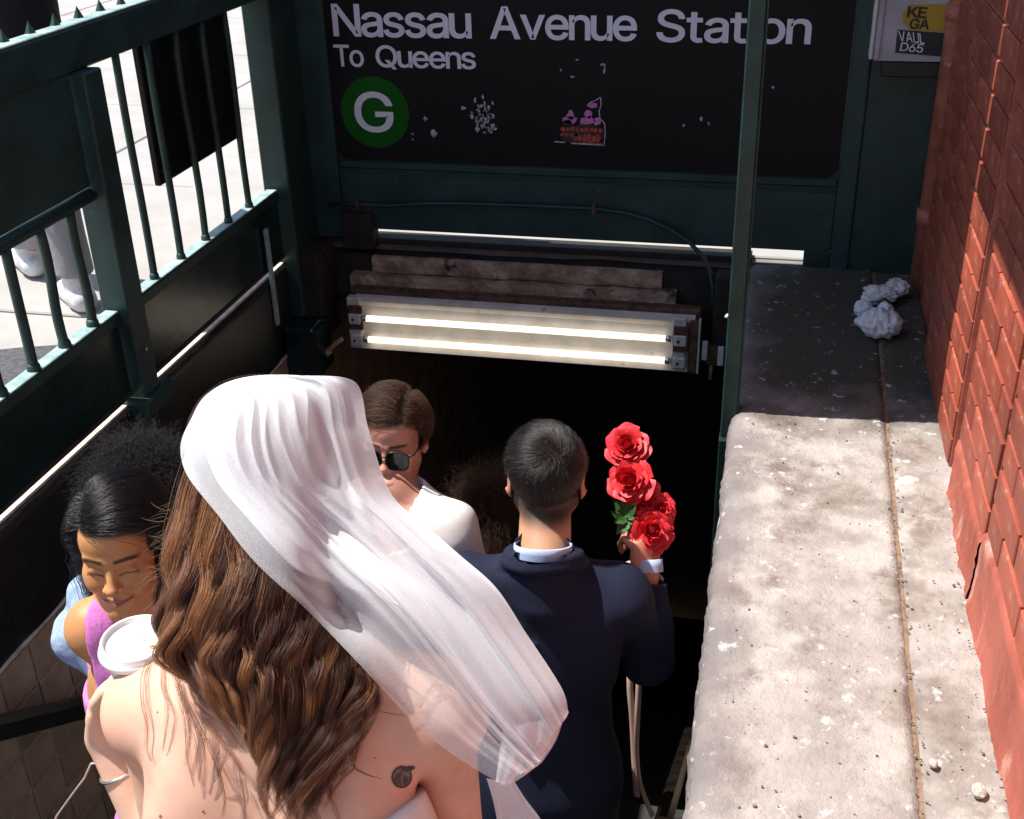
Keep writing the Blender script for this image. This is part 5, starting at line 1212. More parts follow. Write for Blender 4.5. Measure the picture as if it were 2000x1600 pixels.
def body_grid(J, hc, pad, coarse, hf, fine=.003, extra=()):
    pts = np.array([J[k] for k in ('C', 'sL', 'sR', 'eL', 'eR', 'wL', 'wR', 'hL', 'hR', 'kL', 'kR', 'aL', 'aR', 'neck')] + [hc])
    lo, hi = pts.min(0) - pad, pts.max(0) + pad; hi[2] = max(hi[2], hc[2] + .16); lo[2] = min(J['aL'][2], J['aR'][2]) - .09
    zx = [(hc[0] - hf, hc[0] + hf, fine)] + [(e[0] - e[3], e[0] + e[3], e[4]) for e in extra]
    zy = [(hc[1] - hf - .02, hc[1] + hf + .02, fine)] + [(e[1] - e[3], e[1] + e[3], e[4]) for e in extra]
    zz = [(hc[2] - .15, hc[2] + .15, fine)] + [(e[2] - e[3], e[2] + e[3], e[4]) for e in extra]
    return Field(axis(lo[0], hi[0], coarse, zx), axis(lo[1], hi[1], coarse, zy), axis(lo[2], hi[2], coarse, zz))

# ---------------------------------------------------------------- bride
Lo, Ro = at(218, 1372, 1.475), at(938, 1385, 1.395)
R_b = nrm((Ro - Lo) * A(1, 1, 0)); yaw_b = math.atan2(R_b[1], R_b[0])
C_b = (Lo + Ro) / 2 + A(0, 0, -.004); sw_b = np.linalg.norm(Ro - Lo) / 2 - .050
fz_b = -rise * 4
J = joints(C_b, yaw_b, .36, sw_b, fz_b, .0, True)
J['sL'] = Lo + R_b * .052 - UP * .012; J['sR'] = Ro - R_b * .052 - UP * .012
J['eL'] = J['sL'] + .275 * nrm(at(300, 1600, 1.535) - at(266, 1400, 1.465)); J['wL'] = at(205, 1440, 1.57)
J['eR'] = J['sR'] + .275 * nrm(at(914, 1600, 1.47) - at(886, 1400, 1.39)); J['wR'] = J['eR'] + A(.03, .10, -.19)
hc_b = at(532, 915, 1.500); Fr_b = frame(yaw_b - .05, .30, .04)
bride = person('person in a white bridal veil and dress with long wavy brown hair, seen from behind', (J['aL'] + J['aR']) / 2 * A(1, 1, 0) + A(0, 0, fz_b))
f = body_grid(J, hc_b, .12, .0075, .10, .0035, ((J['C'][0], J['C'][1], J['C'][2] - .08, .28, .0055),))
p = torso_prims(f, J, 0, True, k=.028)
B_b = np.array([J['R'], J['F'], J['U']])
# back relief: spine furrow, shoulder blades, folds beside the arms
f.rc(p(0, -.098, -.02), p(0, -.098, -.36), .007, .009, .030, True)
for s_ in (-1, 1):
    f.el(p(s_ * .082, -.070, -.105), A(.052, .022, .075), np.array([nrm(J['R'] * 1 - s_ * .25 * J['F']), nrm(J['F'] + s_ * .25 * J['R']), J['U']]), .020)
    f.rc(p(s_ * .120, -.060, -.170), p(s_ * .060, -.078, -.215), .010, .010, .02)
    f.el(p(s_ * .140, -.035, -.190), A(.046 if s_ > 0 else .036, .054, .110), B_b, .02)
    sh = J['sL'] if s_ < 0 else J['sR']; el_ = J['eL'] if s_ < 0 else J['eR']
    q0 = sh + (el_ - sh) * .30 - s_ * J['R'] * .050 - J['F'] * .052; q1 = sh + (el_ - sh) * .85 - s_ * J['R'] * .056 - J['F'] * .040
    f.rc(q0, q1, .003, .006, .008, True)
for sh in (J['sL'], J['sR']):
    f.rc(J['neck'] + J['U'] * .022 - J['F'] * .01, sh + J['U'] * .006, .046, .041, .05)
    f.el(p(0, -.02, -.02) * .5 + sh * .5, A(.10, .055, .055), B_b, .05)
head_field(f, hc_b, Fr_b, .98, True, .2, True, J['neck'], .050, detail=True)
lid_c = at(269, 1256, 1.475)
cup_ax = nrm(A(.02, -.03, 1))
hd = nrm(at(205, 1330, 1.53) - J['wL'])
hand_prims(f, J['wL'], hd, A(.95, -.10, .1), .92, (.55, .6, .62, .65), 1)
hand_prims(f, J['wR'], nrm(J['wR'] - J['eR']), A(-1, .2, 0), .92, (.35, .4, .45, .5), -1)
V, F = f.mesh()
SK_B = (.71, .445, .325)
cols = skin_cols(V, hc_b, Fr_b, .98, SK_B, (.5, .16, .15), (.10, .05, .03), (.03, .02, .015), (.05, .026, .018), lambda x, y, z: sm01(.0, .02, z - .045 + (y < .03) * .09 + .55 * np.maximum(0, y - .03) * 0), flush=(.68, .33, .27))
wv = V @ A(31, 17, 23); cols *= (1 + .035 * np.sin(wv) * np.sin(V @ A(-13, 29, 11)))[:, None]
bb = mesh('body', V, F, bride, M['skin'], True, cols)
Vb, Fb = V, F
from mathutils.bvhtree import BVHTree
bvh = BVHTree.FromPolygons([tuple(v) for v in V], [tuple(q) for q in F.tolist()])
def hit_depth(u, v, default):
    d = CAMR @ A(u - 1000, v - 800, FPX); n_ = np.linalg.norm(d)
    h = bvh.ray_cast(Vector((0, 0, EYE)), Vector(d / n_), 4)
    return h[3] / n_ * FPX if h[0] is not None and h[3] / n_ * FPX < 1.9 else default
# moles and the small fruit tattoo on the shoulder blade: ink lying in the skin
def decal(us, name, mt, parent, lift=.0008, n=12, jag=0.1, seed=2, label=None):
    R_ = np.random.default_rng(seed); Vs = []; Fs = []
    for (u, v, ru, rv, an) in us:
        i0 = len(Vs); ca, sa = math.cos(an), math.sin(an)
        for rr in (0, .5, 1):
            for k in range(1 if rr == 0 else n):
                a = 2 * math.pi * k / n; s_ = rr * (1 + jag * R_.uniform(-1, 1) * (rr == 1))
                x, y = ru * s_ * math.cos(a), rv * s_ * math.sin(a)
                uu, vv = u + x * ca - y * sa, v + x * sa + y * ca
                Vs.append(at(uu, vv, hit_depth(uu, vv, 1.42) - lift))
        for k in range(n):
            Fs.append((i0, i0 + 1 + (k + 1) % n, i0 + 1 + k)); Fs.append((i0 + 1 + k, i0 + 1 + (k + 1) % n, i0 + 1 + n + (k + 1) % n, i0 + 1 + n + k))
    o = mesh(name, Vs, Fs, parent, mt, True)
    if label: o['label'] = label
    return o
def decal_line(pts, w_, name, mt, parent, lift=.0009):
    Vs = []; Fs = []
    for i, (u, v) in enumerate(pts):
        a = np.array(pts[max(i - 1, 0)], float); c = np.array(pts[min(i + 1, len(pts) - 1)], float); t = nrm(c - a); nn = A(-t[1], t[0]) * w_
        for s_ in (-1, 1):
            uu, vv = u + s_ * nn[0], v + s_ * nn[1]; Vs.append(at(uu, vv, hit_depth(uu, vv, 1.42) - lift))
        if i: Fs.append((2 * i - 2, 2 * i - 1, 2 * i + 1, 2 * i))
    return mesh(name, Vs, Fs, parent, mt, True)
M['ink_soft'] = pmat('faded_ink', (0.24, 0.16, 0.13), (0.12, 0.085, 0.075), 160, 0.55)
tat = decal([(785, 1518, 18.5, 20, .3)], 'tattoo', M['ink_soft'], bb, .0007, 20, .05, 3, 'small grey fruit tattoo with a leaf')
ring = [(785 + 18.5 * math.cos(a) * math.cos(.3) - 20 * math.sin(a) * math.sin(.3), 1518 + 18.5 * math.cos(a) * math.sin(.3) + 20 * math.sin(a) * math.cos(.3)) for a in np.linspace(0, 6.3, 28)]
decal_line(ring, 1.9, 'tattoo_outline', M['ink'], tat, .0013)
decal_line([(789, 1500), (784, 1510), (781, 1522), (783, 1534)], 1.3, 'tattoo_crease', M['ink'], tat, .0013)
decal([(776, 1522, 6, 12, .35), (792, 1526, 5, 9, .2)], 'tattoo_shading', M['ink'], tat, .0012, 12, .15, 5)
decal([(799, 1502, 12, 5.0, -.25)], 'tattoo_leaf', M['ink'], tat, .0013, 12, .08, 4)
decal_line([(783, 1501), (790, 1499), (798, 1502), (810, 1500)], 1.1, 'tattoo_stalk', M['ink'], tat, .0014)
for ml in ((397, 1586, 2.6, 2.6, 0), (313, 1595, 3.2, 3.2, 0), (307, 1391, 1.6, 1.6, 0), (733, 1481, 1.8, 1.6, 0)): decal([ml], 'mole', M['ink_soft'], bb, .0008, 8)

# dress
f = Field(axis(J['C'][0] - .36, J['C'][0] + .36, .008), axis(J['C'][1] - .28, J['C'][1] + .30, .008), axis(J['C'][2] - .72, J['C'][2] + .0, .008))
Jd = dict(J); torso_prims(f, Jd, .016, True, arms=False, legs=False, k=.028)
for s_ in (-1, 1): f.el(p(s_ * .140, -.035, -.190), A(.046 if s_ > 0 else .036, .054, .110) + .018, B_b, .02)
for s_ in (-1, 1): f.el(p(s_ * .150, .0, -.27), A(.048, .080, .10), B_b, .03); f.el(p(s_ * .082, -.070, -.105), A(.066, .036, .09), B_b, .03)
e0_, e1_ = at(846, 1532, hit_depth(800, 1535, 1.37) + .015), at(752, 1606, hit_depth(752, 1600, 1.36))
n1 = nrm(np.cross(e0_ - e1_, J['F'] - J['U'] * .1)); n1 = n1 * np.sign(n1[2])
cc_ = (e0_ - J['C']); n2 = n1 - 2 * (n1 @ J['R']) * J['R']; e2_ = e0_ - 2 * (cc_ @ J['R']) * J['R'] - J['U'] * .10
X_, Y_, Z_ = f.ax[0][:, None, None], f.ax[1][None, :, None], f.ax[2][None, None, :]
pl = lambda q_, n_: (X_ - q_[0]) * n_[0] + (Y_ - q_[1]) * n_[1] + (Z_ - q_[2]) * n_[2]
f.F = np.maximum(f.F, np.minimum(np.maximum(np.minimum(pl(e0_, n1), pl(e2_, n2)), -9), 9)).astype(np.float32)
f.half(J['C'] + J['U'] * ((e0_ - J['C']) @ J['U'] + .006), J['U'])
f.half(J['C'] - J['U'] * .52, -J['U'])
f.noise(.002, ((60, 10, 20, 0, 1), (20, 50, -40, 2, .7)), 1)
V, F = f.mesh(); dress = mesh('dress', V, F, bride, M['dress'], True)
q = MB(); hem = []
cw = J['C'] - J['U'] * .42; n_ = 72; lv = 14
for i in range(lv + 1):
    t = i / lv; z = cw[2] + (fz_b + .03 - cw[2]) * t; r = .15 + .30 * t ** .8
    for k in range(n_):
        a = 2 * math.pi * k / n_; rr = r * (1 + .05 * t * math.sin(9 * a + 1) + .03 * t * math.sin(17 * a))
        q.V.append((cw[0] + rr * math.cos(a), cw[1] + .02 + (J['hL'][1] - cw[1]) * t + rr * .9 * math.sin(a), max(z, floor_z(cw[1] + rr * math.sin(a)) - .1)))
for i in range(lv):
    for k in range(n_): q.F.append((i * n_ + k, i * n_ + (k + 1) % n_, (i + 1) * n_ + (k + 1) % n_, (i + 1) * n_ + k))
q.build('skirt', M['dress'], bride, True)
# bracelet
wd = nrm(J['wL'] - J['eL']); bc = J['wL'] - wd * .050; a_ = nrm(np.cross(wd, UP)); b_ = np.cross(wd, a_)
q = MB(); q.tube([bc + (.0305 * math.cos(t)) * a_ + (.0270 * math.sin(t)) * b_ + wd * .004 * math.sin(t) for t in np.linspace(0, 2 * math.pi, 33)], .0022, 6, False)
q.build('bracelet', M['silver'], bride, True)
cordp = [bc - A(.030, -.01, 0), at(178, 1492, 1.60), at(165, 1520, 1.62), at(140, 1553, 1.66), at(112, 1592, 1.70), at(96, 1625, 1.74)]
q = MB(); q.tube(cordp, .0016, 6); q.build('wrist_strap', M['ribbon'], bride, True)
JB = J

# cup held by the bride
cup = empty('coffee_cup', 'white takeaway coffee cup with a plastic lid held beside the bare shoulder', 'cup', tuple(lid_c - cup_ax * .118))
q = MB(); q.lathe([(0, -.118), (.029, -.118), (.0305, -.112), (.0425, -.006), (.0425, -.002)], lid_c, cup_ax, 40); q.build('cup_wall', M['cup'], cup, True)
q = MB(); q.lathe([(.0445, -.010), (.0488, -.009), (.0495, -.005), (.0482, -.001), (.0462, .001), (.0452, .0075), (.0440, .0095), (.0422, .0095), (.0412, .0080), (.0400, .0032), (.0380, .0020), (.012, .0028), (0, .0028)], lid_c, cup_ax, 56)
lid = q.build('lid', M['cup'], cup, True)
e1 = nrm(at(320, 1250, 1.45) - at(220, 1262, 1.45)); e1 = nrm(e1 - cup_ax * (e1 @ cup_ax)); e2 = np.cross(cup_ax, e1)
q = MB(); q.ball(lid_c + e1 * .022 - e2 * .012 + cup_ax * .0026, (.0055, .0038, .0012), 12, 6); q.build('sip_hole', M['coffee'], lid, True)
q = MB(); q.tube([lid_c + e1 * .0 + e2 * .013 + cup_ax * .0030, lid_c + e1 * .010 - e2 * .001 + cup_ax * .0032], .0009, 6); q.build('lid_crease', M['ribbon'], lid, True)

# hair: skull cap, then locks laid down the back
def cap(name, c, Fr, s, extra, mt, parent, region=None, fine=.005, box=.22):
    f = Field(axis(c[0] - box, c[0] + box, fine), axis(c[1] - box, c[1] + box, fine), axis(c[2] - box * 1.4, c[2] + box, fine))
    extra(f)
    V, F = f.mesh(); return mesh(name, V, F, parent, mt, True)
M['scalp_brown'] = pmat('brown_hair_base', (0.035, 0.020, 0.015), None, 60, 0.6)
M['scalp_black'] = pmat('black_hair_base', (0.008, 0.007, 0.007), None, 60, 0.55)
sc_b = skull_c(hc_b, Fr_b, .98)
def exb(f):
    f.el(sc_b - Fr_b[1] * .010, ER * 1.03, Fr_b, .02)
    f.rc(sc_b - Fr_b[1] * .04, J['neck'] - J['F'] * .022 + J['U'] * .02, .070, .052, .04)
    f.half(hc_b + Fr_b[1] * .020, Fr_b[1] + Fr_b[2] * -.35)
capb = cap('hair_base', hc_b, Fr_b, .98, exb, M['scalp_brown'], bride)
cv = [tuple(v.co) for v in capb.data.vertices]; cf = [tuple(q.vertices) for q in capb.data.polygons]
bvh2 = BVHTree.FromPolygons([tuple(v) for v in Vb] + cv, [tuple(q) for q in Fb.tolist()] + [tuple(i + len(Vb) for i in q) for q in cf])
RH = np.random.default_rng(5)
def hair_depth(u, v):
    """depth of the skull or back under the hair at a photograph pixel"""
    d = CAMR @ A(u - 1000, v - 800, FPX); o_ = A(0, 0, EYE)
    d = d / np.linalg.norm(d); h = bvh2.ray_cast(Vector(o_), Vector(d), 4)
    if h[0] is None: return 1.47
    z = h[3] * float(d @ CAMR[:, 2]); return z if z < 1.75 else 1.47
YK = [780, 870, 960, 1050, 1140, 1220, 1290, 1350, 1420, 1500, 1590]
XL = [478, 396, 364, 340, 328, 320, 322, 378, 440, 484, 510]
XR = [620, 655, 662, 668, 680, 694, 706, 716, 704, 668, 628]
def lockpath(s_, yend, m_, amp, lam, ph, lift, drift=0.0):
    ys = np.linspace(780, yend, m_)
    xl = np.interp(ys, YK, XL); xr = np.interp(ys, YK, XR)
    xs = xl + s_ * (xr - xl) + drift * np.clip((ys - 1150) / 300, 0, 1) ** 1.5
    en = np.clip((ys - 980) / 260, 0, 1)
    xs = xs + amp * en * np.sin(2 * math.pi * (ys - 900) / lam + ph)
    dz = amp / 1600 * .9 * en * np.cos(2 * math.pi * (ys - 900) / lam + ph)
    dep = np.array([min(hair_depth(x, y), 1.50) for x, y in zip(xs, ys)])
    # follow the fall from head to back: no denting into the nape
    hull = dep.copy()
    for i in range(m_):
        for j in range(i + 2, m_):
            t = np.arange(i, j + 1); ln = dep[i] + (dep[j] - dep[i]) * (t - i) / (j - i); hull[i:j + 1] = np.minimum(hull[i:j + 1], ln + .006)
    k = np.ones(3) / 3; hull = np.concatenate([[hull[0]], np.convolve(hull, k, 'valid'), [hull[-1]]])
    lf = lift * (.30 + .70 * np.clip((ys - 930) / 220, 0, 1))
    return np.array([at(x, y, d - l_ + z) for x, y, d, z, l_ in zip(xs, ys, hull, dz, lf)])
camr, camu, camf = CAMR[:, 0], -CAMR[:, 1], CAMR[:, 2]
PS = []; CS = []; RS = []
m_ = 26
for li in range(210):
    s_ = RH.uniform(0, 1) if li > 26 else li / 26
    layer = li % 3
    base_end = float(np.interp(s_, [0, .12, .25, .42, .58, .75, .9, 1], [1400, 1460, 1530, 1585, 1590, 1570, 1520, 1440]))
    yend = base_end + RH.normal(0, 35) - (0 if layer else RH.uniform(0, 160))
    amp = RH.uniform(9, 30); lam = RH.uniform(170, 270)
    path = lockpath(s_, yend, m_, amp, lam, RH.uniform(0, 6.28), (.008, .020, .032)[layer] + RH.uniform(0, .010), RH.normal(0, 12))
    n = 120
    rad = RH.uniform(.006, .0135)
    t = np.linspace(0, 1, m_)
    prof = rad * (1.05 - .9 * t ** 2.2)
    o1 = RH.normal(0, .55, n); o2 = RH.normal(0, .40, n)
    tw = RH.uniform(-2.0, 2.0)
    ca, sa = np.cos(tw * t), np.sin(tw * t)
    L1 = (o1[:, None] * ca - o2[:, None] * sa) * prof; L2 = (o1[:, None] * sa + o2[:, None] * ca) * prof
    fz = RH.normal(0, 1, (n, 1)) * .0012 * np.sin(t * RH.uniform(5, 14, (n, 1)) + RH.uniform(0, 6.28, (n, 1))) * (t * 2)
    P = path[None] + L1[..., None] * camr + np.minimum(L2, .012)[..., None] * camf + fz[..., None] * camr
    # strands of unequal length
    ln = RH.uniform(.82, 1.0, n); idx = t[None] * ln[:, None] * (m_ - 1); i0 = np.clip(idx.astype(int), 0, m_ - 2); fr_ = (idx - i0)[..., None]
    P = np.take_along_axis(P, i0[..., None].repeat(3, 2), 1) * (1 - fr_) + np.take_along_axis(P, (i0 + 1)[..., None].repeat(3, 2), 1) * fr_
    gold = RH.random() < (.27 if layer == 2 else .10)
    sunlit_lock = s_ < .45 and RH.random() < .5  # left locks coloured lighter for the sun on that side
    base = (.32, .145, .060) if gold else (.22, .10, .066) if sunlit_lock else ((.017, .006, .004), (.033, .0120, .0078), (.064, .025, .0155))[layer]
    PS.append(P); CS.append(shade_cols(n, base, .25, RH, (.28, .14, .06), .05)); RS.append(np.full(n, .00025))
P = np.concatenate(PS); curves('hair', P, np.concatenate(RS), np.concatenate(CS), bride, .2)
# loose wisps over the skin
PS = []; CS = []
wisps = [[(300, 1275), (283, 1320), (281, 1370), (290, 1420), (287, 1460), (297, 1490)], [(322, 1290), (318, 1340), (330, 1380), (326, 1420), (318, 1470)], [(340, 1300), (352, 1360), (368, 1400), (372, 1440), (362, 1500)],
         [(335, 1290), (350, 1340), (376, 1400), (398, 1450), (404, 1500), (398, 1540)], [(380, 1370), (400, 1420), (395, 1460), (388, 1530)], [(400, 1400), (440, 1460), (470, 1500), (476, 1515)], [(445, 1470), (430, 1500), (418, 1530)], [(350, 1330), (365, 1420), (368, 1480), (380, 1540)],
         [(690, 1290), (726, 1330), (738, 1375), (730, 1410), (712, 1440), (690, 1460), (678, 1478)], [(700, 1300), (710, 1360), (740, 1390), (790, 1398), (830, 1388)], [(690, 1400), (705, 1420), (700, 1460), (690, 1500), (720, 1515), (748, 1522)], [(680, 1470), (690, 1500), (668, 1520), (640, 1560)],
         [(812, 1385), (838, 1350), (862, 1335), (884, 1352), (893, 1390)], [(815, 1385), (842, 1342), (858, 1325)], [(410, 1440), (425, 1500), (440, 1560), (436, 1600)], [(470, 1520), (480, 1560), (476, 1610)], [(560, 1560), (566, 1600), (575, 1640)], [(640, 1540), (655, 1580), (668, 1620)]]
for wi, wp in enumerate(wisps):
    wp = np.array(wp, float); tt = np.linspace(0, 1, len(wp)); t = np.linspace(0, 1, 26)
    us, vs = np.interp(t, tt, wp[:, 0]), np.interp(t, tt, wp[:, 1])
    k = np.hanning(7); k /= k.sum(); us = np.convolve(np.pad(us, 3, 'edge'), k, 'valid'); vs = np.convolve(np.pad(vs, 3, 'edge'), k, 'valid')
    path = np.array([at(u, v, hit_depth(u, v, 1.43) - .006 - .006 * (1 - abs(2 * q_ - 1))) for u, v, q_ in zip(us, vs, t)])
    n = 16 if wi not in (9, 12, 13) else 7
    o1 = RH.normal(0, .0026, (n, 1)); o2 = RH.normal(0, .0012, (n, 1)); pr = 1 - .8 * t[None]
    P = path[None] + (o1 * pr + RH.normal(0, .0016, (n, 1)) * np.sin(6 * t + wi))[..., None] * camr + (o2 * pr)[..., None] * camf
    PS.append(P); CS.append(shade_cols(n, (.13, .055, .032), .2, RH))
# flyaway strands catching the light on the left
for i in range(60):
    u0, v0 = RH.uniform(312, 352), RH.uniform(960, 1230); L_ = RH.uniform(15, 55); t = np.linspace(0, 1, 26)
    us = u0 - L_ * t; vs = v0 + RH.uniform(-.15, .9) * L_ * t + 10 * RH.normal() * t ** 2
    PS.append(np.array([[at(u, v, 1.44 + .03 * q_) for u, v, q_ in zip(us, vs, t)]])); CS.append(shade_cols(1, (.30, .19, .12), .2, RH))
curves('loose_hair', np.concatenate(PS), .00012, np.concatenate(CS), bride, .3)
# front hair over the crown edge at the top left
rt = scalp_roots(3500, ER * .99, lambda q_: (q_[:, 2] > .0) & (q_[:, 1] > -.05), 3)
P = march(rt, sc_b, Fr_b, ER * 1.0, lambda q_, t: np.stack([np.sign(q_[:, 0]) * .5, -np.ones(len(q_)), -.2 * np.ones(len(q_))], 1), 14, np.full(len(rt), .011), RH.uniform(0, .008, len(rt)), seed=2, jit=.05)
curves('crown_hair', P, .0002, shade_cols(len(rt), (.06, .028, .019), .25, RH), bride)

# veil
E0 = [(412, 764, 1.47), (376, 808, 1.475), (353, 878, 1.475), (367, 930, 1.455), (430, 1012, 1.405), (500, 1100, 1.375), (600, 1192, 1.355), (692, 1287, 1.335), (840, 1440, 1.335), (985, 1537, 1.345)]
E1 = [(600, 735, 1.60), (692, 745, 1.56), (722, 842, 1.50), (762, 962, 1.45), (830, 1025, 1.43), (900, 1086, 1.41), (967, 1146, 1.395), (1027, 1235, 1.39), (1094, 1340, 1.385), (1108, 1388, 1.39)]
BU = [.02, .085, .125, .105, .065, .045, .035, .03, .025, .01]
BP = [(-18, -14), (0, -6), (0, 0), (0, 0), (0, 0), (0, 0), (0, 0), (4, -2), (8, 4), (10, 16)]
def cr(L_, v):
    """Catmull-Rom through the rows"""
    L_ = np.asarray(L_, float); n = len(L_) - 1; x = v * n; i = np.clip(np.floor(x).astype(int), 0, n - 1); t = (x - i).reshape(-1, *([1] * (L_.ndim - 1)))
    a, b, c, d = L_[np.clip(i - 1, 0, n)], L_[i], L_[i + 1], L_[np.clip(i + 2, 0, n)]
    return .5 * (2 * b + (c - a) * t + (2 * a - 5 * b + 4 * c - d) * t ** 2 + (3 * b - 3 * c + d - a) * t ** 3)
def veil_sheet(name, nu, nv, u_lo, mt, off, seed, amp, cut=None, parent=None):
    R_ = np.random.default_rng(seed)
    vs = np.linspace(0, 1, nv); us = np.linspace(0, 1, nu)
    e0, e1, bu, bp = cr(E0, vs), cr(E1, vs), cr(BU, vs), cr(BP, vs)
    ph = R_.uniform(0, 6.28, 8); fr = [4.5, 7.2, 11, 15.5, 21, 28, 36, 47]; am = [1.0, 1.3, 1.1, .95, .75, .5, .28, .14]
    V = []; px = []
    # keep clear of head, hair and shoulder
    lim = np.full((nv, nu), 9.0)
    for j, v in enumerate(vs):
        ul = u_lo(v)
        for i, u_ in enumerate(us):
            u = ul + (1 - ul) * u_; g = 4 * u * (1 - u); a = e0[j] * (1 - u) + e1[j] * u
            x, y = a[0] + bp[j][0] * g, a[1] + bp[j][1] * g
            hx = np.interp(y, YK, XR)
            hair_ = 1 - sm01(hx + 10, hx + 90, x)
            lim[j, i] = hair_depth(x, y) - (.016 + hair_ * np.interp(y, [780, 930, 1150, 1400], [.024, .034, .076, .066])) if y < 1560 else 9.0
            if y > 1290 and x > 985: lim[j, i] = 9.0
    lim = np.where(lim > 3, 1.43, lim)
    for _ in range(3):
        pz = np.pad(lim, 3, 'edge'); lim2 = lim.copy()
        for dj in (-3, 0, 3):
            for di in (-3, 0, 3): lim2 = np.minimum(lim2, pz[3 + dj:3 + dj + nv, 3 + di:3 + di + nu])
        lim = lim2 if _ == 0 else lim
        pz = np.pad(lim, 6, 'edge'); lim = sum(pz[6 + dj:6 + dj + nv, 6 + di:6 + di + nu] for dj in (-6, -3, 0, 3, 6) for di in (-6, -3, 0, 3, 6)) / 25
    for j, v in enumerate(vs):
        ul = u_lo(v)
        for i, u_ in enumerate(us):
            u = ul + (1 - ul) * u_
            g = 4 * u * (1 - u)
            uu = u + .035 * math.sin(5 * v + 3 * u) * g
            a = e0[j] * (1 - u) + e1[j] * u
            env = min(1, 5 * u + .15) * min(1, 4 * (1 - u) + .25)
            fo = sum(am[k] * math.sin(fr[k] * uu + ph[k] + 1.7 * v * math.sin(ph[k] * 3)) for k in range(8))
            # folds are shallow at the comb and over the skull, deeper where the cloth hangs free
            hang = .50 + .50 * sm01(.28, .6, v)
            fo = (1 - abs(math.sin(fo * .9 + .8 * math.sin(2.3 * v + 5 * u)))) * .9 + .22 * fo + .35 * math.sin(9 * u - 13 * v + ph[0]) * sm01(.2, .5, v)
            d = a[2] - bu[j] * g - .004 * math.sin(9 * v + 4 * u)
            h_ = np.clip(.5 + .5 * (lim[j, i] - d) / .03, 0, 1); d = lim[j, i] * (1 - h_) + d * h_ - .03 * h_ * (1 - h_)
            d += off - amp * env * hang * fo
            x, y = a[0] + bp[j][0] * g, a[1] + bp[j][1] * g
            ed = math.exp(-(1 - v) / .02) * 3.5 * math.sin(11 * u + seed) + math.exp(-u_ / .02) * 1.6 * math.sin(40 * v + seed) + math.exp(-(1 - u_) / .02) * 2.0 * math.sin(23 * v + 2 * seed)
            V.append(at(x + ed, y + ed, d)); px.append((x, y))
    F = []
    for j in range(nv - 1):
        for i in range(nu - 1):
            a = j * nu + i
            if cut and cut(*px[a], us[i], vs[j]): continue
            F.append((a, a + 1, a + 1 + nu, a + nu))
    return mesh(name, V, F, parent, mt, True)
def window(x, y, u, v):
    if 596 + .02 * (y - 785) < x < 656 and 787 + .10 * (x - 596) < y < 836 + .72 * (x - 600): return True
    return False
veil = veil_sheet('veil', 220, 240, lambda v: 0.0, M['veil'], -.013, 3, .0175, None, bride)
veil_sheet('veil_inner_layer', 190, 220, lambda v: .10 + .05 * sm01(.12, .35, v) + .015 * math.sin(12 * v) + .30 * sm01(.56, .70, v), M['veil_dense'], .003, 9, .0150, None, veil)
# gathered crest at the comb and the lower flap behind the arm
q = MB()
def patch(name, rows, nu, nv, mt, parent, amp, seed):
    rows = np.array(rows, float); vs = np.linspace(0, 1, nv); us = np.linspace(0, 1, nu); R_ = np.random.default_rng(seed); ph = R_.uniform(0, 6.28, 5)
    n_r, n_c = rows.shape[:2]; g = cr(rows.reshape(n_r, -1), vs).reshape(nv, n_c, 3)
    V = []; F = []
    for j in range(nv):
        rw = cr(g[j], us)
        for i in range(nu):
            d = rw[i][2] + amp * sum(math.sin((6 + 7 * k) * us[i] + ph[k] + 2 * vs[j]) / (1 + k * .5) for k in range(5))
            V.append(at(rw[i][0], rw[i][1], d))
    for j in range(nv - 1):
        for i in range(nu - 1):
            a = j * nu + i; F.append((a, a + 1, a + 1 + nu, a + nu))
    return mesh(name, V, F, parent, mt, True)
patch('veil_tail', [[(950, 1520, 1.40), (980, 1526, 1.385), (1003, 1524, 1.385)], [(962, 1560, 1.43), (1000, 1560, 1.42), (1026, 1560, 1.42)], [(972, 1610, 1.46), (1015, 1610, 1.45), (1060, 1606, 1.46)], [(985, 1700, 1.52), (1040, 1700, 1.51), (1110, 1690, 1.53)]], 30, 40, M['veil_dense'], veil, .0035, 6)
patch('veil_fold', [[(985, 1412, 1.352), (1035, 1412, 1.350), (1104, 1392, 1.380)], [(975, 1470, 1.350), (1030, 1462, 1.345), (1086, 1446, 1.370)], [(968, 1527, 1.350), (1000, 1530, 1.345), (1058, 1490, 1.365)]], 30, 30, M['veil_dense'], veil, .0022, 8)

# ---------------------------------------------------------------- groom
hc = at(1067, 932, 2.66); yaw = .16; Fr = frame(yaw, .10, -.02)
Cg = at(1063, 1162, 2.655)
J = joints(Cg, yaw - .02, .06, .178, floor_z(2.0), .0)
fzg = -rise * 8
J = joints(Cg, yaw - .02, .06, .178, fzg, -.02)
J['sR'] = at(1210, 1172, 2.66); J['sL'] = at(912, 1150, 2.64)
J['eR'] = at(1266, 1288, 2.82); J['wR'] = at(1264, 1122, 2.82)
J['eL'] = J['sL'] + A(-.07, .02, -.29); J['wL'] = J['eL'] + A(.03, .12, -.22)
groom = person('person in a navy suit with cropped black hair seen from behind, raising red roses', (J['aL'] + J['aR']) / 2 * A(1, 1, 0) + A(0, 0, fzg))
SK_G = (.56, .30, .18)
f = body_grid(J, hc, .12, .009, .105, .0035, ((*at(1245, 1070, 2.86), .10, .0035),))
torso_prims(f, J, -.010, k=.03)
head_field(f, hc, Fr, 1.04, False, 0, True, J['neck'] + UP * .01, .056)
hd = nrm(at(1250, 1030, 2.80) - J['wR'])
hand_prims(f, J['wR'] - hd * .01, hd, A(-.72, .68, 0), 1.08, (1.25, 1.30, 1.30, 1.30), -1)
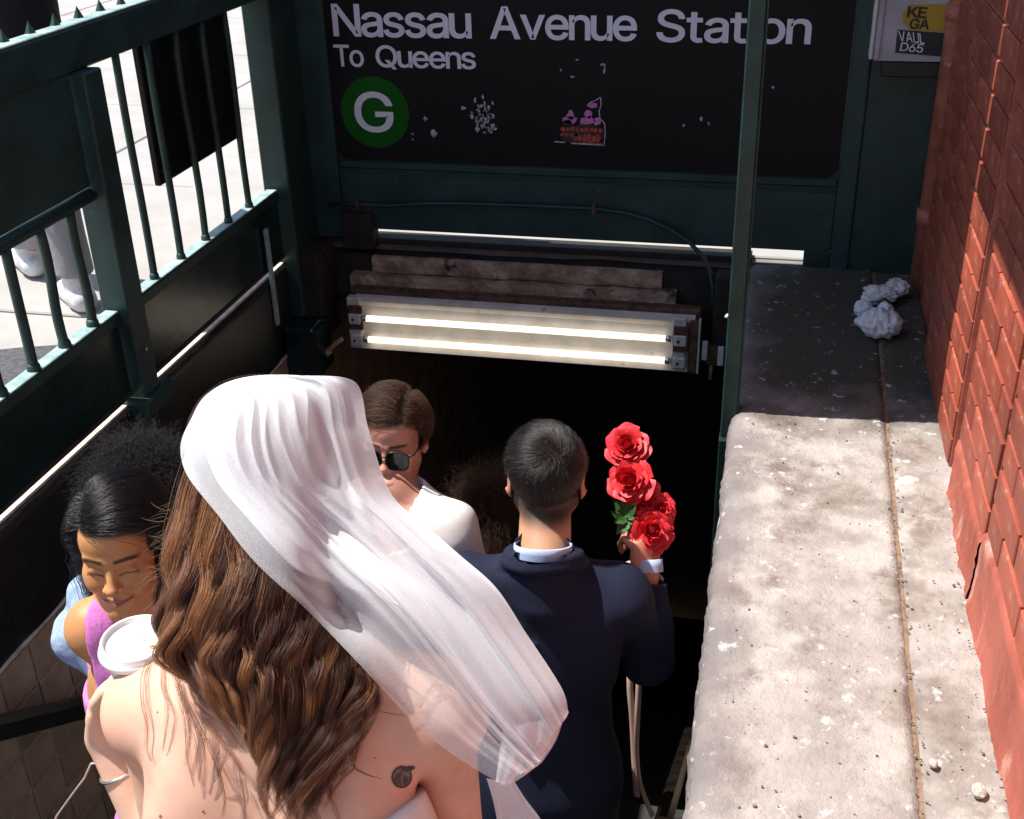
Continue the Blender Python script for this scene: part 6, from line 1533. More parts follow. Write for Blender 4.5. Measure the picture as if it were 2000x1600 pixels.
hand_prims(f, J['wL'], nrm(J['wL'] - J['eL']), A(1, .2, 0), 1.0, (.4, .45, .5, .5), 1)
V, F = f.mesh()
def hl_groom(x, y, z):
    back = sm01(-.088, -.050, z + .05 * np.abs(x)) * (y < .035)
    fr = sm01(.050, .062, z) * (y >= .035)
    return np.maximum(back, fr) * .93
cols = skin_cols(V, hc, Fr, 1.04, SK_G, (.40, .13, .10), (.012, .008, .006), (.02, .012, .01), (.012, .009, .008), hl_groom)
ear = np.abs((V - hc) @ Fr[0]) > .0806; cols[ear] = (.60, .27, .17)
mesh('body', V, F, groom, M['skin'], True, cols)
def jacket(J, mt, parent, inf, zlen, seed, neckr=.075, wave=1.0, fine=.0065):
    lo = np.minimum.reduce([J[k] for k in ('sL', 'sR', 'eL', 'eR', 'wL', 'wR', 'C')]) - .12; hi = np.maximum.reduce([J[k] for k in ('sL', 'sR', 'eL', 'eR', 'wL', 'wR', 'neck')]) + .10
    lo[2] = J['C'][2] - zlen - .06; hi[2] = max(J['neck'][2] + .10, J['wR'][2] + .05)
    lo[1] = min(lo[1], J['C'][1] - .22); hi[1] = max(hi[1], J['C'][1] + .24)
    f = Field(axis(lo[0], hi[0], fine), axis(lo[1], hi[1], fine), axis(lo[2], hi[2], fine))
    return f
f = jacket(J, M['navy'], groom, .014, .72, 1)
Jj = dict(J)
for n in ('L', 'R'): Jj['w' + n] = J['w' + n] - nrm(J['w' + n] - J['e' + n]) * .022
p = torso_prims(f, Jj, .015, k=.032, legs=False)
B = np.array([J['R'], J['F'], J['U']])
f.el(p(0, -.01, -.55), A(.178, .128, .26), B, .05)
for s_, sh in ((-1, J['sL']), (1, J['sR'])):                                   # padded shoulder line and sleeve head
    f.rc(p(s_ * .05, -.02, .035), sh + UP * .016, .042, .052, .025)
    f.el(sh - UP * .01, A(.066, .068, .072), B, .02)
for n in ('L', 'R'):
    d = nrm(J['w' + n] - J['e' + n]); f.rc(J['e' + n], Jj['w' + n], .058, .043, .02)
# sleeve end cut square, turned collar, seams
f.rc(Jj['wR'] + nrm(J['wR'] - J['eR']) * .048, Jj['wR'] + nrm(J['wR'] - J['eR']) * .10, .060, .060, .004, True)
ncx = J['neck'] + UP * .068 - J['F'] * .002
f.rc(J['neck'] - UP * .02, ncx - UP * .012, .098, .074, .03)
ring = [ncx + (.079 * math.cos(a)) * J['R'] + (.072 * math.sin(a) + .004) * J['F'] + UP * (.020 - .050 * (math.sin(a) + 1) / 2 + .004) for a in np.linspace(0, 2 * math.pi, 29)]
for a, b_ in zip(ring[:-1], ring[1:]):
    f.rc(a, b_, .0105, .0105, .006); f.rc(a - UP * .020 + (a - ncx) * .10, b_ - UP * .020 + (b_ - ncx) * .10, .0115, .0115, .008)
for i in range(28):
    a, b_ = ring[i], ring[i + 1]
    if (a - ncx) @ J['F'] < -.015: f.rc(a - UP * .041 + (a - ncx) * .30, b_ - UP * .041 + (b_ - ncx) * .30, .0028, .0028, .004, True)
f.rc(ncx - UP * .012, ncx + UP * .10, .058, .067, .004, True)
f.rc(p(0, -.1275, .0), p(0, -.128, -.50), .0018, .0018, .005, True)
for s_, sh in ((-1, J['sL']), (1, J['sR'])):                                   # armhole seams
    sm_ = [sh + s_ * J['R'] * (-.012 - .02 * math.cos(a)) + J['F'] * (.075 * math.sin(a)) + UP * (.072 * math.cos(a) - .004) for a in np.linspace(-2.6, 0.6, 12)]
    for a, b_ in zip(sm_[:-1], sm_[1:]): f.rc(a, b_, .0022, .0022, .006, True)
# drag folds on the left shoulder blade and the sleeve crook
for (r0, u0, r1, u1, dp) in ((-.05, -.02, -.10, -.16, .008), (-.10, -.03, -.145, -.17, .009), (-.02, -.06, -.05, -.24, .004),):
    f.rc(p(r0, -.118, u0), p(r1, -.130, u1), dp, dp, .022)
f.noise(.0022, ((38, 9, 24, 0, 1), (-14, 30, 34, 1, .8), (50, -20, 12, 2, .5)), 1)
f.half(J['C'] - J['U'] * .74, -J['U'])
V, F = f.mesh(); jk = mesh('suit_jacket', V, F, groom, M['navy'], True)
def band(name, c, R_, F_, ax, rx, ry, h, mt, parent, th=.004, flare=0.0, tilt=0.0, n=48, gap=0.0):
    V = []; Fq = []
    prof = [(0, 0), (flare * .5, h * .5), (flare, h), (flare - th, h + .001), (flare - th, h - .004), (-th, 0)]
    for k in range(n):
        a = 2 * math.pi * k / n
        for (dr, dz) in prof:
            V.append(c + (rx + dr) * math.cos(a) * R_ + (ry + dr) * math.sin(a) * F_ + ax * (dz - tilt * math.sin(a)))
    m_ = len(prof)
    for k in range(n):
        for i in range(m_ - 1):
            a, b_ = k * m_ + i, ((k + 1) % n) * m_ + i
            Fq.append((a, b_, b_ + 1, a + 1))
    return mesh(name, V, Fq, parent, mt, True)
band('shirt_collar', ncx - UP * .002, J['R'], J['F'], UP, .0675, .0640, .028, M['shirt_blue'], groom, .003, -.0035, .020)
dw = nrm(J['wR'] - J['eR']); a_ = nrm(np.cross(dw, UP)); b_ = np.cross(dw, a_)
band('shirt_cuff', Jj['wR'] + dw * .030, a_, b_, dw, .0390, .0365, .030, M['shirt_blue'], groom, .003, -.0015, 0.0)
trousers(J, M['trouser'], groom, J['C'][2] - .50)
shoes(J, M['shoe'], groom)
for s_ in (-1, 1):
    e_ = hc + s_ * Fr[0] * .0775 - Fr[1] * .004 - Fr[2] * .036
    q = MB(); ex = nrm(Fr[1] * .9 + s_ * Fr[0] * .4); q.tube([e_ + .0062 * (math.cos(t) * ex + math.sin(t) * Fr[2]) for t in np.linspace(0, 2 * math.pi, 17)], .0019, 6, False)
    q.build('earring', M['silver'], groom, True)
# cropped hair with a crown whorl
RG = np.random.default_rng(9)
sk = skull_c(hc, Fr, 1.04); er = ER * A(1.02, 1.02, 1.02)
WH = A(.018, -.060, .058)
def comb_g(q_, t):
    d = q_ - WH; r_ = np.linalg.norm(d, axis=1, keepdims=True) + 1e-6; n_ = q_ / er ** 2; n_ /= np.linalg.norm(n_, axis=1, keepdims=True)
    sw_ = np.cross(n_, d / r_); out = d / r_ + sw_ * 1.1 * np.exp(-r_ / .035)
    topw = np.clip((q_[:, 2:3] - .02) / .05, 0, 1); out = out + topw * A(-.55, .35, 0)
    return out + n_ * .28
reg = lambda q_: (q_[:, 2] > -.112 + .30 * np.abs(q_[:, 0])) & ((q_[:, 1] < .02) | (q_[:, 2] > .030)) & ~((np.abs(q_[:, 0]) > .066) & (q_[:, 2] < -.012) & (q_[:, 1] < .03) & (q_[:, 1] > -.035))
rt = scalp_roots(17000, er, reg, 4)
zz = rt[:, 2]
lng = np.interp(zz, [-.115, -.085, -.045, .0, .045, .086], [.0015, .004, .009, .018, .034, .042]) * RG.uniform(.75, 1.2, len(rt))
P = march(rt, sk, Fr, er, comb_g, 7, lng / 6, np.interp(zz, [-.1, 0, .05], [.0005, .0015, .003]) + RG.uniform(0, .011, len(rt)) * np.clip((zz + .04) / .08, 0.05, 1), seed=6, jit=.22, stick=.80)
keep = RG.random(len(rt)) < np.interp(zz, [-.115, -.085, -.06], [.15, .55, 1])
curves('hair', P[keep], .00022, shade_cols(int(keep.sum()), (.010, .0075, .0065), .3, RG), groom, .45, mt='hair_sleek')

# ---------------------------------------------------------------- roses
bq = empty('rose_bouquet', 'bunch of open red roses with green leaves and blush ribbon held up against the dark', 'bouquet', tuple(at(1238, 1050, 2.86)))
fist = at(1230, 1050, 2.81)
def petal(base, ax, a, r0, h, wid, curl_, R_, tilt):
    """one cupped petal standing on the flower axis"""
    u_ = nrm(np.cross(ax, A(.3, .2, 1))); v_ = np.cross(ax, u_)
    nu, nv = 9, 8; V = []
    ph = R_.uniform(0, 6.28)
    for j in range(nv):
        t = j / (nv - 1)
        rad = r0 * (.35 + .65 * t ** .7) + tilt * t ** 2 + curl_ * max(0, t - .6) ** 1.5 * 2.2
        zz_ = h * (t - .42 * max(0, t - .72) ** 1.2 * (1 if curl_ > .006 else 0) * 1.6)
        for i in range(nu):
            s_ = (i / (nu - 1) - .5) * 2
            aa = a + s_ * wid * (.45 + .55 * math.sin(min(1, t * 1.25) * math.pi / 2)) * (1 - .16 * max(0, t - .8) / .2 * abs(s_))
            e = .0016 * math.sin(5 * s_ + ph) * t ** 3
            tipz = -.20 * h * abs(s_) ** 2.4 * t ** 2
            V.append(base + ax * (zz_ + tipz + e) + (rad + e - .0035 * abs(s_) ** 2 * (1 if curl_ > .006 else -.3)) * (math.cos(aa) * u_ + math.sin(aa) * v_))
    F_ = []
    for j in range(nv - 1):
        for i in range(nu - 1):
            q = j * nu + i; F_.append((q, q + 1, q + 1 + nu, q + nu))
    return V, F_
def rose(c, ax, R, seed):
    R_ = np.random.default_rng(seed); ax = nrm(ax); base = np.asarray(c) - ax * R * .75
    core = MB(); V = []; Fq = []
    # tight spiral heart
    u_ = nrm(np.cross(ax, A(.3, .2, 1))); v_ = np.cross(ax, u_)
    n_ = 70; tv = 6.28 * 3.2
    for i in range(n_):
        t = i / (n_ - 1); r_ = R * (.04 + .27 * t); a = tv * t + seed
        for k, (zz_, sc_) in enumerate(((.55, .85), (.95, 1.0), (1.20 - .20 * t, 1.06), (1.215 - .20 * t, 1.02))):
            V.append(base + ax * R * zz_ + r_ * sc_ * (math.cos(a) * u_ + math.sin(a) * v_))
    for i in range(n_ - 1):
        for k in range(3):
            q = i * 4 + k; Fq.append((q, q + 4, q + 5, q + 1))
    core.add(V, Fq); core.ball(base + ax * R * .45, R * .33, 12, 8)
    o = core.build('rose_head', M['petal'], bq, True)
    for ring_, (cnt, r0, h, wid, cu_, tl) in enumerate(((4, .34, 1.20, .95, .002, .02), (5, .46, 1.14, .82, .010, .06), (5, .60, 1.02, .74, .016, .12), (6, .72, .84, .66, .022, .20), (6, .80, .60, .60, .026, .30))):
        for k in range(cnt):
            a = 2 * math.pi * (k + .5 * (ring_ % 2)) / cnt + R_.normal(0, .14) + seed
            V, Fq = petal(base + ax * R * (.0 - .03 * ring_), ax, a, R * r0 * R_.uniform(.94, 1.06), R * h * R_.uniform(.93, 1.05), wid, R * cu_ * 14 * R_.uniform(.6, 1.3), R * tl * R_.uniform(.6, 1.3), )if False else petal(base + ax * R * (.0 - .03 * ring_), ax, a, R * r0 * R_.uniform(.94, 1.06), R * h * R_.uniform(.93, 1.05), wid, R * cu_ * 14 * R_.uniform(.6, 1.3), R_, R * tl * R_.uniform(.6, 1.3))
            mesh('petal', V, Fq, o, M['petal'], True)
    return o, base
tocam = lambda c: nrm(A(0, 0, EYE) - c)
heads = []
for i, (u, v, d, r, dx) in enumerate(((1223, 866, 2.83, .046, (-.15, .2, .35)), (1227, 938, 2.80, .047, (-.3, -.1, .25)), (1260, 968, 2.82, .044, (.25, .2, .3)), (1287, 994, 2.82, .042, (.5, .1, .2)), (1276, 1037, 2.79, .045, (.25, -.05, .05)))):
    c = at(u, v, d); ax = nrm(tocam(c) + A(*dx))
    o, base = rose(c, ax, r, i + 1)
    q = MB(); mid = (base + fist) / 2 + A(.0, .02, .0); q.tube([base, base * .6 + mid * .4 - ax * .01, mid, fist, fist - A(-.012, -.0, .09)], .0032, 7); q.build('stem', M['stem'], bq, True)
def leaf(c, d, n_, L, W, parent):
    d = nrm(d); n_ = nrm(np.asarray(n_) - d * (np.asarray(n_) @ d)); s_ = np.cross(d, n_); V = []; Fq = []
    for i in range(8):
        t = i / 7; w_ = W * math.sin(math.pi * min(1, t ** .8)) * (1 - .2 * t)
        for k in (-1, -.5, 0, .5, 1):
            V.append(c + d * L * t + s_ * w_ * k * (1 + .08 * (-1) ** i * (abs(k) == 1)) + n_ * (.18 * W * abs(k) * 1.5 - .25 * L * t * t))
    for i in range(7):
        for k in range(4): q = i * 5 + k; Fq.append((q, q + 1, q + 6, q + 5))
    return mesh('leaf', V, Fq, parent, M['leaf'], True)
lc = at(1222, 1008, 2.82)
for (du, dv, L_, W_, nd) in ((-32, -42, .060, .019, .2), (-34, -12, .050, .018, -.1), (-18, 22, .046, .016, .2), (-6, -30, .050, .017, .3), (12, -12, .045, .016, 0), (-14, 8, .042, .016, .4), (20, 14, .036, .013, .2)):
    e_ = at(1222 + du, 1008 + dv, 2.80) - lc
    leaf(lc + RG.normal(0, .006, 3), e_, tocam(lc) + A(nd, 0, nd), L_, W_, bq)
def ribbon(name, pts, w_, parent, side):
    pts = np.array(pts); n_ = len(pts); V = []; Fq = []
    t = np.linspace(0, 1, 40); P = cr(pts, t)
    for i in range(40):
        tg = nrm(P[min(i + 1, 39)] - P[max(i - 1, 0)]); tw = side + .5 * math.sin(3.2 * t[i] * 2 + side)
        s_ = nrm(np.cross(tg, camf)); s_ = nrm(s_ * math.cos(tw) + np.cross(tg, s_) * math.sin(tw))
        for k in (-1, 1):
            for e in (0, 1): V.append(P[i] + s_ * w_ * k + np.cross(tg, s_) * .0006 * (e - .5))
    for i in range(39):
        a = i * 4; b_ = a + 4
        Fq += [(a, a + 2, b_ + 2, b_), (a + 1, b_ + 1, b_ + 3, a + 3), (a, b_, b_ + 1, a + 1), (a + 2, a + 3, b_ + 3, b_ + 2)]
    return mesh(name, V, Fq, parent, M['ribbon'], True)
ribbon('ribbon_tail', [at(1236, 1120, 2.90), at(1234, 1200, 2.94), at(1230, 1325, 3.01), at(1235, 1400, 3.05), at(1239, 1480, 3.09), at(1244, 1557, 3.13)], .0085, bq, .25)
ribbon('ribbon_tail', [at(1248, 1120, 2.90), at(1250, 1200, 2.94), at(1248, 1328, 3.00), at(1245, 1400, 3.04), at(1244, 1470, 3.08), at(1252, 1535, 3.12), at(1275, 1595, 3.16)], .0080, bq, -.35)
ribbon('ribbon_loop', [at(1252, 1112, 2.90), at(1236, 1100, 2.89), at(1220, 1106, 2.88), at(1226, 1116, 2.87), at(1250, 1113, 2.91)], .0075, bq, .3)
ribbon('ribbon_loop', [at(1262, 1112, 2.91), at(1278, 1120, 2.90), at(1290, 1131, 2.89), at(1284, 1136, 2.90), at(1264, 1116, 2.92)], .0078, bq, .2)

# ---------------------------------------------------------------- man in sunglasses
Fr = frame(math.pi + .08, .0, .05); br_ = at(752, 886, 2.75); hc = br_ - Fr[1] * .084
Cm = at(762, 1016, 2.80); Cm = Cm - Fr[1] * .02
fzm = -rise * 9
J = joints(Cm, math.pi + .16, .02, .168, fzm, .0)
J['sL'] = at(872, 1042, 2.79); J['sR'] = at(640, 1024, 2.80)
J['eL'] = J['sL'] + A(.075, .01, -.285); J['wL'] = J['eL'] + A(-.01, -.14, -.21)
J['eR'] = J['sR'] + A(-.06, .02, -.285); J['wR'] = J['eR'] + A(0, -.12, -.21)
man = person('person with brown hair and round dark sunglasses in a white tee behind the veil', (J['aL'] + J['aR']) / 2 * A(1, 1, 0) + A(0, 0, fzm))
f = body_grid(J, hc, .12, .010, .105, .003)
torso_prims(f, J, -.004, k=.03)
head_field(f, hc, Fr, .96, False, 0, True, J['neck'] + UP * .005, .056)
for n, th in (('L', -1), ('R', 1)): hand_prims(f, J['w' + n], nrm(J['w' + n] - J['e' + n]), A(-1 if n == 'L' else 1, -.2, 0), 1.0, (.4, .45, .5, .5), th)
V, F = f.mesh()
SK_M = (.66, .34, .255)
cols = skin_cols(V, hc, Fr, .96, SK_M, (.42, .14, .12), (.035, .02, .014), (.03, .02, .015), (.02, .012, .009), lambda x, y, z: sm01(.0, .02, z - np.where(y > .02, .058, -.02)), (.30, .15, .11), (.62, .26, .20))
mesh('body', V, F, man, M['skin'], True, cols)
f = jacket(J, None, None, 0, .6, 1)
hi2 = J['neck'][2] + .05
p = torso_prims(f, J, .012, k=.035, legs=False)
B = np.array([J['R'], J['F'], J['U']])
for n, s_ in (('L', -1), ('R', 1)):
    f.rc(J['s' + n], J['s' + n] + (J['e' + n] - J['s' + n]) * .75, .070, .068, .03)
    cut = J['s' + n] + (J['e' + n] - J['s' + n]) * .80; d = nrm(J['e' + n] - J['s' + n])
    f.rc(cut + d * .085, J['w' + n] + d * .1, .085, .16, .003, True)
for a, b_, r_ in (((.10, .10, -.05), (.05, .13, -.17), .009), ((.06, .11, -.10), (.02, .135, -.24), .008), ((-.14, .05, -.10), (-.06, .12, -.24), .012), ((-.16, .03, -.13), (-.10, .11, -.30), .012), ((-.15, .04, -.17), (-.12, .09, -.36), .010), ((.0, .12, -.06), (-.03, .135, -.20), .006)):
    f.rc(p(*a), p(*b_), r_, r_, .02)
f.rc(J['neck'] - UP * .075 + J['F'] * .050, J['neck'] + UP * .12 - J['F'] * .03, .080, .080, .006, True)
f.half(J['C'] - J['U'] * .60, -J['U'])
f.noise(.0022, ((45, 15, 30, 0, 1), (-25, 30, 50, 1, .8)), 1)
V, F = f.mesh(); tee = mesh('tee_shirt', V, F, man, M['tee'], True)
nk = J['neck'] - UP * .028 + J['F'] * .018
q = MB(); q.tube([nk + .086 * math.cos(a) * J['R'] + .080 * math.sin(a) * J['F'] + UP * (-.040 * (math.sin(a)) + .008) for a in np.linspace(0, 2 * math.pi, 41)], .0065, 8, False); q.build('neckband', M['tee'], tee, True)
trousers(J, M['jeans'], man, J['C'][2] - .50); shoes(J, M['white_shoe'], man)
# sunglasses
hp = lambda x, y, z: hc + .97 * (x * Fr[0] + y * Fr[1] + z * Fr[2])
sgl = MB(); fr_ = MB()
for s_ in (-1, 1):
    ring = []
    for k in range(28):
        a = 2 * math.pi * k / 28
        ring.append((s_ * .033 + .0285 * math.copysign(abs(math.cos(a)) ** .65, math.cos(a)), -.010 + .0240 * math.copysign(abs(math.sin(a)) ** .7, math.sin(a)) - (.002 if math.sin(a) < 0 else 0)))
    fr_.tube([hp(x, .101 - .12 * (abs(x) - .02) ** 1 * .5, z) for x, z in ring + ring[:1]], .0017, 6, False)
    n0 = len(sgl.V); sgl.V += [tuple(hp(s_ * .033, .1015 - .0008, -.010))] + [tuple(hp(x, .1003 - .06 * (abs(x) - .02), z)) for x, z in ring]
    sgl.F += [(n0, n0 + 1 + k, n0 + 1 + (k + 1) % 28) for k in range(28)]
    fr_.tube([hp(s_ * .058, .0985, .004), hp(s_ * .072, .092, .006), hp(s_ * .0765, .045, .004), hp(s_ * .078, .0, .003), hp(s_ * .079, -.025, -.012)], .0024, 6)
fr_.tube([hp(-.0085, .102, -.003), hp(0, .105, .000), hp(.0085, .102, -.003)], .0017, 6)
fo = fr_.build('sunglasses', M['shoe'], man, True); sgl.build('lens', M['lens'], fo, True)
# hair, swept and full
RM = np.random.default_rng(12); sk = skull_c(hc, Fr, .96)
def exm(f):
    f.el(sk + Fr[2] * .002 - Fr[1] * .006, ER * A(.98, .96, .96), Fr, .02)
    f.half(hc + Fr[2] * .006 - Fr[1] * .01, -Fr[2] * .8 + Fr[1] * .65 - 0 * Fr[0]); f.half(hc + Fr[1] * .075 + Fr[2] * .06, Fr[1] * .9 - Fr[2] * .3)
cap('hair_base', hc, Fr, 1, exm, M['scalp_brown'], man, fine=.006, box=.16)
rt = scalp_roots(15000, ER * .955, lambda q_: (q_[:, 2] > -.005 - .05 * (q_[:, 1] < .0)) & ((q_[:, 1] < .035) | (q_[:, 2] > .034)), 8)
P = march(rt, sk, Fr, ER * .96, lambda q_, t: np.stack([np.where(q_[:, 0] > -.03, .85, -.8), .10 - .25 * (q_[:, 1] > .02), .05 - .8 * t * (q_[:, 1] < .03)], 1), 12, np.interp(rt[:, 2], [-.05, .03, .08], [.0028, .0062, .0085]) * RM.uniform(.8, 1.2, len(rt)), .003 + RM.uniform(0, .013, len(rt)) * np.clip((rt[:, 2] + .05) / .1, .1, 1), seed=4, jit=.20, curl=(.0016, 5))
curves('hair', P, .0002, shade_cols(len(rt), (.055, .024, .014), .35, RM, (.15, .072, .036), .12), man, .4)

# ---------------------------------------------------------------- woman passing on the left
Fr = frame(math.pi + .27, -.03, -.02); br_ = at(217, 1112, 2.03); hc = br_ - Fr[1] * .078
Cw = at(306, 1262, 2.15)
fzw = -rise * 6
J = joints(Cw, math.pi + .10, .06, .150, fzw, .0, True)
J['sR'] = at(190, 1228, 2.12); J['sL'] = J['C'] * 2 - J['sR'] + UP * .0
J['eR'] = J['sR'] + A(.055, .14, -.22); J['wR'] = J['eR'] + A(.10, .02, -.20)
J['eL'] = J['sL'] + A(.05, .03, -.27); J['wL'] = J['eL'] + A(-.02, -.16, -.12)
wom = person('smiling person with long black hair in a pink sleeveless top, looking down at the left', (J['aL'] + J['aR']) / 2 * A(1, 1, 0) + A(0, 0, fzw))
f = body_grid(J, hc, .12, .008, .105, .0026)
torso_prims(f, J, 0, True, k=.028, bust=0.0)
head_field(f, hc, Fr, .94, True, 1.0, True, J['neck'] + UP * .0, .047)
for n, th in (('L', -1), ('R', 1)): hand_prims(f, J['w' + n], nrm(J['w' + n] - J['e' + n]), A(-1 if n == 'L' else 1, -.2, 0), .9, (.4, .45, .5, .5), th)
V, F = f.mesh()
SK_W = (.56, .265, .11)
cols = skin_cols(V, hc, Fr, .94, SK_W, (.36, .12, .10), (.010, .007, .006), (.008, .006, .006), (.008, .007, .007), lambda x, y, z: sm01(.0, .012, z - np.where(y > .03, .062 - .25 * np.abs(x) ** 1.0 * .0, -.2)), flush=(.47, .19, .09))
mesh('body', V, F, wom, M['skin'], True, cols)
f = jacket(J, None, None, 0, .62, 1)
p = torso_prims(f, J, .008, True, arms=True, k=.028, legs=False, bust=0.0); B = np.array([J['R'], J['F'], J['U']])
for s_, sh in ((-1, J['sL']), (1, J['sR'])):
    f.el(sh + s_ * J['R'] * .034 - UP * .02, A(.050, .13, .125), B, .006, True)
for sh, el_, wr_ in ((J['sL'], J['eL'], J['wL']), (J['sR'], J['eR'], J['wR'])):
    f.rc(sh + (el_ - sh) * .30, el_, .066, .075, .004, True); f.rc(el_, wr_, .075, .075, .004, True)
f.rc(J['neck'] - UP * .005 + J['F'] * .035, J['neck'] + UP * .1 - J['F'] * .03, .058, .064, .006, True)
f.half(J['C'] - J['U'] * .60, -J['U'])
V, F = f.mesh(); tp_ = mesh('sleeveless_top', V, F, wom, M['pinktop'], True)
tr0 = trousers(J, M['jeans'], wom, J['C'][2] - .48); shoes(J, M['white_shoe'], wom)
RW = np.random.default_rng(15); sk = skull_c(hc, Fr, .94)
def exw(f):
    f.el(sk + Fr[2] * .002 - Fr[1] * .006, ER * A(1.0, .98, .98), Fr, .02)
    f.el(hc - Fr[1] * .06 - Fr[2] * .10, A(.095, .055, .15), Fr, .04)
    f.rc(hc + Fr[0] * .0 + Fr[1] * .115 - Fr[2] * .22, hc + Fr[1] * .092 + Fr[2] * .052, .070, .050, .010, True)
cap('hair_base', hc, Fr, 1, exw, M['scalp_black'], wom, fine=.005, box=.19)
def comb_w(q_, t):
    side = np.where(q_[:, 0] > .048, 1.0, -1.0)                       # parted over her right eye
    return np.stack([side * (.9 - .3 * t), -.35 - .45 * (q_[:, 0] < .03) - .35 * t * np.ones(len(q_)), -.25 - .9 * t * np.ones(len(q_))], 1)
rt = scalp_roots(16000, ER * .97, lambda q_: (q_[:, 2] > -.03) & ((q_[:, 1] < .045) | (q_[:, 2] > .036)), 9)
P = march(rt, sk, Fr, ER * .98, comb_w, 30, np.full(len(rt), .0135) * RW.uniform(.8, 1.15, len(rt)), .003 + RW.uniform(0, .016, len(rt)) ** 1.0, grav=.55, balls=[((0, -.02, -.20), .085), ((0, .055, -.07), .078)], seed=5, jit=.07, curl=(.0030, 7))
curves('hair', P, .00022, shade_cols(len(rt), (.006, .005, .005), .3, RW), wom, .4, mt='hair_sleek')

# ---------------------------------------------------------------- person behind her in pale denim
Fr = frame(math.pi + .5, .25); hc = at(290, 1000, 2.56)
Cd = at(318, 1160, 2.52); fzd = -rise * 8
J = joints(Cd, math.pi + .3, .05, .165, fzd, .0)
J['sR'] = at(216, 1170, 2.44)
J['eR'] = at(172, 1240, 2.42); J['wR'] = J['eR'] + A(.16, -.02, -.10)
den = person('person with black curls in pale blue denim, mostly hidden behind the smiling one', (J['aL'] + J['aR']) / 2 * A(1, 1, 0) + A(0, 0, fzd))
f = body_grid(J, hc, .12, .012, .105, .0045)
torso_prims(f, J, 0, k=.03); head_field(f, hc, Fr, 1.0, False, 0, True, J['neck'], .054)
for n, th in (('L', -1), ('R', 1)): hand_prims(f, J['w' + n], nrm(J['w' + n] - J['e' + n]), A(-1 if n == 'L' else 1, -.2, 0), 1.0, (.5, .5, .5, .5), th, k=.008)
V, F = f.mesh(); cols = skin_cols(V, hc, Fr, 1, (.30, .15, .08), (.25, .09, .07), (.01, .008, .007), (.01, .008, .007), (.01, .008, .007), lambda x, y, z: sm01(.0, .02, z - np.where(y > .02, .055, -.03)))
mesh('body', V, F, den, M['skin'], True, cols)
f = jacket(J, None, None, 0, .66, 1, fine=.009); p = torso_prims(f, J, .016, k=.03, legs=False)
f.rc(J['neck'] - UP * .05 + J['F'] * .03, J['neck'] + UP * .1, .070, .075, .006, True); f.half(J['C'] - J['U'] * .64, -J['U'])
f.rc(J['eR'], J['wR'], .062, .050, .02); f.rc(J['sR'], J['eR'], .066, .064, .02)
f.noise(.004, ((60, 25, 50, 0, 1), (-45, 60, 20, 1, .8)), 1)
V, F = f.mesh(); mesh('denim_shirt', V, F, den, M['denim'], True)
trousers(J, M['jeans'], den, J['C'][2] - .48, .012); shoes(J, M['shoe'], den)
RD = np.random.default_rng(16)
def curly(hc, Fr, seed, n, base, alt, parent, lift, amp, ln):
    R_ = np.random.default_rng(seed); sk = skull_c(hc, Fr)
    cap('hair_base', hc, Fr, 1, lambda f: (f.el(sk, (ER + lift * .7), Fr, .02), f.half(hc + Fr[1] * .055, Fr[1] * .8 - Fr[2] * .6)), M['scalp_black'] if base[0] < .03 else M['scalp_brown'], parent, fine=.007, box=.17)
    rt = scalp_roots(n, ER * 1.03, lambda q_: (q_[:, 2] > -.055) & ((q_[:, 1] < .03) | (q_[:, 2] > .03)), seed)
    nn = rt / np.linalg.norm(rt, axis=1, keepdims=True)
    P = march(rt, sk, Fr, ER * 1.04, lambda q_, t: q_ / np.linalg.norm(q_, axis=1, keepdims=True) * 1.0 + A(0, -.2, -.8 * t), 26, ln * R_.uniform(.6, 1.2, n) / 25, R_.uniform(0, lift, n), seed=seed, jit=.5, stick=.55, curl=(amp, 26))
    curves('hair', P, .00026, shade_cols(n, base, .3, R_, alt, .15), parent, .5)
curly(hc, Fr, 17, 9000, (.007, .006, .0055), (.012, .010, .009), den, .016, .005, .085)

# ---------------------------------------------------------------- person low on the stairs with brown curls
Fr = frame(.2, .15); hc = at(966, 1020, 4.15)
Cc = at(966, 1170, 4.17); fzc = -rise * 14
J = joints(Cc, .2, .05, .16, fzc, .0, True)
cur = person('person with loose brown curls low in the dark stairwell beside the white tee', (J['aL'] + J['aR']) / 2 * A(1, 1, 0) + A(0, 0, fzc))
f = body_grid(J, hc, .12, .012, .105, .0045)
torso_prims(f, J, 0, True, k=.03); head_field(f, hc, Fr, 1.0, True, 0, True, J['neck'], .05)
for n, th in (('L', 1), ('R', -1)): hand_prims(f, J['w' + n], nrm(J['w' + n] - J['e' + n]), A(1 if n == 'L' else -1, .2, 0), .92, (.5, .5, .5, .5), th, k=.008)
V, F = f.mesh(); cols = skin_cols(V, hc, Fr, 1, (.5, .28, .19), (.4, .14, .12), (.03, .02, .015), (.03, .02, .015), (.05, .03, .02), lambda x, y, z: sm01(.0, .02, z - np.where(y > .02, .055, -.05)))
mesh('body', V, F, cur, M['skin'], True, cols)
f = jacket(J, None, None, 0, .62, 1, fine=.010); torso_prims(f, J, .014, True, k=.03, legs=False); f.rc(J['neck'] - UP * .03, J['neck'] + UP * .1, .066, .07, .006, True); f.half(J['C'] - J['U'] * .60, -J['U'])
V, F = f.mesh(); mesh('dark_coat', V, F, cur, M['black_cloth'], True)
trousers(J, M['jeans'], cur, J['C'][2] - .46, .012); shoes(J, M['shoe'], cur)
curly(hc, Fr, 23, 7000, (.045, .020, .011), (.10, .05, .024), cur, .030, .008, .15)

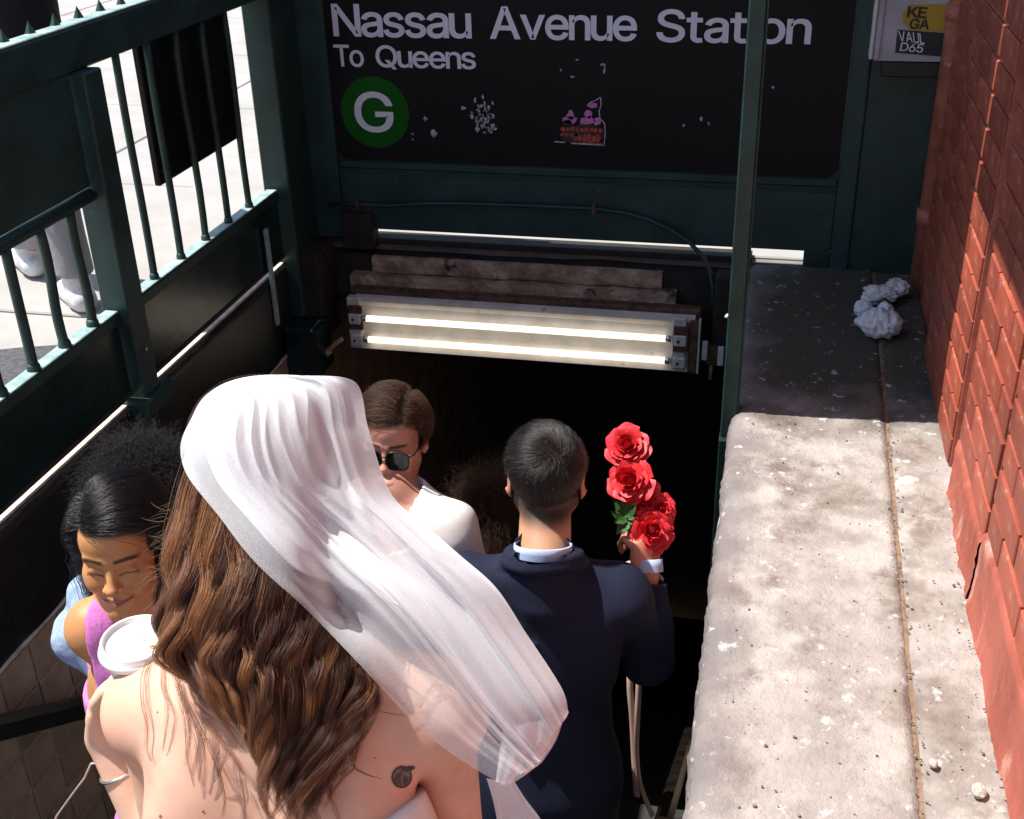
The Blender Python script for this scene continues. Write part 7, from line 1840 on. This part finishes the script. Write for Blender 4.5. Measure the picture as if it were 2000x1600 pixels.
# ---------------------------------------------------------------- passer-by beyond the railing
py_ = A(-2.52, 3.60, 0)
J = joints(A(-2.55, 3.62, 1.40), .9, .03, .165, 0.0, .0, step=False)
J['aL'] = A(-2.47, 3.57, .075); J['kL'] = A(-2.52, 3.62, .50); J['aR'] = A(-2.85, 3.85, .085); J['kR'] = A(-2.66, 3.78, .50)
J['eR'] = J['sR'] + A(-.02, .10, -.26); J['wR'] = J['eR'] + A(-.10, .10, .10)
pas = person('person in black top, pale trousers and white shoes walking beyond the railing', (-2.6, 3.7, 0))
Fr = frame(.9, .05); hc = A(-2.53, 3.63, 1.66)
f = body_grid(J, hc, .12, .013, .105, .006); torso_prims(f, J, 0, k=.03); head_field(f, hc, Fr, 1, False, 0, True, J['neck'], .055)
for n, th in (('L', 1), ('R', -1)): hand_prims(f, J['w' + n], nrm(J['w' + n] - J['e' + n]), A(1 if n == 'L' else -1, .2, 0), 1.0, (.5, .5, .5, .5), th, k=.008)
V, F = f.mesh(); cols = skin_cols(V, hc, Fr, 1, (.5, .28, .19), (.4, .14, .12), (.03, .02, .015), (.03, .02, .015), (.03, .02, .015), lambda x, y, z: sm01(.0, .02, z - np.where(y > .02, .055, -.05)))
mesh('body', V, F, pas, M['skin'], True, cols)
f = jacket(J, None, None, 0, .62, 1, fine=.011); torso_prims(f, J, .02, k=.03, legs=False); f.rc(J['neck'] - UP * .01, J['neck'] + UP * .1, .066, .07, .006, True); f.half(J['C'] - J['U'] * .60, -J['U'])
V, F = f.mesh(); mesh('black_top', V, F, pas, M['black_cloth'], True)
J['aL'] = J['aL'] + A(0, 0, .0); trousers(J, M['cream_trouser'], pas, .86, .011, .012, .055); shoes(J, M['white_shoe'], pas, 1.15)
Rp = np.random.default_rng(31); rt = scalp_roots(4000, ER * 1.03, lambda q_: (q_[:, 2] > -.04) & ((q_[:, 1] < .03) | (q_[:, 2] > .03)), 5)
P = march(rt, skull_c(hc, Fr), Fr, ER * 1.03, lambda q_, t: np.stack([np.sign(q_[:, 0]), .3 - q_[:, 1] * 5, -1 * np.ones(len(q_))], 1), 8, np.full(len(rt), .006), Rp.uniform(0, .012, len(rt)), seed=3, jit=.2)
curves('hair', P, .0003, shade_cols(len(rt), (.03, .02, .015), .3, Rp), pas)
